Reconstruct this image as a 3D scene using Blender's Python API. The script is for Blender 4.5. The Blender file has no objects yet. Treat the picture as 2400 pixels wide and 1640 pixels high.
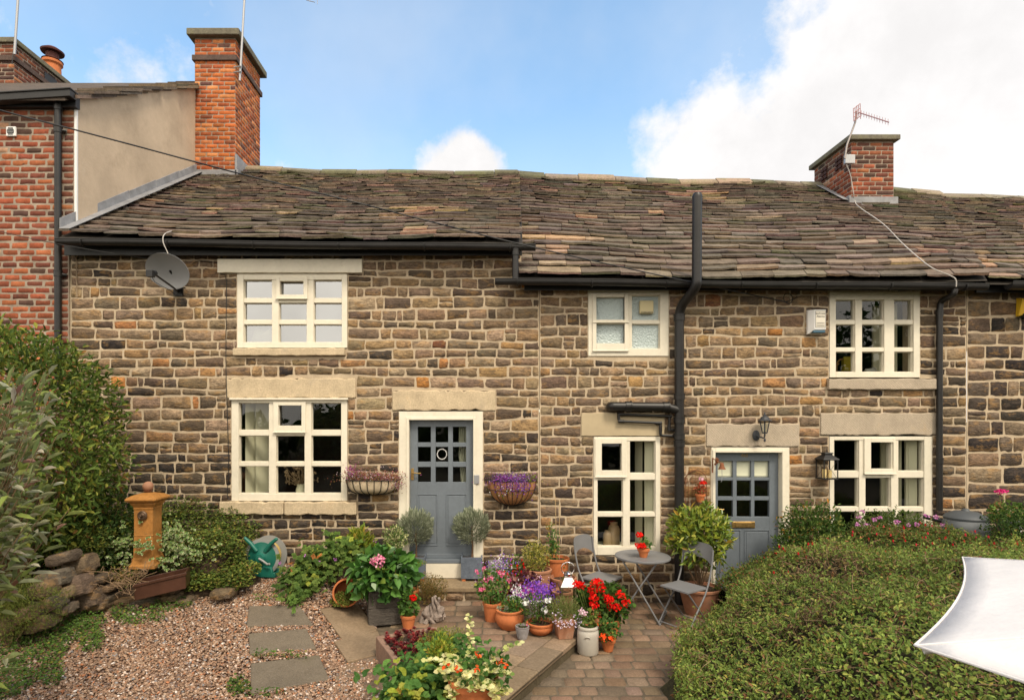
import bpy, math, random
import numpy as np
from mathutils import Vector, Matrix
R = math.radians
F, PX, PY, CZ, D = 1350.0, 1136.0, 981.0, 2.34, 7.4
rnd = random.Random(7)
rng = np.random.default_rng(7)
SC = bpy.context.scene
COL = SC.collection

def at(px, py, y):
    return Vector(((px-PX)*y/F, y, CZ-(py-PY)*y/F))
def fx(px): return (px-PX)*D/F
def fz(py): return CZ-(py-PY)*D/F
def sstep(a, b, x):
    t = min(1.0, max(0.0, (x-a)/(b-a))); return t*t*(3-2*t)
def gz(x, y):
    "height of the gravelled ground, rising gently towards the left wall"
    return .13 + .145*max(0.0, y-4.8)*(1-sstep(-1.9, -1.2, x))
def on(px, py, z=None):
    "point of the ground (or of the level z) seen at a photo position"
    if z is not None:
        y = F*(CZ-z)/(py-PY); return Vector(((px-PX)*y/F, y, z))
    y = 6.0
    for k in range(40):
        x = (px-PX)*y/F
        y = .5*y+.5*F*(CZ-gz(x, y))/(py-PY)
    x = (px-PX)*y/F
    return Vector((x, y, gz(x, y)))

# ------------------------------------------------------------ objects
def link(o, parent=None):
    COL.objects.link(o)
    if parent is not None: o.parent = parent
    return o
def tag(o, label=None, cat=None, group=None, kind=None):
    if label: o['label'] = label
    if cat: o['category'] = cat
    if group: o['group'] = group
    if kind: o['kind'] = kind
    return o
def thing(name, label, cat, loc=(0, 0, 0), rz=0.0, group=None):
    o = bpy.data.objects.new(name, None)
    o.empty_display_size = .1
    o.location = loc; o.rotation_euler = (0, 0, rz)
    link(o)
    return tag(o, label, cat, group)
def origin(o):
    v = Vector((0, 0, 0))
    while o is not None:
        v += o.location; o = o.parent
    return v

class MB:
    def __init__(s): s.v = []; s.f = []; s.c = []; s.n = 0; s.cur = (.16, .145, .11)
    def add(s, vs, fs, col=None):
        s.v.extend([tuple(p) for p in vs]); s.f.extend([tuple(i+s.n for i in f) for f in fs])
        c = col or s.cur
        s.c.extend([c]*len(vs)); s.n += len(vs)
        return s
    def box(s, x0, x1, y0, y1, z0, z1, col=None):
        vs = [(x, y, z) for x in (x0, x1) for y in (y0, y1) for z in (z0, z1)]
        s.add(vs, [(0, 1, 3, 2), (4, 6, 7, 5), (0, 4, 5, 1), (2, 3, 7, 6), (0, 2, 6, 4), (1, 5, 7, 3)], col)
        return s
    def obox(s, c, size, M=None, col=None, taper=1.0):
        c = Vector(c); M = M or Matrix.Identity(3)
        vs = []
        for x in (-.5, .5):
            for y in (-.5, .5):
                for z in (-.5, .5):
                    k = taper if z > 0 else 1.0
                    vs.append(c+M @ Vector((x*size[0]*k, y*size[1]*k, z*size[2])))
        s.add(vs, [(0, 1, 3, 2), (4, 6, 7, 5), (0, 4, 5, 1), (2, 3, 7, 6), (0, 2, 6, 4), (1, 5, 7, 3)], col)
        return s
    def tube(s, pts, r, n=8, col=None, flat=None):
        pts = [Vector(p) for p in pts]
        m = len(pts)
        rr = r if isinstance(r, (list, tuple)) else [r]*m
        vs = []; fs = []
        prev = None
        for i, p in enumerate(pts):
            t = (pts[min(i+1, m-1)]-pts[max(i-1, 0)])
            if t.length < 1e-9: t = Vector((0, 0, 1))
            t.normalize()
            if prev is None:
                a = Vector((0, 0, 1)) if abs(t.z) < .9 else Vector((1, 0, 0))
                u = t.cross(a).normalized()
            else:
                u = (prev-t*prev.dot(t))
                u = u.normalized() if u.length > 1e-6 else t.orthogonal().normalized()
            prev = u
            w = t.cross(u)
            for k in range(n):
                an = 2*math.pi*k/n
                vs.append(p+(u*math.cos(an)+w*math.sin(an))*rr[i])
        for i in range(m-1):
            for k in range(n):
                a = i*n+k; b = i*n+(k+1) % n
                fs.append((a, b, b+n, a+n))
        fs.append(tuple(range(n-1, -1, -1))); fs.append(tuple((m-1)*n+k for k in range(n)))
        s.add(vs, fs, col)
        return s
    def lathe(s, prof, c=(0, 0, 0), n=28, col=None, M=None, sq=(1, 1)):
        c = Vector(c); vs = []; fs = []
        for (r, z) in prof:
            for k in range(n):
                an = 2*math.pi*k/n
                p = Vector((r*math.cos(an)*sq[0], r*math.sin(an)*sq[1], z))
                if M is not None: p = M @ p
                vs.append(c+p)
        m = len(prof)
        for i in range(m-1):
            for k in range(n):
                a = i*n+k; b = i*n+(k+1) % n
                fs.append((a, b, b+n, a+n))
        if prof[0][0] > 1e-4: fs.append(tuple(range(n-1, -1, -1)))
        if prof[-1][0] > 1e-4: fs.append(tuple((m-1)*n+k for k in range(n)))
        s.add(vs, fs, col)
        return s
    def poly(s, pts, thick=None, col=None):
        "flat polygon, optionally extruded by vector thick"
        pts = [Vector(p) for p in pts]; n = len(pts)
        if thick is None:
            s.add(pts, [tuple(range(n))], col)
        else:
            t = Vector(thick)
            s.add(pts+[p+t for p in pts], [tuple(range(n-1, -1, -1)), tuple(range(n, 2*n))] +
                  [(i, (i+1) % n, n+(i+1) % n, n+i) for i in range(n)], col)
        return s
    def blob(s, c, rad, seed=0, amp=.15, nu=14, nv=9, col=None, M=None):
        rr = random.Random(seed); ph = [rr.uniform(0, 6.28) for _ in range(6)]
        vs = []; fs = []
        for j in range(nv+1):
            th = math.pi*j/nv
            for i in range(nu):
                a = 2*math.pi*i/nu
                k = 1+amp*(math.sin(2*a+ph[0]+2*th)+.6*math.sin(3*a+ph[1]-3*th)+.5*math.sin(5*th+ph[2]+a))*.5
                p = Vector((math.sin(th)*math.cos(a)*rad[0]*k, math.sin(th)*math.sin(a)*rad[1]*k, math.cos(th)*rad[2]*k))
                if M is not None: p = M @ p
                vs.append(Vector(c)+p)
        for j in range(nv):
            for i in range(nu):
                a = j*nu+i; b = j*nu+(i+1) % nu
                fs.append((a, a+nu, b+nu, b))
        s.add(vs, fs, col); return s
    def build(s, name, mat, parent=None, w=False, smooth=False, bevel=0.0, seg=2, kind=None):
        me = bpy.data.meshes.new(name)
        off = origin(parent) if (w and parent is not None) else Vector((0, 0, 0))
        vs = np.array(s.v, dtype=np.float64)-np.array(off)
        me.from_pydata([tuple(p) for p in vs], [], s.f)
        ca = me.color_attributes.new('Col', 'FLOAT_COLOR', 'POINT')
        arr = np.ones((s.n, 4), dtype=np.float32); arr[:, :3] = np.array(s.c)
        ca.data.foreach_set('color', arr.ravel())
        me.materials.append(mat)
        if smooth:
            me.polygons.foreach_set('use_smooth', [True]*len(me.polygons))
            try: me.set_sharp_from_angle(angle=R(smooth if smooth is not True else 45))
            except Exception: pass
        me.update()
        o = bpy.data.objects.new(name, me)
        link(o, parent)
        if bevel:
            b = o.modifiers.new('bevel', 'BEVEL'); b.width = bevel; b.segments = seg; b.limit_method = 'ANGLE'; b.angle_limit = R(40)
        if kind: o['kind'] = kind
        return o

def nbuild(name, V, Fq, C, mat, parent=None, off=None, smooth=False, kind=None):
    "numpy mesh: V (n,3), Fq (m,4) quads, C (n,3)"
    V = np.asarray(V, dtype=np.float32).copy(); Fq = np.asarray(Fq, dtype=np.int32)
    if off is not None: V -= np.array(off, dtype=np.float32)
    me = bpy.data.meshes.new(name)
    k = Fq.shape[1]
    me.vertices.add(len(V)); me.vertices.foreach_set('co', V.ravel())
    me.loops.add(Fq.size); me.loops.foreach_set('vertex_index', Fq.ravel())
    me.polygons.add(len(Fq)); me.polygons.foreach_set('loop_start', np.arange(0, Fq.size, k, dtype=np.int32))
    me.polygons.foreach_set('use_smooth', np.full(len(Fq), bool(smooth)))
    me.update(calc_edges=True)
    ca = me.color_attributes.new('Col', 'FLOAT_COLOR', 'POINT')
    arr = np.ones((len(V), 4), dtype=np.float32); arr[:, :3] = C
    ca.data.foreach_set('color', arr.ravel())
    me.materials.append(mat); me.validate()
    o = bpy.data.objects.new(name, me)
    link(o, parent)
    if kind: o['kind'] = kind
    return o

# ------------------------------------------------------------ materials
def mat(name, base=None, rough=.8, metal=0.0, spec=.3, vary=None, blot=None, bump=None, transl=0.0, wave=None, fine=None, stretch=None):
    """base None = vertex colour. vary=(scale, lo, hi) brightness noise; blot=(scale, threshold, width, colour, amount)
    patches of another colour; bump=(scale, strength[, distance]); wave=(scale, strength) tooling; fine = speckle"""
    m = bpy.data.materials.new(name); m.use_nodes = True
    nt = m.node_tree; N = nt.nodes; L = nt.links
    bs = N['Principled BSDF']
    bs.inputs['Roughness'].default_value = rough; bs.inputs['Metallic'].default_value = metal
    bs.inputs['Specular IOR Level'].default_value = spec
    tc = N.new('ShaderNodeTexCoord')
    CO = tc.outputs['Object']
    if stretch:
        mpp = N.new('ShaderNodeMapping'); mpp.inputs['Scale'].default_value = stretch; L.new(CO, mpp.inputs[0]); CO = mpp.outputs[0]
    if base is None:
        a = N.new('ShaderNodeAttribute'); a.attribute_name = 'Col'; cur = a.outputs['Color']
    else:
        a = N.new('ShaderNodeRGB'); a.outputs[0].default_value = (*base, 1); cur = a.outputs[0]
    def noise(sc, det=4, rg=.6):
        n = N.new('ShaderNodeTexNoise'); n.inputs['Scale'].default_value = sc; n.inputs['Detail'].default_value = det
        n.inputs['Roughness'].default_value = rg
        L.new(CO, n.inputs['Vector']); return n.outputs['Fac']
    def rmap(v, a0, a1, b0, b1):
        n = N.new('ShaderNodeMapRange'); L.new(v, n.inputs[0])
        for i, x in enumerate((a0, a1, b0, b1)): n.inputs[i+1].default_value = x
        return n.outputs[0]
    for vv in ([vary] if vary and not isinstance(vary[0], tuple) else (vary or [])):
        f = rmap(noise(vv[0], 5, .65), .3, .7, vv[1], vv[2])
        mx = N.new('ShaderNodeVectorMath'); mx.operation = 'SCALE'
        L.new(cur, mx.inputs[0]); L.new(f, mx.inputs['Scale']); cur = mx.outputs[0]
    for b in ([blot] if blot and not isinstance(blot[0], tuple) else (blot or [])):
        f = rmap(noise(b[0], 6, .7), b[1], b[1]+b[2], 0, b[4])
        mx = N.new('ShaderNodeMix'); mx.data_type = 'RGBA'
        L.new(f, mx.inputs['Factor']); L.new(cur, mx.inputs['A']); mx.inputs['B'].default_value = (*b[3], 1)
        cur = mx.outputs['Result']
    L.new(cur, bs.inputs['Base Color'])
    h = None
    if bump:
        h = noise(bump[0], 6, .65)
        bn = N.new('ShaderNodeBump'); bn.inputs['Strength'].default_value = bump[1]
        bn.inputs['Distance'].default_value = bump[2] if len(bump) > 2 else .01
        L.new(h, bn.inputs['Height']); last = bn.outputs[0]
        if wave:
            w = N.new('ShaderNodeTexWave'); w.inputs['Scale'].default_value = wave[0]; w.wave_type = 'BANDS'; w.bands_direction = 'DIAGONAL'
            w.inputs['Distortion'].default_value = 1.5
            mp = N.new('ShaderNodeMapping'); mp.inputs['Rotation'].default_value = (0, R(wave[2]), 0)
            L.new(tc.outputs['Object'], mp.inputs[0]); L.new(mp.outputs[0], w.inputs[0])
            b2 = N.new('ShaderNodeBump'); b2.inputs['Strength'].default_value = wave[1]; b2.inputs['Distance'].default_value = .012
            L.new(w.outputs['Fac'], b2.inputs['Height']); L.new(last, b2.inputs['Normal']); last = b2.outputs[0]
        L.new(last, bs.inputs['Normal'])
    if transl:
        out = N['Material Output']
        tr = N.new('ShaderNodeBsdfTranslucent'); L.new(cur, tr.inputs['Color'])
        ms = N.new('ShaderNodeMixShader'); ms.inputs[0].default_value = transl
        L.new(bs.outputs[0], ms.inputs[1]); L.new(tr.outputs[0], ms.inputs[2]); L.new(ms.outputs[0], out.inputs[0])
    return m

def glass_mat(name, refl, tint=(.9, .95, .93), rough=.0, bumps=.0, base=None, bsc=6.0):
    m = bpy.data.materials.new(name); m.use_nodes = True
    nt = m.node_tree; N = nt.nodes; L = nt.links
    N.remove(N['Principled BSDF'])
    gl = N.new('ShaderNodeBsdfGlossy'); gl.inputs['Roughness'].default_value = rough; gl.inputs['Color'].default_value = (.95, .97, 1, 1)
    if base is None:
        tr = N.new('ShaderNodeBsdfTransparent'); tr.inputs['Color'].default_value = (*tint, 1)
    else:
        tr = N.new('ShaderNodeBsdfDiffuse'); tr.inputs['Color'].default_value = (*base, 1)
    lw = N.new('ShaderNodeLayerWeight'); lw.inputs['Blend'].default_value = .5      # Schlick reflectance, the same from both sides of the pane
    ly = N.new('ShaderNodeMath'); ly.operation = 'POWER'; ly.inputs[1].default_value = 5.0; L.new(lw.outputs['Facing'], ly.inputs[0])
    ad = N.new('ShaderNodeMath'); ad.operation = 'ADD'; ad.use_clamp = True; ad.inputs[1].default_value = refl
    L.new(ly.outputs[0], ad.inputs[0])
    ms = N.new('ShaderNodeMixShader'); L.new(ad.outputs[0], ms.inputs[0]); L.new(tr.outputs[0], ms.inputs[1]); L.new(gl.outputs[0], ms.inputs[2])
    L.new(ms.outputs[0], N['Material Output'].inputs[0])
    if bumps:
        tc = N.new('ShaderNodeTexCoord'); n = N.new('ShaderNodeTexNoise'); n.inputs['Scale'].default_value = bsc; n.inputs['Detail'].default_value = 1
        L.new(tc.outputs['Object'], n.inputs['Vector'])
        b = N.new('ShaderNodeBump'); b.inputs['Strength'].default_value = bumps; b.inputs['Distance'].default_value = .02
        L.new(n.outputs['Fac'], b.inputs['Height']); L.new(b.outputs[0], gl.inputs['Normal'])
        if base is not None: L.new(b.outputs[0], tr.inputs['Normal'])
    return m

M = {}
M['stone'] = mat('sandstone', rough=.92, spec=.12, vary=((7, .7, 1.3), (34, .7, 1.3)), blot=((8, .49, .12, (.085, .062, .048), .62), (5, .52, .1, (.38, .22, .085), .45), (22, .60, .06, (.035, .028, .022), .7), (1.4, .52, .14, (.065, .052, .042), .42)), bump=(20, 1.0, .022), stretch=(1, 1, 2.1))
M['mortar'] = mat('lime_mortar', (.47, .375, .265), rough=.95, spec=.1, vary=((5, .8, 1.12), (60, .85, 1.1)), blot=(2.2, .58, .15, (.17, .13, .10), .4), bump=(50, .5, .006))
M['brick'] = mat('brick', rough=.9, spec=.15, vary=((14, .75, 1.2), (70, .8, 1.15)), blot=(12, .58, .1, (.05, .03, .025), .6), bump=(60, .5, .005))
M['sootmortar'] = mat('brick_mortar', (.32, .26, .205), rough=.95, spec=.1, vary=((7, .6, 1.15),), bump=(60, .5, .004))
M['render'] = mat('cement_render', (.50, .395, .29), rough=.95, spec=.1, vary=((1.1, .84, 1.1), (7, .94, 1.05)), blot=((1.7, .56, .2, (.30, .23, .16), .6), (5, .62, .1, (.55, .46, .36), .5)), bump=(35, .5, .006))
M['slate'] = mat('stone_slate', rough=.85, spec=.2, vary=((6, .7, 1.3), (38, .7, 1.25)), blot=((7, .6, .1, (.32, .24, .17), .28), (3, .62, .1, (.085, .08, .045), .35)), bump=(25, .7, .012))
M['ridge'] = mat('ridge_stone', rough=.9, spec=.15, vary=((5, .7, 1.3), (30, .75, 1.2)), blot=((5, .5, .12, (.13, .13, .06), .6),), bump=(25, .7, .01))
M['underlay'] = mat('roof_underlay', (.03, .025, .02))
M['lead'] = mat('lead', (.23, .23, .24), rough=.6, spec=.4, vary=((6, .7, 1.25),), bump=(12, .3, .01))
M['gutter'] = mat('black_plastic', (.012, .011, .011), rough=.42, spec=.4, vary=((5, .7, 1.5),), bump=(30, .1, .003))
M['cream'] = mat('cream_paint', (.69, .635, .52), rough=.5, spec=.35, vary=((3, .92, 1.04), (30, .95, 1.03)), blot=((5, .60, .14, (.42, .36, .26), .35),), bump=(20, .2, .004))
M['dresstone'] = mat('dressed_stone', (.50, .40, .27), rough=.9, spec=.15, vary=((4, .8, 1.15), (50, .8, 1.15)), blot=((3, .56, .15, (.30, .26, .21), .5), (2, .6, .1, (.44, .28, .13), .5)), bump=(40, .6, .008))
M['tooled'] = mat('tooled_stone', (.47, .39, .30), rough=.9, spec=.15, vary=((5, .85, 1.12), (50, .85, 1.12)), blot=((2.5, .6, .15, (.45, .30, .14), .5),), bump=(40, .5, .006), wave=(30, .6, 0))
M['smoothstone'] = mat('smooth_lintel_render', (.43, .35, .23), rough=.9, spec=.15, vary=((3, .9, 1.08),), bump=(40, .2, .004))
M['bluepaint'] = mat('slate_blue_paint', (.140, .162, .188), rough=.42, spec=.4, vary=((3, .90, 1.08), (25, .93, 1.06)), blot=((4, .60, .14, (.20, .21, .21), .4),), bump=(15, .15, .004))
M['brass'] = mat('brass', (.42, .27, .10), rough=.38, metal=.8, vary=((20, .7, 1.2),))
M['steel'] = mat('polished_steel', (.75, .73, .72), rough=.14, metal=1.0)
M['greymetal'] = mat('grey_metal', (.36, .36, .37), rough=.45, metal=.6)
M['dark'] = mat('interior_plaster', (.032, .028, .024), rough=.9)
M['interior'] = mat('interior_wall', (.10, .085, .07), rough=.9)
M['shutter'] = mat('shutter_paint', (.66, .63, .48), rough=.6)
M['glass'] = glass_mat('window_glass', .055, (.88, .90, .87), bumps=.06)
M['skyglass'] = glass_mat('bright_window_glass', .33, (.55, .58, .55), bumps=.05, bsc=3)
M['frosted'] = glass_mat('frosted_glass', .06, rough=.25, bumps=.8, base=(.40, .47, .47), bsc=45)
M['black'] = mat('black_iron', (.012, .012, .013), rough=.5, spec=.4)
M['white'] = mat('white_plastic', (.72, .71, .70), rough=.45)
M['terracotta'] = mat('terracotta', (.47, .15, .055), rough=.75, spec=.2, vary=((6, .82, 1.15), (40, .9, 1.08)), blot=((4, .6, .15, (.50, .30, .19), .45),), bump=(40, .2, .003))
M['paleterra'] = mat('weathered_terracotta', (.36, .17, .10), rough=.85, spec=.15, vary=((6, .75, 1.15),), blot=((4, .52, .15, (.36, .27, .2), .5), (9, .6, .1, (.12, .09, .05), .5)), bump=(40, .3, .004))
M['soil'] = mat('soil', (.05, .032, .02), rough=1, vary=((40, .5, 1.6),), bump=(60, 1, .02))
M['leaf'] = mat('leaf', rough=.6, spec=.2, vary=((30, .85, 1.15),), transl=.38)
M['gloss'] = mat('glossy_leaf', rough=.36, spec=.4, vary=((30, .85, 1.15),), transl=.2)
M['petal'] = mat('petal', rough=.7, spec=.1, transl=.35)
M['twig'] = mat('twig', (.16, .095, .055), rough=.85, vary=((20, .7, 1.3),))
M['bark'] = mat('driftwood', (.25, .20, .17), rough=.9, vary=((12, .6, 1.4),), bump=(30, .8, .02))

# ------------------------------------------------------------ masonry
class Masonry:
    def __init__(s): s.V = []; s.F = []; s.C = []; s.n = 0
    def stone(s, O, U, W, N, u0, u1, b0, b1, t0, t1, h, col, nx=7, nz=5, rag=.004, rnd_k=.18, rough=.003):
        """a stone whose bottom edge runs b0..b1 and top edge t0..t1 over u0..u1"""
        sx = np.linspace(-1, 1, nx)[None, :].repeat(nz, 0); tz = np.linspace(-1, 1, nz)[:, None].repeat(nx, 1)
        # crowd vertices to the edges for a crisp arris
        sx = np.sign(sx)*(1-(1-np.abs(sx))**2.3); tz = np.sign(tz)*(1-(1-np.abs(tz))**2.3)
        asp = max(.3, (u1-u0)/max(.01, (t0-b0)))
        kx = rnd_k/asp; kz = rnd_k
        X = sx*(1-kx*np.abs(tz)**5); Z = tz*(1-kz*np.abs(sx)**(3+2*asp))
        edge = np.maximum(np.abs(sx), np.abs(tz))
        X = X*.5+.5; Z = Z*.5+.5
        u = u0+(u1-u0)*X
        bot = b0+(b1-b0)*X; top = t0+(t1-t0)*X
        v = bot+(top-bot)*Z
        u = u+rng.normal(0, rag, u.shape); v = v+rng.normal(0, rag, v.shape)
        dep = h*np.sqrt(np.clip(1-edge**12, 0, 1))+rng.normal(0, rough, u.shape)
        # sloping / split face
        dep += (sx*rng.normal(0, .3)+tz*rng.normal(0, .3))*h*.6*(1-edge**6)
        u = u+0.0; v = v+(1-np.abs(tz))*0
        dep = np.where(edge > .97, -.006, dep)
        P = (np.array(O)[None, :]+u.ravel()[:, None]*np.array(U)[None, :]+v.ravel()[:, None]*np.array(W)[None, :]+dep.ravel()[:, None]*np.array(N)[None, :])
        idx = np.arange(nx*nz).reshape(nz, nx)
        f = np.stack([idx[:-1, :-1].ravel(), idx[:-1, 1:].ravel(), idx[1:, 1:].ravel(), idx[1:, :-1].ravel()], 1)
        s.V.append(P); s.F.append(f+s.n); s.C.append(np.repeat(np.array([col]), nx*nz, 0)); s.n += nx*nz
    def build(s, name, m, parent, w=True, smooth=True, kind=None):
        return nbuild(name, np.concatenate(s.V), np.concatenate(s.F), np.concatenate(s.C), m, parent, origin(parent) if (w and parent) else None, smooth, kind=kind)

def wave1(ph, u, a=.012):
    return a*math.sin(u*1.7+ph*1.3)+a*.6*math.sin(u*4.3+ph*2.9)+a*.35*math.sin(u*9.1+ph*5.1)

def courses(ms, O, U, W, N, u0, u1, v0, v1, opens, rowh, wid, gap, h, colf, wob=.012, inside=None, rag=.004, bond=None, rk=.18, rough=.003, nx=7, nz=5):
    v = v0; row = 0
    lines = [v0]
    while v < v1:
        v += rnd.uniform(*rowh); lines.append(v)
    lines[-1] = v1
    if len(lines) > 2 and lines[-1]-lines[-2] < rowh[0]*.6: lines.pop(-2)
    for r in range(len(lines)-1):
        a, b = lines[r], lines[r+1]
        brk = set([u0, u1])
        for (x0, x1, z0, z1) in opens:
            if z0 < b and z1 > a: brk.add(min(max(x0, u0), u1)); brk.add(min(max(x1, u0), u1))
        brk = sorted(brk)
        for i in range(len(brk)-1):
            s0, s1 = brk[i], brk[i+1]
            if s1-s0 < .03: continue
            mid = (s0+s1)/2; segs = [(a, b)]
            for (x0, x1, z0, z1) in opens:
                if x0 < mid < x1:
                    ns = []
                    for (p, q) in segs:
                        if z1 <= p or z0 >= q: ns.append((p, q)); continue
                        if z0 > p: ns.append((p, z0))
                        if z1 < q: ns.append((z1, q))
                    segs = ns
            for (p, q) in segs:
                if q-p < .035: continue
                u = s0
                if bond: u = s0-(bond*(row % 2))
                while u < s1-.02:
                    wd = rnd.uniform(*wid) if not (bond is None and rnd.random() < .14) else rnd.uniform(wid[0]*.45, wid[0])
                    e = u+wd
                    if s1-e < wid[0]*.45: e = s1
                    e = min(e, s1)
                    uu = max(u, s0)
                    if e-uu > .03:
                        wv = lambda k, x: wave1(k, x, wob)
                        lo = (wv(r, uu), wv(r, e)) if p == a else (0, 0)
                        hi = (wv(r+1, uu), wv(r+1, e)) if q == b else (0, 0)
                        if r == 0: lo = (0, 0)
                        if r+1 == len(lines)-1: hi = (0, 0)
                        g = gap*.5*rnd.uniform(.7, 1.5); g2 = gap*.5*rnd.uniform(.7, 1.5)
                        cu, cv = (uu+e)/2, (p+q)/2
                        if inside is None or inside(cu, cv):
                            sl = rnd.gauss(0, wob*.25)
                            if bond is None and rnd.random() < .10 and q-p > .13 and e-uu < .32:   # split into two thin stones
                                mv = p+(q-p)*rnd.uniform(.42, .6)
                                ms.stone(O, U, W, N, uu+g, e-g, p+lo[0]+g2, p+lo[1]+g2, mv-g*.5, mv+sl*.3-g*.5, h, colf(cu, cv), nx, nz, rag, rk, rough)
                                ms.stone(O, U, W, N, uu+g, e-g, mv+g*.6, mv+sl*.3+g*.6, q+hi[0]-g2, q+hi[1]-g2, h, colf(cu, cv), nx, nz, rag, rk, rough)
                            else:
                                ms.stone(O, U, W, N, uu+g, e-g, p+lo[0]+g2+max(0, sl), p+lo[1]+g2, q+hi[0]-g2, q+hi[1]-g2-max(0, -sl), h, colf(cu, cv), nx, nz, rag, rk, rough)
                    u = e
        row += 1

def plate(mb, O, U, W, u0, u1, v0, v1, opens, N=None, rev=.0):
    us = sorted(set([u0, u1]+[min(max(o[k], u0), u1) for o in opens for k in (0, 1)]))
    vs = sorted(set([v0, v1]+[min(max(o[k], v0), v1) for o in opens for k in (2, 3)]))
    O, U, W = Vector(O), Vector(U), Vector(W)
    for i in range(len(us)-1):
        for j in range(len(vs)-1):
            cu, cv = (us[i]+us[i+1])/2, (vs[j]+vs[j+1])/2
            if any(o[0] < cu < o[1] and o[2] < cv < o[3] for o in opens): continue
            q = [O+U*us[i]+W*vs[j], O+U*us[i+1]+W*vs[j], O+U*us[i+1]+W*vs[j+1], O+U*us[i]+W*vs[j+1]]
            mb.add(q, [(0, 1, 2, 3)])
    if N is not None and rev:
        N = Vector(N)
        for (a, b, c, d) in opens:
            if d > v1: continue
            q = [O+U*a+W*c, O+U*b+W*c, O+U*b+W*d, O+U*a+W*d]
            p = [x-N*rev for x in q]
            mb.add(q+p, [(i, (i+1) % 4, 4+(i+1) % 4, 4+i) for i in range(4)])
# ============================================================ COTTAGES
U3, W3, N3 = (1, 0, 0), (0, 0, 1), (0, -1, 0)
def pick(pal):
    s = sum(p[0] for p in pal); r = rnd.uniform(0, s)
    for p in pal:
        r -= p[0]
        if r <= 0: break
    k = rnd.uniform(.82, 1.2)
    return tuple(min(.9, c*k*rnd.uniform(.95, 1.05)) for c in p[1])
WARM = [(4, (.255, .175, .105)), (3.5, (.215, .153, .098)), (1.6, (.29, .19, .105)), (.7, (.36, .205, .09)), (.22, (.40, .18, .055)), (2.2, (.18, .128, .088)), (.08, (.20, .08, .045)), (1.4, (.30, .22, .145))]
SOOT_DARK = [(4, (.090, .066, .048)), (3, (.12, .086, .060)), (2, (.17, .115, .072)), (.5, (.28, .17, .08)), (1.3, (.052, .041, .034))]
BLACK = [(3, (.040, .033, .030)), (2, (.028, .024, .023)), (2, (.06, .048, .04))]
GREYB = [(4, (.188, .138, .096)), (3, (.145, .108, .079)), (2, (.225, .162, .108)), (1, (.11, .082, .062)), (.15, (.33, .15, .06)), (.8, (.29, .21, .135))]
def stonecol(x, z):  # share of dark stones: sooty low down, higher again in the top courses
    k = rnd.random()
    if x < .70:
        dark_share = sstep(2.7, 1.5, z)*.92*(1-.35*sstep(-1.6, -.6, x)) + sstep(4.25, 4.5, z)*.5 + .10 + .18*sstep(-2.5, -5, x)
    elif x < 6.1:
        dark_share = sstep(1.6, .6, z)*.6 + .08 + sstep(3.9, 4.1, z)*.6
        if x > 5.6: dark_share += .35
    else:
        dark_share = .45 + .25*sstep(2.8, 1.2, z)
    if k < dark_share: return pick(SOOT_DARK if rnd.random() > (.5 if (z < 1.9 and x < -1.2) or x > 5.9 else .12) else BLACK)
    if k < dark_share+(.25 if x < 6.1 else .5): return pick(GREYB)
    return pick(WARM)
BRK = [(5, (.27, .078, .040)), (3, (.21, .062, .036)), (1.6, (.35, .11, .05)), (1.2, (.15, .05, .034)), (.6, (.08, .045, .035)), (.3, (.36, .2, .13))]
BRD = [(3, (.17, .062, .04)), (4, (.11, .052, .038)), (2, (.25, .085, .045)), (2, (.07, .042, .034)), (.5, (.33, .13, .06))]
BRO = [(5, (.42, .118, .036)), (3, (.34, .092, .036)), (1.5, (.54, .20, .075)), (1, (.22, .07, .035)), (.5, (.13, .06, .05))]

# ---- openings (photo pixels): x0, x1, y0(top), y1(bottom)
def rc(x0, x1, y0, y1): return (fx(x0), fx(x1), fz(y1), fz(y0))
O_left = [rc(556, 814.6, 641.5, 817), rc(513, 850, 609, 641.5), rc(549, 810, 817, 835),
          rc(543, 814.6, 933, 1173.5), rc(531, 834, 887, 933), rc(519, 837.5, 1173.5, 1204),
          rc(935.5, 1131.7, 963, 1420), rc(920, 1161, 916, 963), (.47, .71, 4.1, 4.8)]
O_mid = [rc(1378, 1567, 672, 835), rc(1390.6, 1547, 1022, 1301), rc(1362, 1556, 968, 1022),
         rc(1666.5, 1849, 1047, 1425), rc(1655, 1872, 993, 1047), rc(1943, 2155, 684, 887), rc(1937, 2189, 887, 913),
         rc(1943, 2184, 1020, 1276), rc(1922, 2194, 968, 1020)]
cot = {}
def wall_part(parent, name, x0, x1, z0, z1, opens, rowh, wid, colf, gap=.012, label=None):
    mb = MB(); plate(mb, (0, D, 0), U3, W3, x0-(.3 if x0 < -5 else 0), x1, z0, z1, opens, N3, .30)
    o = mb.build('wall', M['mortar'], parent, w=True)
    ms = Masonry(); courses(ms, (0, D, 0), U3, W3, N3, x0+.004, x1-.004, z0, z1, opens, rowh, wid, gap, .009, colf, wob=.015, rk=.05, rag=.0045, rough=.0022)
    ms.build('stonework', M['stone'], o)
    return o
cA = thing('stone_cottage', 'sandstone cottage with the tall orange chimney, satellite dish and left blue-grey door', 'cottage', (-2.3, D, 0), group='terraced stone cottages')
cB = thing('stone_cottage', 'middle sandstone cottage with the lower eaves, black soil pipe and brass letter plate door', 'cottage', (3.4, D, 0), group='terraced stone cottages')
cC = thing('stone_cottage', 'dark stone cottage at the right edge beyond the thin black downpipe', 'cottage', (8.0, D, 0), group='terraced stone cottages')
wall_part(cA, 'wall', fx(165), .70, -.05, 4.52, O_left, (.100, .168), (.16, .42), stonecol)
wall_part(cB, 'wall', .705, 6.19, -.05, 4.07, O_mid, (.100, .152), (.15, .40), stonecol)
wall_part(cC, 'wall', 6.195, 9.6, -.05, 4.05, [], (.12, .23), (.16, .48), stonecol)

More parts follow.
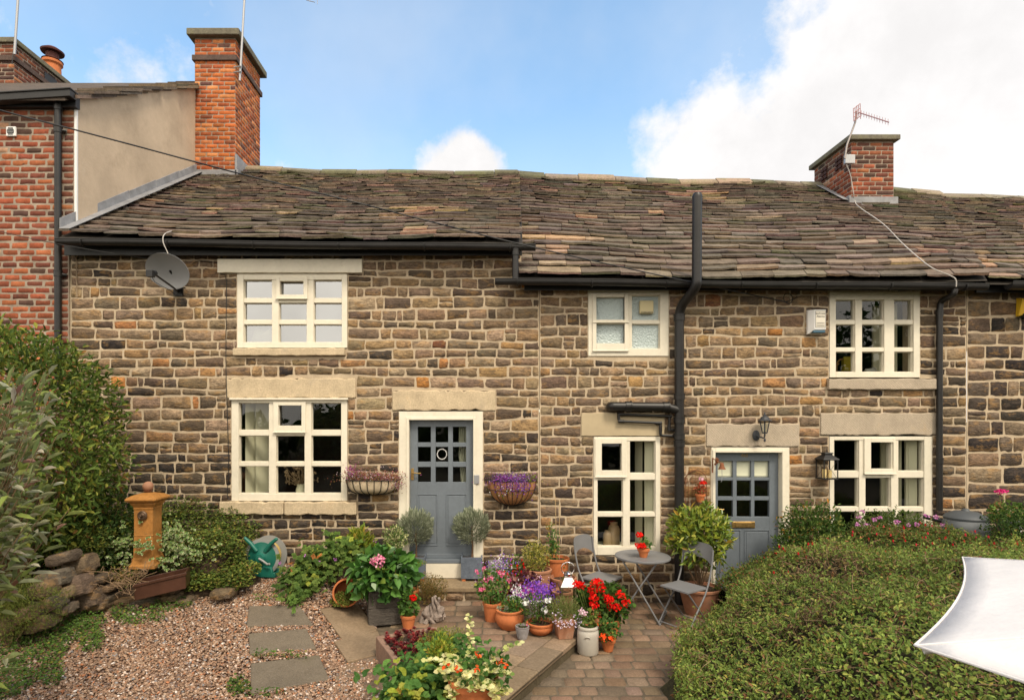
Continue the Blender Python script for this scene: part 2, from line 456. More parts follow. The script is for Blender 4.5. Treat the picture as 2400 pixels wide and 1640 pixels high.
# ---- lintels, sills
def block(parent, name, r, m, y0=D-.022, y1=D+.26, bev=.012, rag=.006, lab=None, sag=0):
    x0, x1, z0, z1 = r
    nx = max(6, int((x1-x0)/.05)); V = []; fs = []
    for i in range(nx+1):
        t = i/nx; x = x0+(x1-x0)*t
        e = [rnd.gauss(0, rag) for _ in range(4)]
        if i in (0, nx): e = [0]*4
        zc = sag*4*t*(1-t)
        V += [(x, y0+.004*rnd.random(), z0+e[0]+zc), (x, y0+.004*rnd.random(), z1+e[1]+zc), (x, y1, z1+zc), (x, y1, z0+zc)]
    for i in range(nx):
        a = i*4
        for k in range(4): fs.append((a+k, a+4+k, a+4+(k+1) % 4, a+(k+1) % 4))
    fs.append((0, 1, 2, 3)); fs.append((nx*4+3, nx*4+2, nx*4+1, nx*4))
    mb = MB(); mb.add(V, fs)
    o = mb.build(name, M[m], parent, w=True, bevel=bev)
    if lab: o['label'] = lab
    return o

def window(parent, lab, outer, cols, rows, special=None, gl='glass', rail=None, y=D, fw_dark=False, proud=.012):
    "frame bars, casement, glass; every rectangle in photo pixels"
    x0, x1, zb, zt = rc(outer[0], outer[1], outer[2], outer[3])
    cx = [(fx(a), fx(b)) for a, b in cols]; rz = [(fz(b), fz(a)) for a, b in rows]   # (low, high), top row first
    L_, R_ = cx[0][0], cx[-1][1]; T_, B_ = rz[0][1], rz[-1][0]
    mb = MB(); yf = y-proud
    mb.box(x0+.003, L_, yf, y+.09, zb+.003, zt-.003); mb.box(R_, x1-.003, yf, y+.09, zb+.003, zt-.003)
    mb.box(L_, R_, yf, y+.09, T_, zt-.003); mb.box(L_, R_, yf-.003, y+.09, zb+.003, B_)
    for i in range(len(cx)-1): mb.box(cx[i][1], cx[i+1][0], yf+.006, y+.088, B_, T_)
    for i, c in enumerate(cx):
        for j in range(len(rz)-1): mb.box(c[0], c[1], yf+.012, y+.086, rz[j+1][1], rz[j][0])
    # thin putty bead inside every pane
    for i, c in enumerate(cx):
        for j, r in enumerate(rz):
            if special and (i, j) in special: continue
            b = .008
            for q in ((c[0], c[0]+b, r[0], r[1]), (c[1]-b, c[1], r[0], r[1]), (c[0]+b, c[1]-b, r[0], r[0]+b), (c[0]+b, c[1]-b, r[1]-b, r[1])):
                mb.box(q[0], q[1], yf+.03, y+.05, q[2], q[3])
    wo = mb.build('window', M['cream'], parent, w=True, bevel=.004); wo['label'] = lab
    g = MB()
    for c in cx:
        for r in rz:       # every pane sits at a slightly different tilt in its putty
            e = [rnd.uniform(-.0022, .0022) for _ in range(3)]; e.append(e[0]+e[2]-e[1])
            g.add([(c[0]-.006, y+.045+e[0], r[0]-.006), (c[1]+.006, y+.045+e[1], r[0]-.006), (c[1]+.006, y+.045+e[2], r[1]+.006), (c[0]-.006, y+.045+e[3], r[1]+.006)], [(0, 1, 2, 3)])
    g.build('glass', M[gl], wo, w=True)
    for (i, j), (ox, oy, px_) in (special or {}).items():
        c0, c1 = fx(ox[0]), fx(ox[1]); r0, r1 = fz(oy[1]), fz(oy[0]); p0, p1, q0, q1 = rc(*px_)
        cm = MB(); ya, yb = yf-.016, y+.044
        cm.box(c0, p0, ya, yb, r0, r1); cm.box(p1, c1, ya, yb, r0, r1); cm.box(p0, p1, ya, yb, q1, r1); cm.box(p0, p1, ya, yb, r0, q0)
        cm.box(c0-.004, c1+.004, ya-.012, ya, r0-.012, r0+.006)
        cm.build('casement', M['cream'], wo, w=True, bevel=.004)
    return wo

w1 = window(cA, 'cream nine pane window upstairs reflecting the bright sky', (556, 814.6, 641.5, 816), [(571.5, 637.5), (653.5, 719), (735.5, 801.5)], [(656, 699), (709.5, 750), (760, 802.5)],
            {(1, 0): ((648, 722), (650.5, 700), (657.5, 712.5, 660, 691.5))}, 'skyglass')
block(cA, 'lintel', rc(513, 850, 609, 641), 'cream', y0=D-.05, rag=.001, bev=.006, lab='flat cream painted lintel of the upstairs window')
block(cA, 'sill', rc(549, 810, 817, 834), 'dresstone', y0=D-.06, rag=.003)
w2 = window(cA, 'large cream nine pane window left of the door with dried flowers inside', (543, 814.6, 934, 1173.5), [(560, 630.5), (647, 714), (730, 800)], [(944, 1008), (1020.5, 1082), (1092, 1156)],
            {(1, 0): ((642, 717.5), (942, 1012), (654, 708, 950, 997))}, 'glass')
mb = MB(); mb.box(fx(541), fx(817), D-.05, D+.02, fz(937), fz(932.4)); mb.build('drip_strip', M['cream'], w2, w=True, bevel=.003)
block(cA, 'lintel', rc(531, 834, 887, 932), 'dresstone', lab='wide pale stone lintel over the large left window')
block(cA, 'sill', rc(519, 668, 1174.5, 1203), 'dresstone', y0=D-.07)
block(cA, 'sill', rc(669.5, 837.5, 1174.5, 1204), 'dresstone', y0=D-.066)
block(cA, 'lintel', rc(920, 1161, 916, 962.5), 'dresstone', lab='pale yellow stone lintel over the left door', rag=.009, sag=.008)
w3 = window(cB, 'small cream frosted bathroom window under the gutter', (1378, 1567, 672, 835), [(1397, 1463), (1481, 1546.5)], [(692, 750.5), (759, 817)],
            {(0, 0): ((1388, 1472), (688, 755), (1397, 1463, 697, 750)), (0, 1): ((1388, 1472), (755.2, 822), (1397, 1463, 758, 805))}, 'frosted')
w4 = window(cB, 'tall narrow cream six pane window behind the bistro table', (1390.6, 1547, 1022.5, 1300), [(1400, 1460), (1476, 1536)], [(1033, 1109), (1124, 1200), (1210, 1280)],
            {(0, 0): ((1394, 1468), (1027, 1116), (1409.5, 1456, 1039, 1102))}, 'glass')
block(cB, 'lintel', rc(1362, 1556, 968, 1021.5), 'smoothstone', rag=.0015, bev=.006, lab='smooth buff rendered lintel under the horizontal soil pipe')
block(cB, 'lintel', rc(1655, 1872, 993, 1046), 'tooled', lab='diagonally tooled stone lintel behind the wall lamp')
w5 = window(cB, 'cream nine pane upper window right of the alarm box', (1943, 2155, 684, 885), [(1958, 2004), (2020, 2072), (2095.5, 2140)], [(702.5, 750), (760, 815), (824, 872)], None, 'glass')
block(cB, 'sill', rc(1937, 2189, 888, 913), 'tooled', y0=D-.06, rag=.003)
w6 = window(cB, 'large cream window half hidden by the fuchsia bushes', (1943, 2184, 1022, 1275), [(1954, 2013), (2028, 2088), (2105, 2165)], [(1031, 1104), (1119, 1188), (1198, 1262)],
            {(1, 0): ((2023, 2096), (1026, 1109), (2038.5, 2092-1, 1036, 1098))}, 'glass')
block(cB, 'lintel', rc(1922, 2194, 968, 1019), 'tooled', lab='wide diagonally tooled lintel over the lower right window')

# ---- doors
def door(parent, lab, frame, leaf, cols, rows, panels, zb, blind=False):
    x0, x1 = fx(frame[0]), fx(frame[1]); zt = fz(frame[2]); l0, l1, lt = fx(leaf[0]), fx(leaf[1]), fz(leaf[2])
    m = MB(); m.box(x0, l0, D-.012, D+.14, zb-.02, zt-.002); m.box(l1, x1, D-.012, D+.14, zb-.02, zt-.002); m.box(l0, l1, D-.012, D+.14, lt, zt-.002)
    # stepped moulding
    m.box(l0-.035, l0-.001, D-.024, D-.0121, zb, lt+.035); m.box(l1+.001, l1+.035, D-.024, D-.0121, zb, lt+.035); m.box(l0-.001, l1+.001, D-.0242, D-.0121, lt+.001, lt+.035)
    fr = m.build('door_frame', M['cream'], parent, w=True, bevel=.004)
    cx = [(fx(a), fx(b)) for a, b in cols]; rz = [(fz(b), fz(a)) for a, b in rows]
    g = MB(); L_, R_, T_, B_ = cx[0][0], cx[-1][1], rz[0][1], rz[-1][0]
    ya, yb = D+.075, D+.125
    g.box(l0+.003, L_, ya, yb, zb, lt-.003); g.box(R_, l1-.003, ya, yb, zb, lt-.003); g.box(L_, R_, ya, yb, T_, lt-.003); g.box(L_, R_, ya, yb, zb, B_)
    for i in range(len(cx)-1): g.box(cx[i][1], cx[i+1][0], ya+.004, yb-.002, B_, T_)
    for c in cx:
        for j in range(len(rz)-1): g.box(c[0], c[1], ya+.006, yb-.004, rz[j+1][1], rz[j][0])
    for (a, b, c, d) in panels:
        p0, p1, q0, q1 = rc(a, b, c, d); t = .012
        for q in ((p0, p1, q1-t, q1), (p0, p1, q0, q0+t), (p0, p0+t, q0+t, q1-t), (p1-t, p1, q0+t, q1-t)):
            g.box(q[0], q[1], ya-.009, ya+.001, q[2], q[3])
        g.box(p0+.03, p1-.03, ya-.006, ya+.002, q0+.03, q1-.03)
    g.box(l0+.003, l1-.003, ya-.03, ya, zb, zb+.05)
    d = g.build('door', M['bluepaint'], parent, w=True, bevel=.003); d['label'] = lab
    gg = MB(); gg.add([(L_, ya+.03, B_), (R_, ya+.03, B_), (R_, ya+.03, T_), (L_, ya+.03, T_)], [(0, 1, 2, 3)])
    gg.build('glass', M['glass'], d, w=True)
    return d, ya
d1, ya = door(cA, 'blue-grey door with nine panes and a small white wreath in the middle one', (935.5, 1131.7, 963.5), (959, 1109, 984), [(977.5, 1008.5), (1019.5, 1049.5), (1060.5, 1092)], [(1000, 1037), (1047.5, 1083), (1095, 1131)],
              [(976, 1025, 1158.5, 1281), (1044.5, 1094, 1158.5, 1281)], fz(1309))
def lever(parent, xc, zc, ya, plate_h=.15):
    m = MB(); m.box(xc-.018, xc+.018, ya-.008, ya, zc-plate_h/2, zc+plate_h/2)
    m.tube([(xc, ya-.008, zc+.02), (xc, ya-.05, zc+.02), (xc+.03, ya-.055, zc+.022), (xc+.10, ya-.05, zc+.012), (xc+.115, ya-.05, zc+.018)], .009, 8)
    m.build('door_handle', M['brass'], parent, w=True, smooth=40, bevel=.002)
lever(d1, fx(965), fz(1112), ya)
# wreath hung behind the middle pane
m = MB()
for k in range(26):
    a = 2*math.pi*k/26
    c = Vector((fx(1034.5)+.062*math.cos(a), D+.098, fz(1065)+.066*math.sin(a)))
    m.blob(c, (.0045, .003, .0085), k, .2, 6, 4, M=Matrix.Rotation(a*2.3, 3, 'Y'))
m.tube([(fx(1034.5)+.058*math.cos(a), D+.099, fz(1065)+.062*math.sin(a)) for a in np.linspace(0, 6.28, 30)], .0012, 5)
wr = m.build('wreath', M['white'], None); tag(wr, 'small white leaf wreath hung in the middle pane of the left door', 'wreath')
# threshold: painted riser, timber sill
m = MB(); m.box(fx(959), fx(1109), D-.035, D+.14, fz(1318), fz(1309)-.002); m.build('threshold', M['bluepaint'], cA, w=True, bevel=.004)
m = MB(); m.box(fx(942), fx(1127), D-.03, D+.14, fz(1353), fz(1318)-.001); m.build('riser', M['cream'], cA, w=True, bevel=.006)
d2, ya = door(cB, 'blue-grey door with brass letter plate and a cream blind behind the top panes', (1666.5, 1849, 1047.5), (1675.6, 1831.5, 1060), [(1688, 1724), (1733, 1767), (1775, 1810)], [(1081, 1120), (1127, 1165), (1174, 1213)],
              [(1686, 1742, 1243, 1390), (1750, 1810, 1243, 1390)], .12)
lever(d2, fx(1678), fz(1197), ya, .2)
m = MB(); m.obox((fx(1748), ya-.006, fz(1231.5)), (.30, .012, .085))
m.build('letter_plate', M['brass'], d2, w=True, bevel=.03, seg=4)
m = MB(); m.box(fx(1729), fx(1767), ya-.02, ya-.012, fz(1237), fz(1226)); m.build('letter_flap', M['brass'], d2, w=True, bevel=.003)
m = MB()
for a, b in ((1686, 1725), (1731, 1769), (1774, 1812)): m.box(fx(a), fx(b), D+.12, D+.124, fz(1119), fz(1080)); m.box(fx(a), fx(b), D+.114, D+.12, fz(1116.5), fz(1114.5))
m.build('blind', mat('blind_cloth', (.85, .82, .68), rough=.9), d2, w=True)
m = MB(); m.box(fx(1667), fx(1849), D-.02, D+.14, .02, .12); m.build('threshold', M['dresstone'], cB, w=True, bevel=.01)

# ---- text helper (lettering copied from the place)
def text(s, name, c, size, m, parent, rot=(R(90), 0, 0), ext=.001, w=True, align='CENTER'):
    cu = bpy.data.curves.new(name, 'FONT'); cu.body = s; cu.size = size; cu.extrude = ext; cu.align_x = align; cu.align_y = 'CENTER'
    cu.resolution_u = 3
    o = bpy.data.objects.new(name, cu); COL.objects.link(o)
    bpy.context.view_layer.update()
    me = bpy.data.meshes.new_from_object(o); bpy.data.objects.remove(o); me.name = name
    me.materials.clear(); me.materials.append(m)
    o = bpy.data.objects.new(name, me); link(o, parent)
    o.location = Vector(c)-(origin(parent) if parent else Vector((0, 0, 0))); o.rotation_euler = rot
    return o
text('460', 'house_number', (fx(1751), ya-.002, fz(1068)), .062, M['brass'], d2)

# ---- interiors: dark rooms behind the glass
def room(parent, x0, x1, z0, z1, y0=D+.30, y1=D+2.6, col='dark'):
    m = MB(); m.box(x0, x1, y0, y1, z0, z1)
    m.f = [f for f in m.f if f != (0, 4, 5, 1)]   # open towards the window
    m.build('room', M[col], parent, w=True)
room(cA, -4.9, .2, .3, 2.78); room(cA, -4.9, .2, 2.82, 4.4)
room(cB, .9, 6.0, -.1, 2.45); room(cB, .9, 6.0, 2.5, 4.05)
def shutters(parent, specs, zb, zt):
    for (a, b, yy, yy2) in specs:
        m = MB(); m.poly([(fx(a), yy, zb), (fx(b), yy2, zb), (fx(b), yy2, zt), (fx(a), yy, zt)], (0.002, .03, 0))
        w_ = (fx(b)-fx(a))
        m.poly([(fx(a)+w_*.2, yy-.006+(yy2-yy)*.2, zb+.1), (fx(a)+w_*.8, yy-.006+(yy2-yy)*.8, zb+.1), (fx(a)+w_*.8, yy-.006+(yy2-yy)*.8, zt-.1), (fx(a)+w_*.2, yy-.006+(yy2-yy)*.2, zt-.1)], (0, .01, 0))
        m.build('shutter', M['shutter'], parent, w=True)
shutters(w2, [(566, 580, D+.12, D+.3), (583, 612, D+.22, D+.42)], fz(1160), fz(942))
shutters(w4, [(1520, 1540, D+.18, D+.12), (1508, 1518, D+.4, D+.25)], fz(1285), fz(1030))
shutters(w6, [(2150, 2166, D+.2, D+.12), (2122, 2146, D+.45, D+.25)], fz(1265), fz(1028))
shutters(w5, [(2108, 2142, D+.5, D+.3)], fz(875), fz(700))
# inner window boards
for (a, b, py, pa) in ((550, 810, 1165, w2), (1394, 1543, 1284, w4), (1950, 2150, 876, w5), (565, 808, 807, w1), (1948, 2178, 1268, w6)):
    m = MB(); m.box(fx(a), fx(b), D+.10, D+.40, fz(py)-.03, fz(py)); m.build('window_board', M['shutter'], pa, w=True)
# door curtain
m = MB()
for j in range(2):
    pass
pts = [(fx(1074)+.1*t, D+.16+.012*math.sin(t*26)) for t in np.linspace(0, 1, 24)]
m.add([(x-.0+.03*(0 if z > 1.7 else 1), y, z) for (x, y) in pts for z in (fz(1135), fz(1068), fz(995))], [(3*i+k, 3*i+3+k, 3*i+4+k, 3*i+1+k) for i in range(23) for k in range(2)])
cur = m.build('curtain', mat('curtain_cloth', (.50, .50, .40), rough=.9, transl=.3), d1, w=True, smooth=True)

# ---- things seen inside the windows
def vase_flowers():
    t = thing('dried_flowers', 'dried flower arrangement behind the lower middle panes of the large left window', 'dried flowers', (fx(690), D+.27, fz(1165)))
    m = MB(); m.lathe([(.0, 0), (.05, 0), (.07, .06), (.05, .12), (.055, .14)], n=16); m.build('vase', M['shutter'], t, smooth=40)
    m = MB(); rr = random.Random(3)
    for k in range(46):
        a = rr.uniform(0, 6.28); e = rr.uniform(.05, .26); h = rr.uniform(.16, .38)
        p = Vector((math.cos(a)*e, math.sin(a)*e*.4, h)); m.tube([(0, 0, .1), p*.6+Vector((0, 0, .04)), p], .002, 4)
        for q in range(3): m.blob(p+Vector((rr.gauss(0, .012), 0, rr.gauss(0, .015))), (.010, .010, .014), k*3+q, .4, 6, 4)
    m.build('stems', mat('dried_stems', (.24, .17, .10), rough=.9), t)
vase_flowers()
for k, (px, r, h, lab) in enumerate(((1431, .055, .19, 'small brown stoneware jar on the board of the tall window'), (1448, .075, .29, 'larger brown stoneware jar on the board of the tall window'))):
    m = MB(); m.lathe([(0, 0), (r, 0), (r*1.02, h*.7), (r*.8, h*.85), (r*.62, h*.88), (r*.66, h), (r*.5, h), (r*.5, h*.8), (0, h*.8)], n=24)
    o = m.build('stoneware_jar', mat('stoneware_brown', (.30, .21, .12), rough=.5), None, smooth=40); o.location = (fx(px), D+.2+.03*k, fz(1284))
    tag(o, lab, 'jar', 'stoneware jars in the tall window')
cush = mat('cushion_cloth', (.42, .42, .32), rough=.95, blot=((14, .55, .05, (.12, .22, .2), .7),))
for (px, py, yy, s, a, lab, mm) in ((590, 783, .3, .24, 12, 'patterned square cushion in the upstairs left window', cush), (612, 786, .24, .20, -38, 'plain cream cushion leaning in the upstairs left window', mat('cushion_plain', (.5, .46, .36), rough=.95)),
                                    (2072, 872, .25, .16, 80, 'flat checked cushion on the upper right window board', mat('check_cloth', (.45, .44, .42), rough=.95))):
    m = MB(); n = 10
    vs = []
    for sgn in (1, -1):
        for i in range(n+1):
            for j in range(n+1):
                u, v = i/n*2-1, j/n*2-1
                pu = 1-.12*(1-abs(v)**2); vs.append((u*s/2*(1-.1*(1-v*v)), sgn*.055*math.sqrt(max(0, (1-u**4)*(1-v**4))), v*s/2*(1-.1*(1-u*u))))
    fs = []
    for q in (0, (n+1)**2):
        for i in range(n):
            for j in range(n): a0 = q+i*(n+1)+j; fs.append((a0, a0+n+1, a0+n+2, a0+1))
    m.add(vs, fs); o = m.build('cushion', mm, None, smooth=True); o.location = (fx(px), D+yy, fz(py)); o.rotation_euler = (R(-12), R(a), 0)
    tag(o, lab, 'cushion')
t = thing('chair', 'wooden chair with a yellow cloth over its back behind the upper right window', 'chair', (fx(2060), D+.55, fz(885)))
m = MB(); m.tube([(-.16, .1, 0), (-.14, .1, .26), (-.1, .1, .30), (.08, .1, .32), (.1, .1, 0)], .012, 8); m.tube([(-.3, .0, .12), (-.12, .1, .24)], .012, 8); m.build('chair_frame', mat('pine', (.35, .19, .07)), t, smooth=40)
m = MB(); m.obox((.02, .09, .24), (.16, .02, .2)); m.obox((.02, .13, .22), (.16, .02, .2)); m.build('cloth', mat('yellow_cloth', (.42, .33, .03), rough=.9), t, bevel=.008)

# ---- roofs
SL = [(5, (.135, .103, .078)), (4, (.100, .078, .062)), (2.5, (.165, .125, .093)), (.3, (.10, .09, .06)), (.5, (.22, .155, .105)), (.10, (.28, .19, .12)), (1.2, (.16, .125, .105))]
def roof(parent, xe, xr, ze, zr, ye, yr, seed, patches=(), expo=(.225, .115)):
    """stone slates laid in diminishing courses, eave to ridge"""
    rr = random.Random(seed)
    def P(u, t, n=0):
        x = (xe[0]+(xe[1]-xe[0])*u)*(1-t)+(xr[0]+(xr[1]-xr[0])*u)*t
        a = Vector((x, ye, ze[0]+(ze[1]-ze[0])*u)); b = Vector((x, yr, zr(x)))
        p = a+(b-a)*t; p.x = x
        nn = Vector((0, -(b.z-a.z), (yr-ye))).normalized()
        bow = .024*math.sin(x*.9+seed)+.012*math.sin(x*2.6+t*4+seed*2)-.045*math.sin(math.pi*t)
        return p+nn*(n+bow)
    S = math.hypot(yr-ye, zr(0)-ze[0]); Wd = abs(xe[1]-xe[0])
    V = []; Fc = []; C = []; n = 0
    s = 0.0; row = 0
    while s < S-.06:
        k = s/S; e = (expo[0]*(1-k)+expo[1]*k)*rr.uniform(.9, 1.1)
        u = -rr.uniform(0, .2)/Wd
        dro = rr.uniform(-.008, .008)
        while u < 1:
            wd = rr.uniform(.22, .58)*(1-.25*k)/Wd
            u0 = max(0, u); u1 = min(1, u+wd); u += wd
            if u1-u0 < .04/Wd: continue
            g = .003/Wd; th = rr.uniform(.018, .034)
            t0 = (s+dro+rr.gauss(0, .008))/S; t1 = min(1, (s+e*1.55)/S)
            tilt = rr.gauss(0, .005); lift = .045+rr.uniform(0, .014)
            col = pick(SL)
            xm = P((u0+u1)/2, t0).x
            for (px, pt, pr, pp) in patches:
                if abs(xm-px) < pr[0] and abs(t0-pt) < pr[1] and rr.random() < pp: col = pick([(1, (.31, .205, .125)), (1, (.26, .185, .125)), (1, (.19, .145, .1))])
            if k > .82 and rr.random() < .4: col = pick([(1, (.10, .095, .05)), (1, (.13, .11, .08))])
            m_ = 6
            top = []; bot = []; back = []; rg = [rr.gauss(0, .006) for _ in range(m_)]
            for i in range(m_):
                uu = u0+g+(u1-u0-2*g)*i/(m_-1); cr = .012 if i in (0, m_-1) else 0
                tt = t0+(rg[i]+cr)/S
                top.append(P(uu, tt, lift+th*.5+tilt*(i-2.5)/2+rr.gauss(0, .0015)))
                bot.append(P(uu, tt-.006/S, lift-th*.5+tilt*(i-2.5)/2+rr.gauss(0, .003)))
                back.append(P(uu, t1, .010))
            vs = top+bot+back
            V += vs; C += [col]*m_+[tuple(c*rr.uniform(1.0, 1.5) for c in col)]*m_+[col]*m_
            for i in range(m_-1):
                Fc.append((n+i, n+i+1, n+2*m_+i+1, n+2*m_+i)); Fc.append((n+m_+i, n+m_+i+1, n+i+1, n+i))
            Fc.append((n, n+2*m_, n+m_, n)); Fc.append((n+m_-1, n+2*m_-1, n+3*m_-1, n+m_-1))
            n += len(vs)
        s += e; row += 1
    mb = MB()
    N_ = 16
    vs = [P(i/N_, t, -.03) for i in range(N_+1) for t in (-.01, 1)]+[Vector((P(i/N_, 1).x, 2*yr-ye, ze[0])) for i in range(N_+1)]
    fs = [(2*i, 2*i+2, 2*i+3, 2*i+1) for i in range(N_)]+[(2*i+1, 2*i+3, 2*(N_+1)+i+1, 2*(N_+1)+i) for i in range(N_)]
    # gable ends close the roof space
    fs += [(0, 1, 2*(N_+1)), (2*N_, 2*(N_+1)+N_, 2*N_+1)]
    mb.add(vs, fs); ro = mb.build('roof', M['underlay'], parent, w=True)
    mb = MB(); mb.v = [tuple(p) for p in V]; mb.c = C; mb.n = n
    mb.f = [f if f[0] != f[3] else f[:3] for f in Fc]
    mb.build('stone_slates', M['slate'], ro, w=True)
    # ridge stones
    rb = MB(); x = min(xr)
    while x < max(xr):
        L = min(rr.uniform(.45, .8), max(xr)-x); x2 = x+L-.008
        z1, z2 = zr(x), zr(x2); bw = lambda xx: .024*math.sin(xx*.9+seed)+.012*math.sin(xx*2.6+4+seed*2)
        h = .075+rr.uniform(-.012, .012); d = .17; sl = (zr(0)-ze[0])/(yr-ye)
        q = []
        for (xx, zz) in ((x, z1+bw(x)), (x2, z2+bw(x2))):
            q += [(xx, yr-d, zz-d*sl+.035), (xx, yr-d, zz-d*sl+.085), (xx, yr-.03, zz+h), (xx, yr+.03, zz+h), (xx, yr+d, zz-d*sl+.06), (xx, yr+d, zz-d*sl)]
        rb.add(q, [(i, (i+1) % 6, 6+(i+1) % 6, 6+i) for i in range(6)]+[(5, 4, 3, 2, 1, 0), (6, 7, 8, 9, 10, 11)], pick([(3, (.19, .16, .12)), (1, (.25, .19, .14)), (2, (.13, .125, .08))]))
        x += L
    rb.build('ridge', M['ridge'], ro, w=True, bevel=.012)
    return ro, P
YE, YR = 7.14, 10.9
zrl = lambda x: 7.03-.022*(x+4.2)
def zrr(x): return 6.93-.035*(x-.6)-.018*max(0, x-5.5)**1.2
roofA, PA = roof(cA, (-5.26, .47), (-5.24, .66), (4.60, 4.52), zrl, YE, YR, 1, patches=((-3.2, .3, (.9, .05), .5), (-.9, .35, (.5, .04), .6)))
roofB, PB = roof(cB, (.36, 6.22), (.50, 8.6), (4.10, 4.06), zrr, YE, YR, 2, patches=((.9, .12, (.45, .16), .6), (3.8, .85, (.6, .12), .6), (1.6, .5, (2, .08), .10)))
roofC, PC = roof(cC, (6.23, 10.6), (8.6, 12.4), (4.06, 4.02), lambda x: zrr(x)-.05, YE, YR, 5, patches=((7, .1, (.8, .06), .5),))
# verge stones where the higher roof steps down: end faces of the slates (a little wall)
if 0: m = MB(); m.poly([(.47, D-.0, 4.06), (.47, D-.0, 4.50), (.63, YR, 6.98), (.63, YR, 6.6)], (-.12, 0, 0)); m.build('roof_step', M['mortar'], cA, w=True)

M['airb'] = mat('air_brick_dark', (.05, .02, .015))
# ---- chimneys
def chimney(parent, x0, x1, y0, y1, z0, z1, pal, capover=.07, band=None, cap=.09, side='right', colfn=None):
    m = MB(); m.box(x0+.004, x1-.004, y0+.004, y1-.004, z0, z1); c = m.build('chimney', M['sootmortar'], parent, w=True)
    ms = Masonry(); cf = colfn or (lambda u, v: pick(pal))
    courses(ms, (0, y0, 0), U3, W3, N3, x0, x1, z0, z1-.02, [], (.074, .078), (.205, .225), .006, .005, cf, wob=.0012, bond=.11, rag=.0015, rk=.05, rough=.0012, nx=5, nz=4)
    if side == 'right':
        courses(ms, (x1, 0, 0), (0, 1, 0), W3, (1, 0, 0), y0, y1, z0, z1-.02, [], (.076, .0761), (.205, .225), .006, .005, cf, wob=.0012, bond=.11, rag=.0015, rk=.05, rough=.0012, nx=5, nz=4)
    else:
        courses(ms, (x0, 0, 0), (0, 1, 0), W3, (-1, 0, 0), y0, y1, z0, z1-.02, [], (.076, .0761), (.205, .225), .006, .005, cf, wob=.0012, bond=.11, rag=.0015, rk=.05, rough=.0012, nx=5, nz=4)
    ms.build('brickwork', M['brick'], c)
    k = MB(); k.box(x0-capover, x1+capover, y0-capover, y1+capover, z1, z1+cap); k.build('chimney_cap', M['ridge'], c, w=True, bevel=.015)
    k.v = []
    if band:
        b = MB(); bz = z1-band
        b.box(x0-.035, x1+.035, y0-.035, y1+.035, bz, bz+.10, (.10, .07, .06)); b.build('brick_band', M['brick'], c, w=True, bevel=.01)
    return c
def cfA(u, v):
    return pick(BRO) if rnd.random() < .93 else (.42, .30, .2)
chA = chimney(cA, -5.24, -4.50, 10.4, 11.55, 6.3, 9.21, BRO, band=.42, capover=.10, cap=.12)
m = MB(); m.box(-5.25, -4.88, 10.30, 11.6, 9.33, 9.36); 
m = MB(); m.box(-5.30, -4.44, 10.36, 10.4, 6.55, 6.82); m.box(-4.50, -4.46, 10.36, 11.0, 6.6, 7.1); m.build('flashing', M['lead'], chA, w=True, bevel=.01)
chB = chimney(cB, 6.33, 7.07, 9.95, 11.07, 5.9, 7.13, BRD, side='left', colfn=lambda u, v: pick(BRK if v < 6.75 and rnd.random() < .6 else BRD))
m = MB(); m.box(6.28, 7.12, 9.915, 9.952, 5.85, 6.16); m.box(6.29, 6.332, 9.95, 10.9, 5.95, 6.2)
m.poly([(6.30, 9.93, 6.10), (6.30, 10.95, 6.83), (6.18, 10.95, 6.84), (6.18, 9.93, 6.12)], (0, 0, .01)); m.build('flashing', M['lead'], chB, w=True, bevel=.01)
for (y, ) in ((10.28,), (10.72,)):
    m = MB()
    for r in range(3):
        for c in range(2): m.box(6.30, 6.324, y-.09+c*.1, y-.01+c*.1, 6.79+r*.075, 6.84+r*.075)
    m.build('air_brick', M['airb'], chB, w=True)

# ---- gutters and pipes
def gutter(parent, x0, x1, y, z0, z1, r=.047, lab=None):
    m = MB(); n = 10; prof = [(-r, .028), (-r-.006, .028), (-r-.006, .018), (-r, .012)]+[(-r*math.cos(a), -r*math.sin(a)) for a in np.linspace(0, math.pi, n)]+[(r, .02), (r-.01, .02)]+[(-(r-.007)*math.cos(a), -(r-.007)*math.sin(a)) for a in np.linspace(math.pi, 0, n)]
    prof[-1] = (-r+.007, .02)
    k = len(prof); vs = []
    seg = 14
    for i in range(seg+1):
        t = i/seg; x = x0+(x1-x0)*t; z = z0+(z1-z0)*t+.006*math.sin(t*9)
        vs += [(x, y+a, z+b) for (a, b) in prof]
    fs = []
    for i in range(seg):
        for j in range(k): fs.append((i*k+j, i*k+(j+1) % k, (i+1)*k+(j+1) % k, (i+1)*k+j))
    fs += [tuple(range(4, 4+n)), tuple(seg*k+q for q in range(4, 4+n))]
    m.add(vs, fs)
    nb = int(abs(x1-x0)/1.0)
    for i in range(nb+1):
        t = (i+.3)/(nb+.6); x = x0+(x1-x0)*t; z = z0+(z1-z0)*t
        m.tube([(x, y-r-.008, z+.02)]+[(x, y-(r+.006)*math.cos(a), z-(r+.006)*math.sin(a)) for a in np.linspace(0, 2.6, 8)], .009, 6)
    o = m.build('gutter', M['gutter'], parent, w=True, smooth=40)
    return o
def zg(px, py, y): return at(px, py, y).z
YG = 7.12
gA = gutter(cA, (135-PX)*YG/F, (1255-PX)*YG/F, YG, zg(135, 566, YG), zg(1255, 580, YG))
gB = gutter(cB, (1160-PX)*YG/F, 6.2, YG, zg(1160, 659, YG), zg(2310, 672, YG))
gC = gutter(cC, 6.45, 9.6, YG-.02, zg(2300, 671, YG)+.02, zg(2400, 676, YG)+.0, r=.068)
m = MB(); m.box(-5.3, .47, D-.14, D-.11, 4.40, 4.60); m.box(-5.3, .47, D-.11, D+.02, 4.50, 4.58); m.build('fascia', M['black'], cA, w=True)
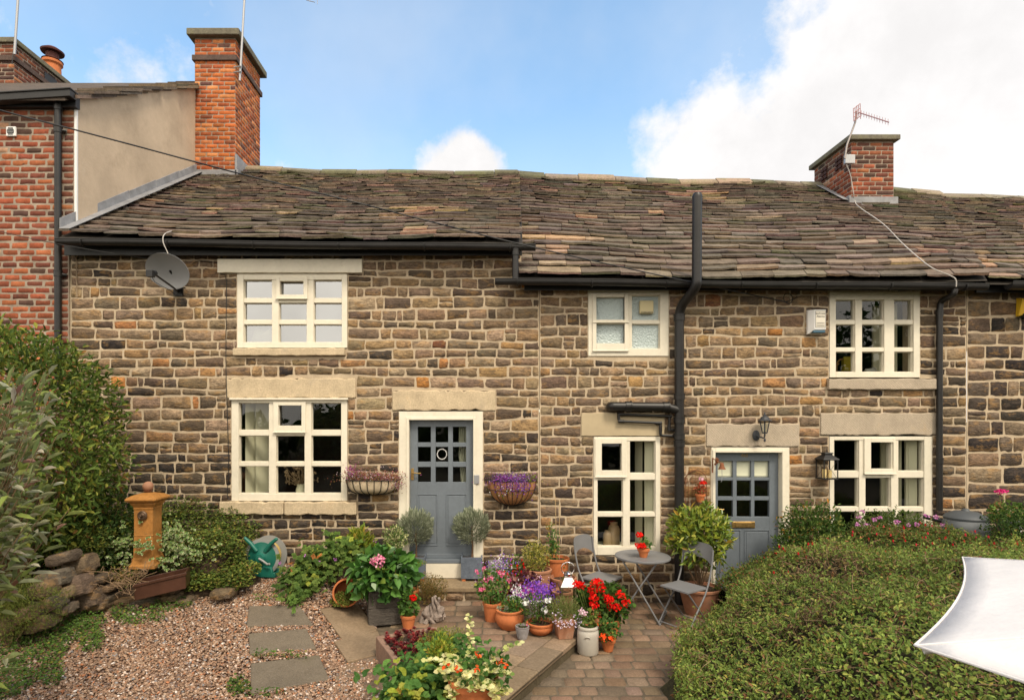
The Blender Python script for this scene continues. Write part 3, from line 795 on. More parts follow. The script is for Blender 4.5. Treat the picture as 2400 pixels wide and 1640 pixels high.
m = MB(); m.box(.5, 6.2, D-.14, D-.11, 3.96, 4.08); m.box(.5, 6.2, D-.11, D+.02, 4.04, 4.075); m.build('fascia', M['black'], cB, w=True)
m = MB(); m.box(6.2, 10.6, D-.14, D-.11, 3.93, 4.05); m.box(6.2, 10.6, D-.11, D+.02, 4.0, 4.045); m.build('fascia', M['black'], cC, w=True)
def pipe(parent, pts, r, collars=(), name='downpipe', lab=None, n=16):
    m = MB(); m.tube(pts, r, n)
    for (c, ax) in collars:
        c = Vector(c); ax = Vector(ax).normalized(); m.tube([c-ax*.035, c+ax*.035], r*1.18, n); m.tube([c+ax*.03, c+ax*.042], r*1.28, n)
    o = m.build(name, M['gutter'], parent, w=True, smooth=40)
    if lab: o['label'] = lab
    return o
def bend(pts, k=.06, n=5):
    "round the corners of a polyline"
    pts = [Vector(p) for p in pts]; out = [pts[0]]
    for i in range(1, len(pts)-1):
        a, b, c = pts[i-1], pts[i], pts[i+1]
        d1 = min(k, (a-b).length*.45); d2 = min(k, (c-b).length*.45)
        p = b+(a-b).normalized()*d1; q = b+(c-b).normalized()*d2
        for j in range(n+1):
            t = j/n; out.append(p*(1-t)**2+b*2*t*(1-t)+q*t*t)
    out.append(pts[-1]); return out
yp = D-.10
XS = (1592-PX)*yp/F
tp = at(1633, 668, YG-.13); tt = at(1634, 463, YG-.13)
pipe(cB, bend([at(1592, 1420, yp), at(1592, 722, yp), tp+Vector((0, 0, -.02)), tp+Vector((0, 0, .1)), tt], .13, 7), .058,
     [(at(1592, 715+30, yp), (0, 0, 1)), (at(1592, 930, yp), (0, 0, 1)), (at(1592, 985, yp), (0, 0, 1)), (at(1592, 1040, yp), (0, 0, 1)), (at(1592, 1023, yp), (0, 0, 1))], 'soil_pipe', 'thick black soil pipe rising past the roof edge')
m = MB(); m.lathe([(.058, -.01), (.060, .02), (.045, .05), (.0, .065)], tt, 16); m.build('vent_cowl', M['gutter'], cB, w=True, smooth=40)
pipe(cB, bend([at(1592, 962, yp), at(1562, 953, yp), at(1440, 952, yp), at(1433, 952, yp), at(1430, 952, D+.05)], .09, 6), .056, [(at(1472, 952, yp), (1, 0, 0)), (at(1560, 953.5, yp), (1, 0, 0))], 'soil_branch', 'thick horizontal black pipe above the smooth buff lintel')
yq = D-.06
pipe(cB, bend([at(1449, 967, D), at(1449, 969, yq), at(1460, 971, yq), at(1569, 975, yq), at(1569, 1006, yq), at(1590, 1009, yq)], .03), .017, [(at(1455, 971, yq), (1, 0, 0)), (at(1566, 975, yq), (1, 0, 0)), (at(1568, 1003, yq), (0, 0, 1))], 'waste_pipe', n=10)
pipe(cB, bend([at(1450, 972, yq), at(1450, 984, yq), at(1458, 987, yq), at(1548, 991, yq), at(1548, 1020, yq), at(1590, 1022, yq)], .03), .018, [(at(1455, 987, yq), (1, 0, 0)), (at(1543, 991, yq), (1, 0, 0)), (at(1548, 1004, yq), (0, 0, 1))], 'waste_pipe', n=10)
pipe(cA, [at(1208, 584, YG+.0), at(1208, 655, YG+.0)], .040, [(at(1208, 592, YG), (0, 0, 1))], 'downpipe', 'short black pipe joining the upper gutter to the lower one')
pipe(cB, bend([at(2238, 678, YG), at(2236, 690, YG), at(2205, 706, D-.06), at(2202, 730, D-.06), at(2202, 1196, D-.06)], .05), .035, [(at(2202, 735, D-.06), (0, 0, 1)), (at(2202, 1080, D-.06), (0, 0, 1))], 'downpipe', 'thin black rainwater pipe beside the lower right window')

# ============================================================ BRICK HOUSE (left)
h = thing('brick_house', 'tall red brick house at the left edge with a rendered gable', 'house', (-8, D, 0))
BX = -5.245; BF = D-.03; BE = 6.40
m = MB(); x1b = fx(166)
plate(m, (0, BF, 0), U3, W3, -12, x1b, -.1, 4.62, []); plate(m, (0, BF, 0), U3, W3, -12, BX-.002, 4.62, BE, []); wl = m.build('wall', M['sootmortar'], h, w=True)
ms = Masonry()
def cfB(u, v): return pick(BRK) if u < -5.55 and v < 6.15 else pick(BRD)
courses(ms, (0, BF, 0), U3, W3, N3, -8.2, x1b, 0, 4.6, [], (.0795, .0815), (.205, .225), .005, .006, cfB, wob=.003, bond=.12, rag=.003, rk=.06, rough=.0018, nx=5, nz=4)
courses(ms, (0, BF, 0), U3, W3, N3, -8.2, BX-.004, 4.603, BE, [], (.0795, .0815), (.205, .225), .005, .006, cfB, wob=.003, bond=.12, rag=.003, rk=.06, rough=.0018, nx=5, nz=4)
ms.build('brickwork', M['brick'], wl)
gy = 10.42
gs = (8.54-6.44)/(10.75-D)
m = MB(); zt = lambda y: 6.44+gs*(y-D)
yy = np.linspace(BF, 13.2, 22); vs = []
for y in yy:
    top = zt(y) if y < 11 else zt(11)-(y-11)*gs
    bot = 3.9
    for k in range(9): vs.append((BX+.02+.004*math.sin(y*3+k), y, bot+(top-bot)*k/8))
fs = [(i*9+k, i*9+9+k, i*9+10+k, i*9+k+1) for i in range(21) for k in range(8)]
m.add(vs, fs); m.build('gable_wall', M['render'], h, w=True, smooth=True)['label'] = 'smooth buff rendered gable above the cottage roof'
m = MB(); m.box(BX-.001, BX+.028, BF-.006, BF+.02, 4.6, 6.42); m.build('corner_bead', M['white'], h, w=True)
# lead flashing along the cottage roof
m = MB(); a = PA(0, .0, .07); b = PA(0, .90, .07)
for k in range(5):
    p = a+(b-a)*(k/5); q = a+(b-a)*((k+1)/5)
    m.poly([p+Vector((.025, 0, .0)), q+Vector((.025, 0, .0)), q+Vector((.025, 0, .14)), p+Vector((.025, 0, .13))], (.008+.003*k, 0, 0))
    m.poly([p+Vector((.02, 0, .0)), p+Vector((.16, 0, .0)), q+Vector((.16, 0, .0)), q+Vector((.02, 0, .0))], (0, 0, .012))
m.build('flashing', M['lead'], h, w=True, bevel=.003)
# roof of the brick house, its slates showing at the verge
m = MB(); m.cur = (.09, .07, .055); m.poly([(-12, D-.2, zt(D-.2)), (BX, D-.2, zt(D-.2)), (BX, 11, zt(11)), (-12, 11, zt(11))], (0, 0, .05)); m.poly([(-12, 13.4, zt(8.6)), (BX, 13.4, zt(8.6)), (BX, 11, zt(11)), (-12, 11, zt(11))], (0, 0, .05))
rb = m.build('roof', M['slate'], h, w=True)
m = MB(); y = D-.12
while y < 10.9:
    L = rnd.uniform(.28, .5)
    for lay in range(2):
        th = rnd.uniform(.022, .04); o_ = rnd.uniform(.05, .13); z0 = zt(y)-.01+lay*.042
        e = rnd.uniform(-.02, .06)
        m.poly([(BX-.5, y, z0+.03), (BX+o_, y, z0+.03), (BX+o_-.02, y+L*1.5, z0+gs*L*1.5-.01), (BX-.5, y+L*1.5, z0+gs*L*1.5-.01)], (0, -.01, th), pick(SL))
    y += L*.8
m.build('verge_slates', M['slate'], rb, w=True)
# its gutter, fascia and downpipe
m = MB(); yg = D-.16; za = zg(0, 232, yg); zb_ = zg(190, 222, yg)
m.box(-12, BX+.06, yg+.06, D-.02, zb_-.12, zb_+.06); m.build('fascia', M['black'], h, w=True)
m = MB(); m.poly([(-12, yg-.06, za-.42), (BX+.075, yg-.06, zb_-.05), (BX+.075, yg-.06, zb_+.05), (-12, yg-.06, za-.32)], (0, .12, 0)); m.poly([(-12, yg-.075, za-.335), (BX+.085, yg-.075, zb_+.035), (BX+.085, yg-.075, zb_+.055), (-12, yg-.075, za-.315)], (0, .15, 0))
m.build('gutter', M['gutter'], h, w=True, bevel=.006)
yd = BF-.07
pipe(h, bend([at(131, 232, yd), at(136, 245, yd), at(136, 900, yd)], .03), .040, [(at(136, 252, yd), (0, 0, 1)), (at(136, 305, yd), (0, 0, 1)), (at(136, 642, yd), (0, 0, 1))], 'downpipe')
m = MB()
for py in (305, 642): m.tube([at(136, py, yd), at(156, py+3, BF-.02)], .02, 8)
m.build('pipe_bracket', M['gutter'], h, w=True)
# wall vent
c = at(27, 309, BF-.02); m = MB(); m.obox(c, (.125, .03, .125)); vo = m.build('wall_vent', M['white'], h, w=True, bevel=.01)
m = MB()
for k in range(5):
    hw = (.03, .042, .046, .042, .03)[k]; m.obox(c+Vector((.0, -.018, (k-2)*.019)), (hw*2, .006, .009))
m.build('vent_slot', M['black'], vo, w=True)
# big stack of the brick house, chimney pot and cowl
cx_ = -1103*11.0/F
chC = chimney(h, cx_-2.2, cx_, 11.0, 13.4, 8.2, 9.50, BRD, band=.34, capover=.05, cap=.10)
for y0 in (11.75, 12.6):
    m = MB(); m.box(cx_+.006, cx_+.012, y0, y0+.34, 9.26, 9.42); m.build('air_brick', M['black'], chC, w=True)
pc = at(123, 160, 12.4); pc.z = 9.58
m = MB(); m.lathe([(.17, 0), (.155, .35), (.19, .38), (.19, .43), (.15, .44), (0, .44)], pc, 24); po = m.build('chimney_pot', M['terracotta'], chC, w=True, smooth=40)
m = MB(); m.lathe([(.12, .44), (.12, .62), (0, .62)], pc, 16); m.lathe([(.0, .66), (.21, .62), (.22, .65), (.12, .72), (0, .73)], pc, 24); m.lathe([(.16, .43), (.2, .45), (.17, .47)], pc, 24)
m.build('cowl', mat('rusty_cowl', (.09, .03, .025), rough=.7), po, w=True, smooth=40)
# ============================================================ GROUND
M['earth'] = mat('garden_earth', (.06, .05, .03), rough=1, vary=((2, .6, 1.4), (30, .6, 1.4)), bump=(30, .8, .02))
m = MB(); m.add([(-400, -400, -.06), (400, -400, -.06), (400, 400, -.06), (-400, 400, -.06)], [(0, 1, 2, 3)])
g = m.build('ground', M['earth'], None, kind='structure')
def setts(name, poly_in, u0, u1, v0, v1, z, rowh, wid, pal, gap, mt, bedcol, rot=0.0, oz=None, h=.008):
    ms = Masonry(); c, s = math.cos(rot), math.sin(rot)
    U = (c, s, 0); W = (-s, c, 0)
    def inside(u, v): return poly_in(u*c-v*s, u*s+v*c)
    courses(ms, (0, 0, z-h), U, W, (0, 0, 1), u0, u1, v0, v1, [], rowh, wid, gap, h, lambda u, v: pick(pal), wob=.003, inside=inside, bond=.09, rag=.002, rk=.03, rough=.0012, nx=5, nz=4)
    return ms.build(name, mt, None, w=False, kind='structure')
K0, K1, K2 = Vector((1.02, 7.38)), Vector((.94, 5.82)), Vector((-.25, 3.86))
def right_of_kerb(x, y):
    if y > K1.y: return x > K1.x+.02
    t = (y-K2.y)/(K1.y-K2.y); return x > K2.x+(K1.x-K2.x)*t+.03
PAV = [(4, (.185, .125, .083)), (3, (.170, .115, .078)), (2, (.195, .126, .082)), (1.5, (.175, .128, .090)), (.3, (.150, .108, .076))]
M['paver'] = mat('block_paving', rough=.92, spec=.15, vary=((3, .75, 1.2), (60, .75, 1.25)), blot=((90, .68, .04, (.38, .33, .27), .7), (3.0, .62, .15, (.07, .07, .03), .4)), bump=(70, .6, .005))
M['joint'] = mat('mossy_joints', (.11, .085, .058), rough=1, vary=((8, .6, 1.4),), bump=(50, .6, .006))
m = MB(); m.add([(-.6, 2.6, -.012), (6.3, 2.6, -.012), (6.3, D, -.012), (-.6, D, -.012)], [(0, 1, 2, 3)]); m.build('paving_bed', M['joint'], None, kind='structure')
setts('block_paving', lambda x, y: right_of_kerb(x, y), -.6, 3.2, 3.0, 7.385, .0, (.168, .176), (.15, .25), PAV, .010, M['paver'], None)
# upper terrace: setts behind, big flags along the kerb
ZU = .13
M['flag'] = mat('stone_flag', rough=.92, spec=.15, vary=((2.2, .7, 1.2), (40, .8, 1.2)), blot=((80, .67, .04, (.42, .37, .30), .6), (2.6, .56, .12, (.10, .078, .045), .45)), bump=(45, .6, .006))
def on_terrace(x, y):
    return (not right_of_kerb(x-.30*1, y-.0)) and x > -1.02 and y < 7.38 and (x+.3) > -.7+.0*y
bedu = MB()
bedu.poly([(-1.3, 3.4, ZU-.03), (-.58, 3.4, ZU-.03), (K2.x, K2.y, ZU-.03), (K1.x, K1.y, ZU-.03), (K0.x, K0.y, ZU-.03), (-1.3, D, ZU-.03)], (0, 0, .018))
bedu.build('terrace_bed', M['joint'], None, kind='structure')
kd = (K1-K2).normalized(); kn = Vector((-kd.y, kd.x))      # along the kerb / towards the terrace
def terr_in(x, y):
    p = Vector((x, y))-K2
    if y > 6.02: return -1.0 < x < .62
    return p.dot(kn) > .50 and x > -1.25 and y < 7.38
setts('terrace_paving', terr_in, -1.3, 1.1, 3.6, 7.38, ZU, (.17, .19), (.18, .30), PAV+[(2, (.20, .15, .105))], .009, M['paver'], None)
m = MB()
# kerb flags
rr = random.Random(4); t = -.35; Lk = (K1-K2).length
FC = [(2, (.235, .170, .112)), (2, (.26, .19, .125)), (1, (.205, .15, .10))]
while t < Lk:
    L = rr.uniform(.45, .75); t2 = t+L
    if t2 > Lk-.2: t2 = Lk+.0
    for (a, b) in ((0, .22), (.228, .488)):
        sh = 0 if a == 0 else .2
        p = [K2+kd*(t+.004+sh)+kn*a, K2+kd*(t2-.004+(sh if t2 < Lk-.01 else 0))+kn*a, K2+kd*(t2-.004+(sh if t2 < Lk-.01 else 0))+kn*b, K2+kd*(t+.004+sh)+kn*b]
        zz = ZU+rr.uniform(-.002, .003)
        m.poly([(q.x, q.y, zz-.055) for q in p], (0, 0, .055), pick(FC))
    # rough risers beneath the overhanging flags
    q = [K2+kd*(t+.006)+kn*.02, K2+kd*(t2-.006)+kn*.02, K2+kd*(t2-.006)+kn*.2, K2+kd*(t+.006)+kn*.2]
    m.poly([(v.x, v.y, -.03) for v in q], (0, 0, ZU-.03), (.10, .08, .05))
    t = t2
m.poly([(K1.x-.26, K1.y+.03, ZU-.05), (K1.x, K1.y+.03, ZU-.05), (K1.x+.03, 6.6, ZU-.05), (K1.x-.24, 6.6, ZU-.05)], (0, 0, .05), FC[0][1])
m.poly([(K1.x-.23, 6.61, ZU-.05), (K1.x+.03, 6.61, ZU-.05), (K1.x+.08, 7.37, ZU-.05), (K1.x-.2, 7.37, ZU-.05)], (0, 0, .05), FC[1][1])
m.poly([(K1.x-.2, K1.y+.05, -.03), (K1.x-.02, K1.y+.05, -.03), (K1.x+.05, 7.37, -.03), (K1.x-.2, 7.37, -.03)], (0, 0, ZU-.03), (.10, .08, .05))
m.build('kerb', M['flag'], None, bevel=.012, kind='structure')
# large flags on the brick paving by the table (photo: broad slabs under table front)
m = MB()
for (a, b, c, d) in ((1478, 1565, 1472, 1500), (1568, 1660, 1470, 1500)):
    pass
# the step below the left door
m = MB(); s0, s1 = at(1015, 1385, 7.02).x, at(1150, 1385, 7.02).x
m.poly([(s0-.12, 6.99, .235), (s1+.30, 6.99, .235), (s1+.34, D-.005, .235), (s0-.2, D-.005, .235)], (0, 0, .06), (.25, .185, .115))
m.build('door_step', M['flag'], None, bevel=.012, kind='structure')
ms = Masonry(); courses(ms, (0, 7.03, 0), U3, W3, N3, s0-.2, s1+.3, ZU-.01, .233, [], (.10, .12), (.22, .42), .016, .015, lambda x, z: pick([(1, (.27, .19, .11)), (1, (.33, .24, .15)), (.6, (.18, .13, .09))]), wob=.004)
ms.build('step_riser', M['stone'], None, w=False, kind='structure')
m = MB(); m.box(s0-.2, s1+.3, 7.032, 7.3, ZU-.02, .234); m.build('step_core', M['mortar'], None, kind='structure')

# gravel: base sheet, then pebbles
M['gravelbase'] = mat('gravel_bed', (.13, .075, .05), rough=1, vary=((60, .5, 1.5),), bump=(80, 1, .01))
nx, ny = 60, 50
gx = np.linspace(-7.6, -.62, nx); gy_ = np.linspace(2.6, 7.39, ny)
V = []
for y in gy_:
    for x in gx: V.append((x, y, gz(x, y)-.016+.006*math.sin(x*5+y*3)))
idx = np.arange(nx*ny).reshape(ny, nx)
Fq = np.stack([idx[:-1, :-1].ravel(), idx[:-1, 1:].ravel(), idx[1:, 1:].ravel(), idx[1:, :-1].ravel()], 1)
# keep the sheet left of the terrace
cxs = np.array([V[f[0]] for f in Fq])
keep = ~((cxs[:, 0] > -1.15) & (cxs[:, 1] > 5.9))
nbuild('gravel_path', V, Fq[keep], np.ones((len(V), 3)), M['gravelbase'], kind='structure')
SLAB = [[(578, 1468), (735, 1468-1), (702, 1420), (584, 1421)], [(585, 1534), (741, 1520), (718, 1474), (583, 1486)], [(588, 1626), (772, 1594), (748, 1536), (588, 1556)], [(640, 1700), (800, 1660), (772, 1614), (630, 1640)]]
BIG = [[(806, 1504), (884, 1478), (838, 1413), (750, 1428)], [(815, 1552), (905, 1530), (886, 1480), (783, 1504)]]
slabs = []
M['concrete'] = mat('concrete_slab', rough=.95, spec=.1, vary=((3, .75, 1.15), (80, .75, 1.25)), blot=((130, .60, .05, (.36, .33, .29), .6), (3, .55, .12, (.08, .07, .04), .45)), bump=(90, .6, .004))
for k, s in enumerate(SLAB[:3]+BIG):
    P_ = [on(px, py) for px, py in s]
    zt_ = max(p.z for p in P_)*.5+min(p.z for p in P_)*.5+.012
    slabs.append([(p.x, p.y) for p in P_])
    m = MB(); pts = [Vector((p.x, p.y, gz(p.x, p.y)+.012-.05)) for p in P_]
    m.poly(pts, (0, 0, .05), (.150, .122, .090) if k < 3 else (.215, .155, .10))
    m.build('stepping_slab', M['concrete'] if k < 3 else M['flag'], None, bevel=.008, kind='structure')
def in_poly(x, y, P_):
    c = False; n = len(P_)
    for i in range(n):
        x1, y1 = P_[i]; x2, y2 = P_[(i+1) % n]
        if (y1 > y) != (y2 > y) and x < (x2-x1)*(y-y1)/(y2-y1)+x1: c = not c
    return c
ico = []
t_ = (1+5**.5)/2
for a in (-1, 1):
    for b in (-t_, t_): ico += [(a, b, 0), (0, a, b), (b, 0, a)]
ico = np.array(ico)/math.sqrt(1+t_*t_)
IF = []
for i in range(12):
    for j in range(i+1, 12):
        for k in range(j+1, 12):
            if all(abs(np.linalg.norm(ico[p]-ico[q])-1.0515) < .02 for p, q in ((i, j), (j, k), (i, k))):
                n_ = np.cross(ico[j]-ico[i], ico[k]-ico[i])
                IF.append((i, j, k) if np.dot(n_, ico[i]) > 0 else (i, k, j))
IF = np.array(IF)
def pebbles(name, n, xr, yr_, test, zf, size, pal, mt, kind='stuff', dens=None):
    P_ = []
    r2 = random.Random(9)
    while len(P_) < n:
        x = r2.uniform(*xr); y = r2.uniform(*yr_)
        if test(x, y): P_.append((x, y, zf(x, y)))
    P_ = np.array(P_); s = rng.uniform(size[0], size[1], (n, 1, 1))*rng.uniform(.6, 1.25, (n, 1, 3)); s[:, :, 2] *= .62
    base = ico[None]*(1+rng.uniform(-.18, .18, (n, 12, 1)))*s
    a = rng.uniform(0, 6.28, n); ca, sa = np.cos(a)[:, None], np.sin(a)[:, None]; tl = rng.normal(0, .3, (n, 1))
    X = base[:, :, 0]*ca-base[:, :, 1]*sa; Y = base[:, :, 0]*sa+base[:, :, 1]*ca; Z = base[:, :, 2]+X*tl
    V = np.stack([X, Y, Z], 2)+P_[:, None, :]
    V[:, :, 2] += rng.uniform(-.006, .010, (n, 1))
    Fc = IF[None]+(np.arange(n)*12)[:, None, None]
    cols = np.array([p[1] for p in pal]); w = np.array([p[0] for p in pal], float); w /= w.sum()
    C = cols[rng.choice(len(pal), n, p=w)]*rng.uniform(.75, 1.25, (n, 1))
    o = nbuild(name, V.reshape(-1, 3), Fc.reshape(-1, 3), np.repeat(C, 12, 0), mt, smooth=True, kind=kind)
    return o
GR = [(5, (.28, .170, .108)), (3.5, (.22, .135, .088)), (2.4, (.35, .240, .165)), (1.2, (.48, .38, .31)), (1, (.17, .12, .10)), (.8, (.36, .15, .07)), (.5, (.20, .19, .19)), (.2, (.62, .55, .5))]
M['pebble'] = mat('pebble', rough=.6, spec=.3, vary=((40, .8, 1.2),))
def gtest(x, y):
    if x > -.60-.0*y: return False
    if x > -1.15 and y > 5.3: return False
    if x > -.95 and y > 4.75: return False
    return not any(in_poly(x, y, s) for s in slabs)
pb = pebbles('gravel', 46000, (-4.6, -.55), (3.9, 7.3), gtest, lambda x, y: gz(x, y)-.004+.006*math.sin(x*3+y*4), (.008, .0165), GR, M['pebble'])

# ============================================================ CAMERA, SKY, SUN
cam = bpy.data.cameras.new('camera'); co = bpy.data.objects.new('camera', cam); COL.objects.link(co)
co.location = (0, 0, CZ); co.rotation_euler = (R(90), 0, 0)
cam.sensor_width = 36; cam.lens = F/2400*36
cam.shift_x = (1200-PX)/2400; cam.shift_y = (PY-820)/2400
cam.clip_end = 2000; cam.clip_start = .05
SC.camera = co

SUN_EL, SUN_AZ = 52, 152      # azimuth measured clockwise from +Y: behind and to the right of the camera
wd = bpy.data.worlds.new('World'); SC.world = wd; wd.use_nodes = True
nt = wd.node_tree; N = nt.nodes; L = nt.links
bg = N['Background']; bg.inputs['Strength'].default_value = .14
sky = N.new('ShaderNodeTexSky'); sky.sky_type = 'NISHITA'; sky.sun_disc = False
sky.sun_elevation = R(SUN_EL); sky.sun_rotation = R(SUN_AZ); sky.air_density = 1.0; sky.dust_density = .8; sky.ozone_density = 1.2
tc = N.new('ShaderNodeTexCoord')
def nz(scale, det=6, rg=.55, vec=None):
    n = N.new('ShaderNodeTexNoise'); n.inputs['Scale'].default_value = scale; n.inputs['Detail'].default_value = det; n.inputs['Roughness'].default_value = rg
    L.new(vec or tc.outputs['Generated'], n.inputs['Vector']); return n.outputs['Fac']
def math_(op, a, b=None, clamp=False):
    n = N.new('ShaderNodeMath'); n.operation = op; n.use_clamp = clamp
    for i, v in enumerate((a, b)):
        if v is None: continue
        if isinstance(v, (int, float)): n.inputs[i].default_value = v
        else: L.new(v, n.inputs[i])
    return n.outputs[0]
def mr(v, a0, a1, b0, b1, smooth=True):
    n = N.new('ShaderNodeMapRange'); n.interpolation_type = 'SMOOTHSTEP' if smooth else 'LINEAR'
    L.new(v, n.inputs[0])
    for i, x in enumerate((a0, a1, b0, b1)): n.inputs[i+1].default_value = x
    return n.outputs[0]
def blobd(px, py, r_, amt):
    d = Vector(((px-PX)/F, 1, (PY-py)/F)).normalized()
    n = N.new('ShaderNodeVectorMath'); n.operation = 'DISTANCE'; L.new(tc.outputs['Generated'], n.inputs[0]); n.inputs[1].default_value = d
    return mr(n.outputs['Value'], r_, 0, 0, amt)
tot = None
for b in ((2470, 170, .50, 1.35), (2300, 420, .60, 1.5), (1965, 170, .18, .9), (1690, 400, .24, 1.05), (1590, 420, .16, .9), (1900, 430, .26, 1.1), (1090, 405, .135, 1.0), (1060, 372, .06, .8), (680, 405, .10, .65), (2800, 200, .7, 1.4), (330, 80, .38, .46), (120, 260, .3, .42), (-300, 100, .5, .6)):
    v = blobd(*b); tot = v if tot is None else math_('MAXIMUM', tot, v)
# unseen overcast behind the camera, added for front light and window reflections
sx = N.new('ShaderNodeSeparateXYZ'); L.new(tc.outputs['Generated'], sx.inputs[0])
back = mr(sx.outputs['Y'], .25, -.35, 0, 1.1); tot = math_('MAXIMUM', tot, back)
f = math_('ADD', tot, math_('MULTIPLY', math_('SUBTRACT', nz(6.5, 10, .60), .5), 1.35))
f = math_('ADD', f, math_('MULTIPLY', math_('SUBTRACT', nz(22, 8, .6), .5), .35))
mask = mr(f, .34, .72, 0, 1)
thin = mr(nz(2.0, 6, .55), .42, .8, 0, .28)
hor = mr(sx.outputs['Z'], .55, .20, 0.0, .38)
mask = math_('MAXIMUM', mask, math_('MAXIMUM', thin, hor))
shade = mr(nz(5.5, 6, .6), .3, .7, .92, 1.08)
cc = N.new('ShaderNodeVectorMath'); cc.operation = 'SCALE'; cc.inputs[0].default_value = (7.2, 7.05, 7.0); L.new(shade, cc.inputs['Scale'])
tint = N.new('ShaderNodeVectorMath'); tint.operation = 'MULTIPLY'; L.new(sky.outputs[0], tint.inputs[0]); tint.inputs[1].default_value = (2.1, 2.4, 2.25)
mx = N.new('ShaderNodeMix'); mx.data_type = 'RGBA'; L.new(mask, mx.inputs['Factor']); L.new(tint.outputs[0], mx.inputs['A']); L.new(cc.outputs[0], mx.inputs['B'])
bb = N.new('ShaderNodeVectorMath'); bb.operation = 'MULTIPLY'   # unseen sky behind the camera, brightened and warmed to light the facade
bf = N.new('ShaderNodeMix'); bf.data_type = 'RGBA'; L.new(mr(sx.outputs['Y'], .15, -.3, 0, 1), bf.inputs['Factor']); bf.inputs['A'].default_value = (1, 1, 1, 1); bf.inputs['B'].default_value = (2.1, 1.98, 1.72, 1)
L.new(mx.outputs['Result'], bb.inputs[0]); L.new(bf.outputs['Result'], bb.inputs[1])
L.new(bb.outputs[0], bg.inputs['Color'])
sl = bpy.data.lights.new('sun', 'SUN'); sl.energy = 3.3; sl.angle = R(13); sl.color = (1, .88, .70)
so = bpy.data.objects.new('sun', sl); COL.objects.link(so)
az = R(SUN_AZ); dv = Vector((math.sin(az)*math.cos(R(SUN_EL)), math.cos(az)*math.cos(R(SUN_EL)), math.sin(R(SUN_EL))))
so.rotation_euler = dv.to_track_quat('Z', 'Y').to_euler(); so.location = dv*30
SC.view_settings.view_transform = 'Standard'; SC.view_settings.look = 'None'; SC.view_settings.exposure = 0.0; SC.view_settings.gamma = 1
SC.cycles.max_bounces = 6; SC.cycles.transparent_max_bounces = 12; SC.cycles.caustics_reflective = False; SC.cycles.caustics_refractive = False
SC.cycles.use_denoising = True
# ============================================================ PLANTS
def nrm(a): return a/np.maximum(1e-9, np.linalg.norm(a, axis=-1, keepdims=True))
class Leaves:
    "accumulates folded oval leaves; shape: widths at 1/3 and 2/3 of the length"
    def __init__(s): s.V = []; s.C = []; s.n = 0
    def add(s, P, A, Nn, L, Wd, C, fold=.25, w=(.8, 1.0), curl=.15):
        P = np.asarray(P, float); n = len(P)
        if n == 0: return s
        A = nrm(np.asarray(A, float)); Nn = np.asarray(Nn, float)
        S = nrm(np.cross(A, Nn)); Nn = nrm(np.cross(S, A))
        L = np.broadcast_to(np.asarray(L, float), (n,))[:, None]; Wd = np.broadcast_to(np.asarray(Wd, float), (n,))[:, None]*.5
        up = Nn*Wd*fold*2
        b = P; t = P+A*L-Nn*L*curl
        l1 = P+A*L*.33+S*Wd*w[0]+up*w[0]; l2 = P+A*L*.68+S*Wd*w[1]+up*w[1]-Nn*L*curl*.4
        r1 = P+A*L*.33-S*Wd*w[0]+up*w[0]; r2 = P+A*L*.68-S*Wd*w[1]+up*w[1]-Nn*L*curl*.4
        s.V.append(np.stack([b, l1, l2, t, r2, r1], 1)); s.C.append(np.asarray(C, float)); s.n += n
        return s
    def build(s, name, mt, parent=None, world=False, kind=None):
        V = np.concatenate(s.V); C = np.concatenate(s.C); n = len(V)
        i = np.arange(n)[:, None]*6
        Fq = np.concatenate([i+np.array([[0, 3, 2, 1]]), i+np.array([[0, 5, 4, 3]])], 0)
        off = origin(parent) if (world and parent is not None) else None
        return nbuild(name, V.reshape(-1, 3), Fq, np.repeat(C, 6, 0), mt, parent, off, smooth=False, kind=kind)
def lump(P, f, seed=0):
    x, y, z = P[:, 0], P[:, 1], P[:, 2]
    return (np.sin(x*f+seed)+np.sin(y*f*1.3+seed*2.1+x*f*.4)+np.sin(z*f*1.1+seed*.7+y*f*.5)+.6*np.sin((x+z)*f*2.3+seed)+.6*np.sin((y-x)*f*2.7))/4.2
def colr(P, pal, f=3.0, seed=0, var=.18, clump=.28):
    cols = np.array([p[1] for p in pal]); w = np.array([p[0] for p in pal], float); w /= w.sum()
    n = len(P); c = cols[rng.choice(len(pal), n, p=w)]
    k = (1+clump*lump(P, f, seed))*rng.uniform(1-var, 1+var, n)
    return np.clip(c*k[:, None], 0, .95)
def rdir(n): return nrm(rng.normal(0, 1, (n, 3)))
G_MID = [(4, (.070, .125, .022)), (3, (.10, .165, .028)), (2, (.045, .085, .018)), (1, (.16, .21, .035)), (.3, (.30, .27, .04))]
G_DARK = [(4, (.045, .09, .018)), (3, (.032, .065, .015)), (2, (.075, .13, .025)), (.5, (.15, .19, .03))]
G_YEL = [(4, (.26, .30, .035)), (3, (.17, .24, .03)), (2, (.36, .36, .06)), (1, (.10, .16, .025)), (.5, (.46, .30, .05))]
G_GREY = [(4, (.27, .30, .20)), (3, (.35, .38, .27)), (2, (.19, .22, .14)), (1, (.44, .46, .35))]
G_VAR = [(3, (.42, .44, .20)), (3, (.55, .55, .28)), (4, (.09, .16, .04)), (3, (.14, .20, .05))]
G_BRN = [(3, (.16, .13, .04)), (3, (.24, .15, .05)), (2, (.10, .13, .03)), (2, (.32, .22, .07))]
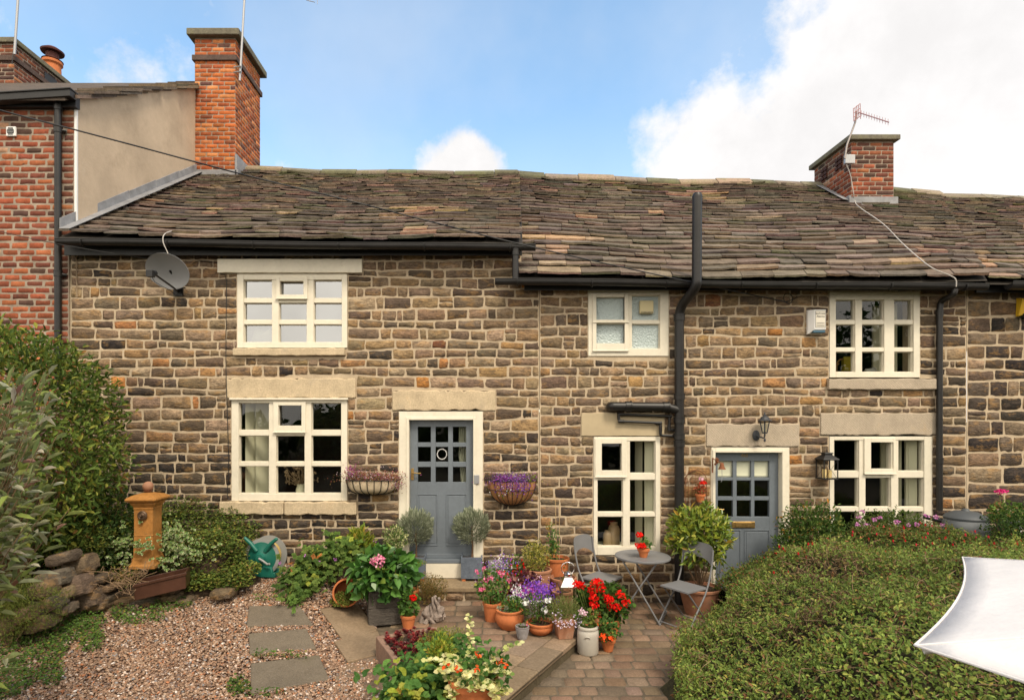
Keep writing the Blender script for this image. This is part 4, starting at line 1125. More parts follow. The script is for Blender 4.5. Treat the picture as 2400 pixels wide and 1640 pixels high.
def crown(lv, c, rad, n, L, Wd, pal, shell=.5, lumpa=.18, out=.7, up=.25, seed=0, f=3.0, half=False, fold=.25, w=(.8, 1.0), var=.18, clump=.28, fz_=4.0, curl=.15):
    "leaves through the outer part of an uneven ellipsoid"
    c = np.array(c, float); rad = np.array(rad, float)
    d = rdir(n)
    if half: d[:, 2] = np.abs(d[:, 2])*1.0-.12; d = nrm(d)
    r = 1-(1-shell)*rng.random(n)**1.6
    r *= 1+lumpa*lump(d*2, fz_, seed)+rng.normal(0, .03, n)
    P = c+d*rad*r[:, None]
    A = nrm(d*out+rdir(n)*.75+np.array([0, 0, up*.6]))
    Nn = nrm(d*.8+rdir(n)*.5+np.array([0, 0, .55]))
    lv.add(P, A, Nn, L*rng.uniform(.65, 1.2, n), Wd*rng.uniform(.7, 1.15, n), colr(P, pal, f, seed, var, clump), fold, w, curl)
    return P
def ground_leaves(lv, n, test, xr, yr_, zf, L, Wd, pal, h=.06, seed=0, f=5.0, flat=.5, w=(.9, 1.0), var=.2, clump=.3):
    x = rng.uniform(xr[0], xr[1], n*3); y = rng.uniform(yr_[0], yr_[1], n*3)
    k = np.array([test(a, b) for a, b in zip(x, y)]); x, y = x[k][:n], y[k][:n]; m = len(x)
    if not m: return
    z = np.array([zf(a, b) for a, b in zip(x, y)])+rng.random(m)**1.3*h
    P = np.stack([x, y, z], 1); A = rdir(m); A[:, 2] = np.abs(A[:, 2])*.4
    Nn = nrm(rdir(m)*flat+np.array([0, -.25, 1]))
    lv.add(P, A, Nn, L*rng.uniform(.6, 1.2, m), Wd*rng.uniform(.7, 1.2, m), colr(P, pal, f, seed, var, clump), .2, w)
def florets(parent, name, spots, r, pal, n=34, L=.022, label=None, flatz=.75, mt='petal', world=False):
    "one flower head per spot, each a mesh of its own"
    out = []
    for k, c in enumerate(spots):
        lv = Leaves(); d = rdir(n); d[:, 2] = d[:, 2]*.8+.15; d = nrm(d)
        P = np.array(c, float)+d*np.array([r, r, r*flatz])*rng.uniform(.7, 1.0, (n, 1))
        lv.add(P, nrm(rdir(n)+d*.3), d, L*rng.uniform(.8, 1.2, n), L*.85, colr(P, pal, 9, k, .15, .12), .12, (.95, 1.0), .0)
        o = lv.build(name, M[mt], parent, world); out.append(o)
        if label: o['label'] = label
    return out
def stems(parent, pts, r=.003, name='stems', mt='twig', base=(0, 0, 0), spread=.3, world=False):
    m = MB(); b = Vector(base)
    for p in pts:
        p = Vector(p); q = b+Vector(((p.x-b.x)*spread, (p.y-b.y)*spread, 0)); mid = (q+p)*.5+Vector(((p.x-q.x)*.15, (p.y-q.y)*.15, .02))
        m.tube([q, mid, p], [r*1.3, r, r*.7], 5)
    return m.build(name, M[mt], parent, w=world, smooth=60)
RED = [(5, (.80, .012, .008)), (2, (.62, .01, .01)), (1, (.90, .06, .03))]
PINK = [(4, (.80, .16, .34)), (2, (.85, .32, .46)), (1, (.60, .05, .18))]
LPINK = [(3, (.85, .55, .66)), (2, (.9, .7, .78))]
ORG = [(3, (.88, .10, .02)), (1, (.9, .2, .05))]
WHT = [(3, (.82, .82, .78)), (1, (.7, .68, .72))]
PURP = [(3, (.16, .06, .45)), (2, (.28, .10, .55)), (1, (.40, .12, .45))]
MAG = [(3, (.45, .06, .30)), (2, (.28, .04, .22)), (1, (.6, .2, .5))]

def pot_prof(rt, rb, h, rim=.03, th=.012, belly=0.0):
    pr = [(0, 0), (rb, 0)]
    for t in (.2, .4, .6, .8): pr.append((rb+(rt-rb)*t+belly*math.sin(math.pi*t), (h-rim)*t))
    pr += [(rt*.97, h-rim), (rt+.008, h-rim+.002), (rt+.010, h-.004), (rt+.004, h), (rt-th, h), (rt-th-.004, h-.03)]
    return pr
def pot(parent, rt, rb, h, mt='terracotta', c=(0, 0, 0), soil=True, rim=.03, belly=0.0, name='pot', Mx=None, n=32):
    m = MB(); m.lathe(pot_prof(rt, rb, h, rim, .012, belly)+[(rt-.02, h-.03)], c, n, M=Mx); o = m.build(name, M[mt], parent, smooth=50)
    if soil:
        s = MB(); s.lathe([(rt-.013, h-.032), (rt*.5, h-.022), (0, h-.02)], c, n, M=Mx); s.build('soil', M['soil'], o, smooth=True)
    return o
def ring(n, r, z0, z1, seed):
    q = random.Random(seed); return [(r*math.sqrt(q.random())*math.cos(a), r*math.sqrt(q.random())*math.sin(a), q.uniform(z0, z1)) for a in [q.uniform(0, 6.28) for _ in range(n)]]
def gnd(px, py, z=0.0):
    p = on(px, py, z); return p

# ---- big fuchsia hedge in the right foreground
def hedge_h(x, y):
    "height of the clipped mound over the ground"
    cx, cy = 4.17, 4.65; u, v = (x-cx-.28*(y-cy)), (y-cy)
    ax = 2.42-.10*(y-4.6); r = (abs(u)/2.6)**2.6+(abs(v)/1.9)**3.2
    if r >= 1: return -1
    return (1.12*(1-r)**.36)*(.42+.58*sstep(1.5, 2.9, x-.18*(y-4.6)))+.06*math.sin(x*3.1+y*1.7)+.06*math.sin(y*3.7-x*2.3)+.04*math.sin(x*8+y*6)+.02*math.sin(x*17-y*13)
def hedge(name, label, cat, hfun, xr, yr_, n, L, Wd, pal, seed, twn, m2='leaf', extra=None, group=None):
    t = thing(name, label, cat, ((xr[0]+xr[1])/2, (yr_[0]+yr_[1])/2, 0), group=group)
    N_ = 70
    xs = np.linspace(*xr, N_); ys = np.linspace(*yr_, N_)
    H = np.array([[hfun(x, y) for x in xs] for y in ys])
    gyv, gxv = np.gradient(H, ys, xs)
    slope = np.sqrt(1+np.clip(gxv, -6, 6)**2+np.clip(gyv, -6, 6)**2)*(H > 0)
    pr = slope.ravel()/slope.sum()
    idx = rng.choice(N_*N_, n, p=pr)
    iy, ix = idx//N_, idx % N_
    x = xs[ix]+rng.uniform(-.5, .5, n)*(xs[1]-xs[0]); y = ys[iy]+rng.uniform(-.5, .5, n)*(ys[1]-ys[0])
    g1, g2 = np.clip(gxv[iy, ix], -6, 6), np.clip(gyv[iy, ix], -6, 6)
    Nn = nrm(np.stack([-g1, -g2, np.ones(n)], 1))
    z = H[iy, ix]
    steep = np.clip(np.hypot(g1, g2)*.5*(xs[1]-xs[0]), 0, .5)
    P = np.stack([x, y, z+rng.uniform(-1, 1, n)*steep], 1)
    P += Nn*(rng.normal(0, .022, n)-np.abs(rng.normal(0, .05, n))+.03*lump(P, 7, seed))[:, None]
    P[:, 2] = np.maximum(P[:, 2], .02)
    cH = colr(P, pal, 2.4, seed, .24, .32)
    for (bx_, by_, br_) in ((3.05, 5.25, .34), (2.5, 4.3, .22), (3.6, 4.0, .2), (2.2, 5.2, .16)):
        kk = (np.hypot(P[:, 0]-bx_, (P[:, 1]-by_)*1.2) < br_*(1+.3*np.sin(P[:, 0]*31))) & (rng.random(n) < .55); cH[kk] = np.array((.17, .115, .06))*rng.uniform(.6, 1.4, (kk.sum(), 1))
    lv = Leaves(); A = nrm(Nn*.35+rdir(n)); N2 = nrm(Nn*.9+rdir(n)*.6+np.array([0, -.15, .7]))
    lv.add(P, A, N2, L*rng.uniform(.6, 1.25, n), Wd*rng.uniform(.7, 1.2, n), cH, .22, (.85, .9))
    si = rng.choice(n, 520)          # stray shoots standing out of the clipped face
    for j in si:
        p0 = P[j]; dd = nrm(Nn[j]+rng.normal(0, .55, 3)+np.array([0, 0, .4])); ln = rng.uniform(.05, .15); k_ = 7
        Q = p0+dd*(np.arange(k_)[:, None]/k_)*ln; lv.add(Q, nrm(dd+rdir(k_)*1.1), rdir(k_)+np.array([0, -.3, .9]), L*.85, Wd*.85, colr(Q, pal, 2.4, seed, .15, .1)*1.15, .22, (.85, .9))
    lv.build('foliage', M[m2], t, world=True)
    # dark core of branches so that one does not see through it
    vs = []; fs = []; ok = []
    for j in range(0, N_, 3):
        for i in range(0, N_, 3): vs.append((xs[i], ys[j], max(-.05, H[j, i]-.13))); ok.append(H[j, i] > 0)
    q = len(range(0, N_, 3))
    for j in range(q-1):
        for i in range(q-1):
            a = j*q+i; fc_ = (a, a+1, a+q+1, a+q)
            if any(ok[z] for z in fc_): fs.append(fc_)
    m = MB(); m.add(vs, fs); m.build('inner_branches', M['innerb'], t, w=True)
    m = MB(); q = random.Random(seed)
    for k in range(twn):
        i = q.randrange(n); p = Vector(P[i]); d = Vector(Nn[i])*.5+Vector((q.gauss(0, 1), q.gauss(0, 1), q.gauss(0, .5))).normalized()
        d.normalize(); ln = q.uniform(.06, .22); p -= Vector(Nn[i])*.02
        m.tube([p-d*ln*.5, p+Vector((q.gauss(0, .01), q.gauss(0, .01), .015)), p+d*ln*.5], [.0030, .0024, .0014], 4)
    m.build('twigs', M['twig2'], t, w=True)
    return t, P, Nn
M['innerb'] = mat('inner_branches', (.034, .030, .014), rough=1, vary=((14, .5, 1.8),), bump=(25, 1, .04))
M['twig2'] = mat('pale_twig', (.26, .17, .10), rough=.9, vary=((9, .6, 1.3),))
G_HEDGE = [(4, (.165, .235, .050)), (3, (.225, .290, .062)), (1.5, (.10, .15, .035)), (1.5, (.31, .33, .08)), (.35, (.36, .30, .07)), (.6, (.25, .12, .055)), (1, (.17, .125, .055))]
hd, HP, HN = hedge('hedge', 'large rounded clipped green hedge filling the lower right corner', 'hedge', hedge_h, (1.25, 6.7), (2.8, 6.75), 125000, .034, .0165, G_HEDGE, 3, 4200)
def fu_h(x, y):
    u, v = (x-5.1)/2.5, (y-6.62)/.62; r = abs(u)**2.4+abs(v)**2.2
    if r >= 1: return -1
    return (1.02+.07*math.sin(x*2.7+1)+.05*math.sin(x*7+y*5))*(1-r)**.3-.10*max(0, 4-x)
fu, FP, FN = hedge('fuchsia', 'red flowered fuchsia bush spreading behind the clipped hedge', 'bush', fu_h, (2.75, 7.5), (6.0, 7.2), 42000, .036, .017, [(4, (.12, .17, .035)), (3, (.085, .13, .03)), (2, (.18, .21, .05)), (1.8, (.24, .12, .05))], 8, 700)
# fuchsia bells
lv = Leaves(); nb = 260; top = FP[(FP[:, 2] > .70) & (FP[:, 1] < 6.9)]; hp = HP[(HP[:, 1] > 5.4) & (HP[:, 2] > .8)]
B = np.concatenate([top[rng.choice(len(top), 330)], hp[rng.choice(len(hp), 80)]])+np.array([0, -.02, .035])
for k in range(4):
    a = k*1.57; dd = np.tile(np.array([[math.cos(a)*.35, math.sin(a)*.35, -1]]), (len(B), 1))
    lv.add(B, dd, np.tile(np.array([[math.cos(a), math.sin(a), .3]]), (len(B), 1)), .034, .012, colr(B, [(3, (.55, .02, .03)), (1, (.7, .05, .10))], 3, 1), .2, (.9, .8))
lv.build('fuchsia_bells', M['petal'], fu, world=True)
# bush with pink heads, azalea tufts left of it
def bush(name, label, cat, c, rad, n, L, Wd, pal, mt='leaf', group=None, tw=40, trunk=.02, seed=0, **k):
    t = thing(name, label, cat, (c[0], c[1], k.pop('z0', 0.0)), group=group); lv = Leaves()
    z0 = t.location.z; cc = (0, 0, c[2]-z0)
    P = crown(lv, cc, rad, n, L, Wd, pal, seed=seed, **k); lv.build('foliage', M[mt], t)
    q = random.Random(seed); m = MB()
    for j in range(tw):
        p = Vector(P[q.randrange(len(P))])*.95; m.tube([(p.x*.1, p.y*.1, 0), (p.x*.4, p.y*.4, p.z*.55), p], [trunk*.35, trunk*.2, .0015], 5)
    m.build('branches', M['twig'], t, smooth=60)
    return t, P
p = at(1905, 1250, 6.95)
bush('azalea', 'dark green azalea tufts rising beside the right door frame', 'bush', (p.x, 6.95, .84), (.42, .32, .46), 5200, .055, .020, [(4, (.06, .12, .025)), (3, (.10, .17, .03)), (1, (.2, .22, .05)), (.25, (.55, .25, .04))], seed=11, shell=.4, lumpa=.3)
p = at(2090, 1230, 6.9)
tpk, P_ = bush('hebe', 'shrub with small mauve pink flower heads under the lower right window', 'bush', (p.x, 6.95, .84), (.52, .3, .40), 5200, .045, .018, [(4, (.09, .14, .03)), (3, (.06, .10, .02)), (1, (.17, .2, .05))], seed=12, shell=.4, lumpa=.3)
florets(tpk, 'flower_head', [tuple(Vector(at(a, b, 6.72))-tpk.location) for a, b in ((2022, 1198), (2013, 1212), (2032, 1229), (2048, 1217), (2062, 1213), (2010, 1229), (2130, 1230), (2116, 1245), (2102, 1222), (2148, 1228), (2195, 1212), (2210, 1230), (2172, 1208))], .022, [(3, (.62, .22, .52)), (1, (.75, .4, .65))], 22, .018)
# evergreen at the right edge beside the raised planter
bush('evergreen_shrub', 'dark green shrub at the right edge below the geranium planter', 'bush', (6.15, 6.55, .95), (.42, .4, .42), 4200, .035, .02, G_DARK, seed=13, shell=.4)

# ---- yellow green shrub in a pot behind the right chair
def potted(name, label, cat, px, py, z, rt, rb, h, mt='terracotta', belly=0.0, rim=.03, group='plants in pots', soil=True, y=None):
    p = gnd(px, py, z) if y is None else Vector(((px-PX)*y/F, y, z))
    if y is None: p.y += rb; p.x = (px-PX)*p.y/F
    t = thing(name, label, cat, p, group=group); pot(t, rt, rb, h, mt, belly=belly, rim=rim, soil=soil); return t
t = potted('potted_shrub', 'yellow-green evergreen shrub in a dark pot behind the right bistro chair', 'potted plant', 1640, 1440, 0, .24, .17, .32, 'paleterra', y=6.95)
t.location.x = (1640-PX)*6.95/F
lv = Leaves(); P_ = crown(lv, (.0, 0, .93), (.36, .32, .34), 1800, .095, .036, G_YEL+[(3, (.12, .19, .03)), (2, (.2, .28, .04))], shell=.35, lumpa=.25, seed=5, up=.5, w=(.9, .8)); lv.build('foliage', M['gloss'], t)
stems(t, [tuple(v*np.array([.8, .8, .95])) for v in P_[:13]], .0055, base=(0, 0, .3), spread=.1)

# ---- shrub masses on the left
bush('climbing_shrub', 'big dark green evergreen shrub against the wall at the left edge', 'shrub', (-5.20, 6.0, 2.05), (1.30, 1.0, 1.28), 17000, .080, .034, [(4, (.10, .155, .03)), (3, (.15, .205, .038)), (1.6, (.055, .095, .02)), (1.8, (.27, .28, .05)), (.4, (.30, .16, .05))], seed=21, shell=.72, lumpa=.13, tw=160, trunk=.05, w=(.8, .9))
t = bpy.context.scene.objects
bush('laurel', 'low dark leaved bush between the big shrub and the stone wall', 'shrub', (-4.55, 6.5, 1.05), (.75, .5, .55), 6500, .045, .024, G_DARK+[(1, (.2, .2, .03))], seed=22, shell=.4, tw=60)
# silvery long leaved shrub, nearest at the left edge
t = thing('buddleja', 'silvery grey-green shrub with long narrow leaves at the left edge', 'shrub', (-3.75, 3.75, .1))
q = random.Random(31); lv = Leaves(); m = MB(); tips = []
for k in range(120):
    yy = q.uniform(2.9, 3.8); a = at(q.uniform(-200, 105), q.uniform(850, 1290), yy)
    if k < 76: a = at(q.uniform(-120, 125)-max(0, (a.z-2.3))*120, q.uniform(845, 1250), yy)
    tips.append((a, 11, .11))
for (px, py) in ((75, 1310), (-30, 1420), (-40, 1330), (25, 1530), (140, 1010), (165, 1190), (130, 1120), (60, 870)):
    tips.append((at(px, py, 3.15), 9, .12))
base = Vector((-3.75, 3.75, .25)); cols = []
for (a, nl, ll) in tips:
    mid = base*.35+a*.65+Vector((0, 0, -.05)); d = (a-mid).normalized()
    m.tube([base+Vector((q.gauss(0, .12), q.gauss(0, .12), 0)), base*.6+a*.4+Vector((-.25, .1, .2)), mid+Vector((-.05, 0, .06)), a], [.008, .006, .004, .002], 5)
    for j in range(nl):
        f_ = j/nl; pp = mid+(a-mid)*(.35+.65*f_); an = j*2.4
        side = Vector((math.cos(an), math.sin(an)*.7, .25*math.sin(an*1.7)))
        ax = (side*(1.1-f_*.7)+d*(.5+f_)+Vector((q.gauss(0, .2), q.gauss(0, .2), q.gauss(-.45, .3)))).normalized()
        lv.add([pp], [ax], [(q.gauss(0, .3), q.gauss(0, .4)-.3, 1)], ll*q.uniform(.7, 1.45)*(1-.25*f_), ll*.23, [Vector(pick([(3, (.25, .28, .12)), (3, (.18, .22, .085)), (2, (.34, .35, .22)), (1, (.46, .44, .33)), (1.2, (.30, .36, .10)), (.4, (.30, .17, .13))]))], .3, (.9, .85), q.uniform(.1, .45))
lv.build('foliage', M['leaf'], t, world=True); m.build('branches', M['twig2'], t, w=True, smooth=60)

# ---- raised bed: soil bank, dry stone wall, ground cover
def bank(x, y):
    "height of the planted bank in the left corner"
    w = sstep(-2.55, -3.25, x)*sstep(6.32, 6.70, y+.24*(-3.2-x))
    return gz(x, y)+.34*w
nx = 40; V = []
for y in np.linspace(4.2, 7.39, nx):
    for x in np.linspace(-7.5, -2.3, nx): V.append((x, y, bank(x, y)-(.02 if bank(x, y) < gz(x, y)+.02 else -.0)-.01))
idx = np.arange(nx*nx).reshape(nx, nx)
Fq = np.stack([idx[:-1, :-1].ravel(), idx[:-1, 1:].ravel(), idx[1:, 1:].ravel(), idx[1:, :-1].ravel()], 1)
nbuild('soil_bank', V, Fq, np.ones((len(V), 3)), M['soil'], smooth=True, kind='structure')
t = thing('dry_stone_wall', 'low dry stone retaining wall of rounded brown stones below the fountain', 'stone wall', (-3.6, 6.0, .3))
def rock(m, c, rad, seed, col, M=None):
    n0 = m.n; m.blob((0, 0, 0), (1, 1, 1), seed, .12, 18, 12, col); q = random.Random(seed)
    for i in range(n0, m.n):
        p = Vector(m.v[i]); k = max(abs(p.x), abs(p.y), abs(p.z))**.84
        p = Vector((p.x/k*rad[0], p.y/k*rad[1], p.z/k*rad[2]))*(1+q.gauss(0, .02))
        if M is not None: p = M @ p
        m.v[i] = tuple(Vector(c)+p)
wall_px = [(112, 1395, 1432, 1.15), (128, 1335, 1375, 1.2), (150, 1292, 1320, 1.1), (145, 1415, 1440, 1.0), (185, 1345, 1395, 1.15), (190, 1300, 1345, 1.1), (215, 1378, 1420, 1.0),
           (232, 1404, 1424, 1.0), (262, 1416, 1436, 1.1), (305, 1404, 1432, .95), (290, 1398, 1413, 1.2), (360, 1390, 1426, 1.0), (402, 1388, 1405, .9), (405, 1405, 1420, .9), (60, 1420, 1455, 1.2), (95, 1440, 1475, 1.1),
           (250, 1392, 1408, .9), (440, 1396, 1416, .7), (238, 1345, 1362, .8), (525, 1378, 1398, 1.1), (330, 1412, 1428, .8), (20, 1440, 1480, 1.2), (395, 1374, 1388, 1.0), (155, 1372, 1402, .9), (105, 1360, 1398, .9), (250, 1365, 1385, .7)]
m = MB(); q = random.Random(6)
for k, (px, ya_, yb_, wf) in enumerate(wall_px):
    yy = 6.30-.9*sstep(330, 40, px)+(.10 if ya_ < 1340 else 0)
    c = at(px, (ya_+yb_)/2, yy); hh = (yb_-ya_)*yy/F*.62; ww = q.uniform(.10, .135)*wf
    sl = R(-14 if px < 230 else -2)
    rock(m, c, (ww*.95, .13, hh*.78), k, pick([(3, (.165, .115, .072)), (2, (.13, .095, .07)), (1, (.24, .135, .065)), (1, (.11, .09, .07))]), M=Matrix.Rotation(sl, 3, 'Y'))
m.build('stones', M['stone'], t, w=True, smooth=True)
# ground cover: creeping foliage, ivy
t1 = Leaves()
def inb(x, y): return bank(x, y) > gz(x, y)+.12
ground_leaves(t1, 30000, inb, (-6.8, -2.55), (5.4, 7.35), lambda x, y: bank(x, y)+.16*max(0, math.sin(x*4+1)*math.sin(y*5))+.14*sstep(6.9, 7.3, y), .034, .024, [(4, (.10, .15, .03)), (3, (.15, .19, .035)), (2, (.055, .09, .02)), (1.2, (.26, .24, .05)), (.4, (.3, .2, .08))], .24, 4)
o = t1.build('ground_cover', M['leaf'], kind='stuff')
t2 = Leaves()
def edge_patch(x, y):
    a = on(520, 1330); 
    for (px, py, r, ry) in ((530, 1350, .30, .34), (470, 1300, .5, .36), (575, 1372, .22, .12), (505, 1395, .42, .14), (330, 1430, .0, .0), (455, 1250, .45, .3)):
        c = on(px, py)
        if r and ((x-c.x)/r)**2+((y-min(c.y, 6.95))/ry)**2 < 1+.3*math.sin(x*9+y*7): return True
    return False
ground_leaves(t2, 9500, edge_patch, (-4.2, -2.0), (5.4, 7.35), lambda x, y: gz(x, y)+.16*sstep(5.9, 6.6, y), .036, .026, [(4, (.10, .16, .028)), (3, (.20, .24, .045)), (1, (.08, .12, .025)), (1.6, (.30, .30, .06)), (.5, (.30, .18, .06))], .10, 6)
t2.build('creeping_plant', M['leaf'], kind='stuff')
t3 = Leaves()
def weeds(x, y):
    for (px, py, r, ry) in ((395, 1425, .22, .14), (110, 1500, .55, .32), (40, 1600, .34, .3), (300, 1440, .3, .10), (330, 1455, .22, .10), (190, 1460, .42, .25), (60, 1540, .40, .26), (215, 1500, .16, .1), (130, 1500, .35, .2), (20, 1600, .22, .15), (660, 1405, .3, .05), (655, 1540, .25, .03), (600, 1630, .25, .03), (560, 1612, .10, .1), (690, 1418, .08, .12), (205, 1520, .12, .07), (40, 1460, .5, .3)):
        c = on(px, py)
        if ((x-c.x)/r)**2+((y-c.y)/ry)**2 < .8+.5*math.sin(x*17+y*13): return True
    return False
ground_leaves(t3, 15000, weeds, (-5.6, -1.6), (4.3, 7.1), gz, .026, .020, [(4, (.085, .16, .03)), (3, (.12, .20, .035)), (2, (.055, .10, .02)), (.6, (.28, .26, .05))], .075, 7)
t3.build('weeds', M['leaf'], kind='stuff')
# variegated ivy
t = thing('ivy', 'variegated cream edged ivy trailing around the fountain pillar', 'ivy', (-3.5, 6.35, .6))
lv = Leaves(); q = random.Random(41); P_ = []
for (px, py, sx_, sy_, n_) in ((255, 1285, 60, 30, 120), (300, 1262, 35, 34, 60), (405, 1262, 38, 36, 110), (440, 1285, 45, 22, 70), (235, 1312, 28, 16, 40), (340, 1282, 25, 16, 24), (385, 1312, 40, 16, 50), (290, 1318, 30, 14, 30)):
    for k in range(n_):
        y_ = q.uniform(6.15, 6.75) if not 318 < px < 372 else 6.12
        P_.append(at(px+q.gauss(0, sx_*.6), py+q.gauss(0, sy_*.6), y_))
P_ = np.array([tuple(p) for p in P_]); n_ = len(P_)
for dx in (-1, 0, 1):
    A = nrm(np.stack([np.full(n_, dx*.9)+rng.normal(0, .3, n_), rng.normal(-.3, .3, n_), rng.normal(-.25, .4, n_)], 1)); Nn = nrm(rdir(n_)*.5+np.array([0, -.8, .6]))
    lv.add(P_, A, Nn, .034, .026, colr(P_, [(3, (.50, .50, .27)), (1, (.62, .6, .4))], 3, 2, .1, .1), .1)
    lv.add(P_+np.array([0, -.003, .002]), A, Nn, .0295, .022, colr(P_, [(3, (.10, .18, .045)), (2, (.16, .24, .06))], 3, 2), .1)
lv.build('foliage', M['gloss'], t, world=True)
# ============================================================ GARDEN FURNITURE AND POTS
# ---- lavender standards in slate cubes
def lavender(px, py, lab):
    p = gnd(px, 1361, .297); p.y += .12; p.x = (px-PX)*p.y/F
    t = thing('lavender_standard', lab, 'potted plant', p, group='lavender standards on the step')
    m = MB(); w = .135; h = .27
    for a in range(4):
        M_ = Matrix.Rotation(a*math.pi/2, 3, 'Z')
        m.obox(M_ @ Vector((0, -w+.008, .03+h/2)), (w*2-(.0 if a % 2 == 0 else .034), .016, h), M_)
    m.obox((0, 0, .04), (w*2-.03, w*2-.03, .02)); m.build('planter_box', M['slatebox'], t, bevel=.003)
    m = MB(); m.obox((0, 0, h-.012), (w*2-.034, w*2-.034, .02)); m.build('soil', M['soil'], t)
    m = MB()
    for sx in (-1, 1): m.obox((sx*.10, -.10, .015), (.045, .05, .03)); m.obox((sx*.10, .09, .015), (.045, .05, .03))
    m.build('feet', M['terracotta'], t)
    cz = at(px, py, p.y).z-p.z
    m = MB(); m.tube([(0, 0, .25), (.012, 0, .42), (-.008, 0, cz-.18), (0, 0, cz)], [.012, .010, .010, .006], 7); m.tube([(.02, .0, .25), (.005, -.004, .5), (.012, 0, cz-.05)], .006, 6); m.build('stem', M['twig'], t, smooth=60)
    lv = Leaves(); n = 3600; d = rdir(n); d[:, 2] = d[:, 2]*.9+.08; d = nrm(d); r = rng.uniform(.25, 1.0, n)**.5
    r *= 1+.16*lump(d*2, 4, 3+px)
    P = np.array([0, 0, cz])+d*r[:, None]*np.array([.225, .21, .215])
    lv.add(P, nrm(d*.9+np.array([0, 0, .9])+rdir(n)*.4), rdir(n), rng.uniform(.035, .065, n), .009, colr(P, G_GREY, 6, 3), .1, (1, 1), .05)
    lv.build('foliage', M['leaf'], t)
M['slatebox'] = mat('slate_planter', (.105, .125, .160), rough=.6, spec=.3, vary=((5, .75, 1.25), (40, .85, 1.15)), blot=((5, .58, .12, (.18, .17, .15), .5),), bump=(25, .3, .004))
lavender(974, 1236, 'grey-green lavender ball in a blue-grey cube, left of the two before the door')
lavender(1106, 1233, 'grey-green lavender ball in a blue-grey cube, right of the two before the door')

# ---- hydrangea in a timber planter
p = gnd(898, 1467, .14); t = thing('hydrangea', 'glossy green hydrangea with one pink head in a weathered timber box', 'potted plant', (p.x, p.y+.22, .14), R(14), group=None)
m = MB(); q = random.Random(2)
M['oldwood'] = mat('weathered_timber', (.085, .073, .062), rough=.9, vary=((4, .6, 1.4), (30, .7, 1.3)), bump=(16, 1, .02), stretch=(1, 1, 7))
for a in range(4):
    M_ = Matrix.Rotation(a*math.pi/2, 3, 'Z')
    for k in range(2):
        m.obox(M_ @ Vector((0, -.185, .095+.182*k)), (.41-(.10 if a % 2 else 0), .045, .178), M_)
m.build('timber_box', M['oldwood'], t, bevel=.008)
m = MB(); m.obox((0, 0, .32), (.33, .33, .02)); m.build('soil', M['soil'], t)
lv = Leaves(); HY = [(4, (.055, .145, .028)), (3, (.085, .19, .035)), (2, (.035, .09, .02)), (.6, (.20, .28, .05))]
cz = at(885, 1345, p.y+.22).z-.14
crown(lv, (-.04, -.02, cz+.02), (.33, .29, .23), 460, .125, .088, HY, shell=.55, lumpa=.12, seed=7, up=-.1, w=(.95, .95), out=1.1, curl=.3)
crown(lv, (-.04, 0, cz-.02), (.24, .22, .2), 200, .11, .08, HY, shell=.5, seed=9, up=0)
lv.build('foliage', M['gloss'], t)
stems(t, ring(14, .2, .45, .6, 3), .006, base=(0, 0, .3), mt='twig')
fc = at(885.6, 1314, p.y-.10)-t.location; fc = Matrix.Rotation(-R(14), 3, 'Z') @ fc
florets(t, 'flower_head', [tuple(fc)], .074, [(3, (.80, .26, .42)), (1, (.88, .45, .55))], 130, .026, 'single round pink hydrangea head')

# ---- tipped terracotta pot with stonecrop
p = on(797, 1424); t = thing('tipped_pot', 'terracotta pot lying on its side with creeping stonecrop spilling out', 'pot', (p.x, p.y+.02, gz(p.x, p.y+.02)))
Mx = Matrix.Rotation(R(80), 3, 'X') @ Matrix.Rotation(R(20), 3, 'Y')
m = MB(); m.lathe([(0, 0), (.10, 0), (.138, .205), (.150, .208), (.154, .235), (.150, .24), (.136, .24), (.128, .20), (.092, .02), (0, .018)], (0, .16, .14), 32, M=Mx); m.build('pot', M['terracotta'], t, smooth=50)
lv = Leaves(); crown(lv, (.03, -.01, .06), (.13, .13, .10), 1900, .022, .013, [(3, (.14, .18, .03)), (3, (.22, .24, .05)), (1, (.30, .14, .05))], shell=.1, seed=4, half=True); lv.build('stonecrop', M['leaf'], t)
# ---- cranesbill and neighbours left of the door
t = thing('cranesbill', 'spreading light green cranesbill clump on the gravel left of the hydrangea', 'plant', (-2.35, 6.75, .38))
lv = Leaves(); CB = [(4, (.10, .17, .032)), (3, (.15, .215, .045)), (2, (.06, .11, .022)), (.5, (.34, .38, .06)), (.12, (.45, .18, .05))]
n_ = 0
PP = []
for (px, py, yy, sx_, sz_, nn) in ((712, 1342, 6.65, .17, .12, 170), (755, 1308, 6.8, .26, .15, 250), (805, 1285, 6.95, .22, .15, 170), (700, 1385, 6.45, .12, .06, 70), (735, 1362, 6.5, .15, .09, 90), (672, 1357, 6.7, .08, .07, 40)):
    c = at(px, py, yy); P_ = np.array(c)+rng.normal(0, 1, (nn, 3))*np.array([sx_*.55, .16, sz_*.55]); PP.append(P_)
P_ = np.concatenate(PP); n_ = len(P_); base_c = colr(P_, CB, 4, 3)
Nn = nrm(rdir(n_)*.45+np.array([0, -.5, .9])); S0 = nrm(np.cross(Nn, rdir(n_))); S1 = np.cross(Nn, S0)
for k in range(5):
    a = (k-2)*.62; A = S0*math.cos(a)+S1*math.sin(a)
    lv.add(P_, A, Nn, .052*rng.uniform(.8, 1.2), .032, base_c, .15, (.65, 1.0), .2)
lv.build('foliage', M['leaf'], t, world=True)
florets(t, 'flower', [tuple(at(a, b, c)-t.location) for a, b, c in ((655, 1319, 6.5), (748, 1316, 6.35), (786, 1312, 6.4), (715, 1302, 6.6), (879, 1267, 6.8))], .016, [(1, (.62, .25, .62))], 8, .018)
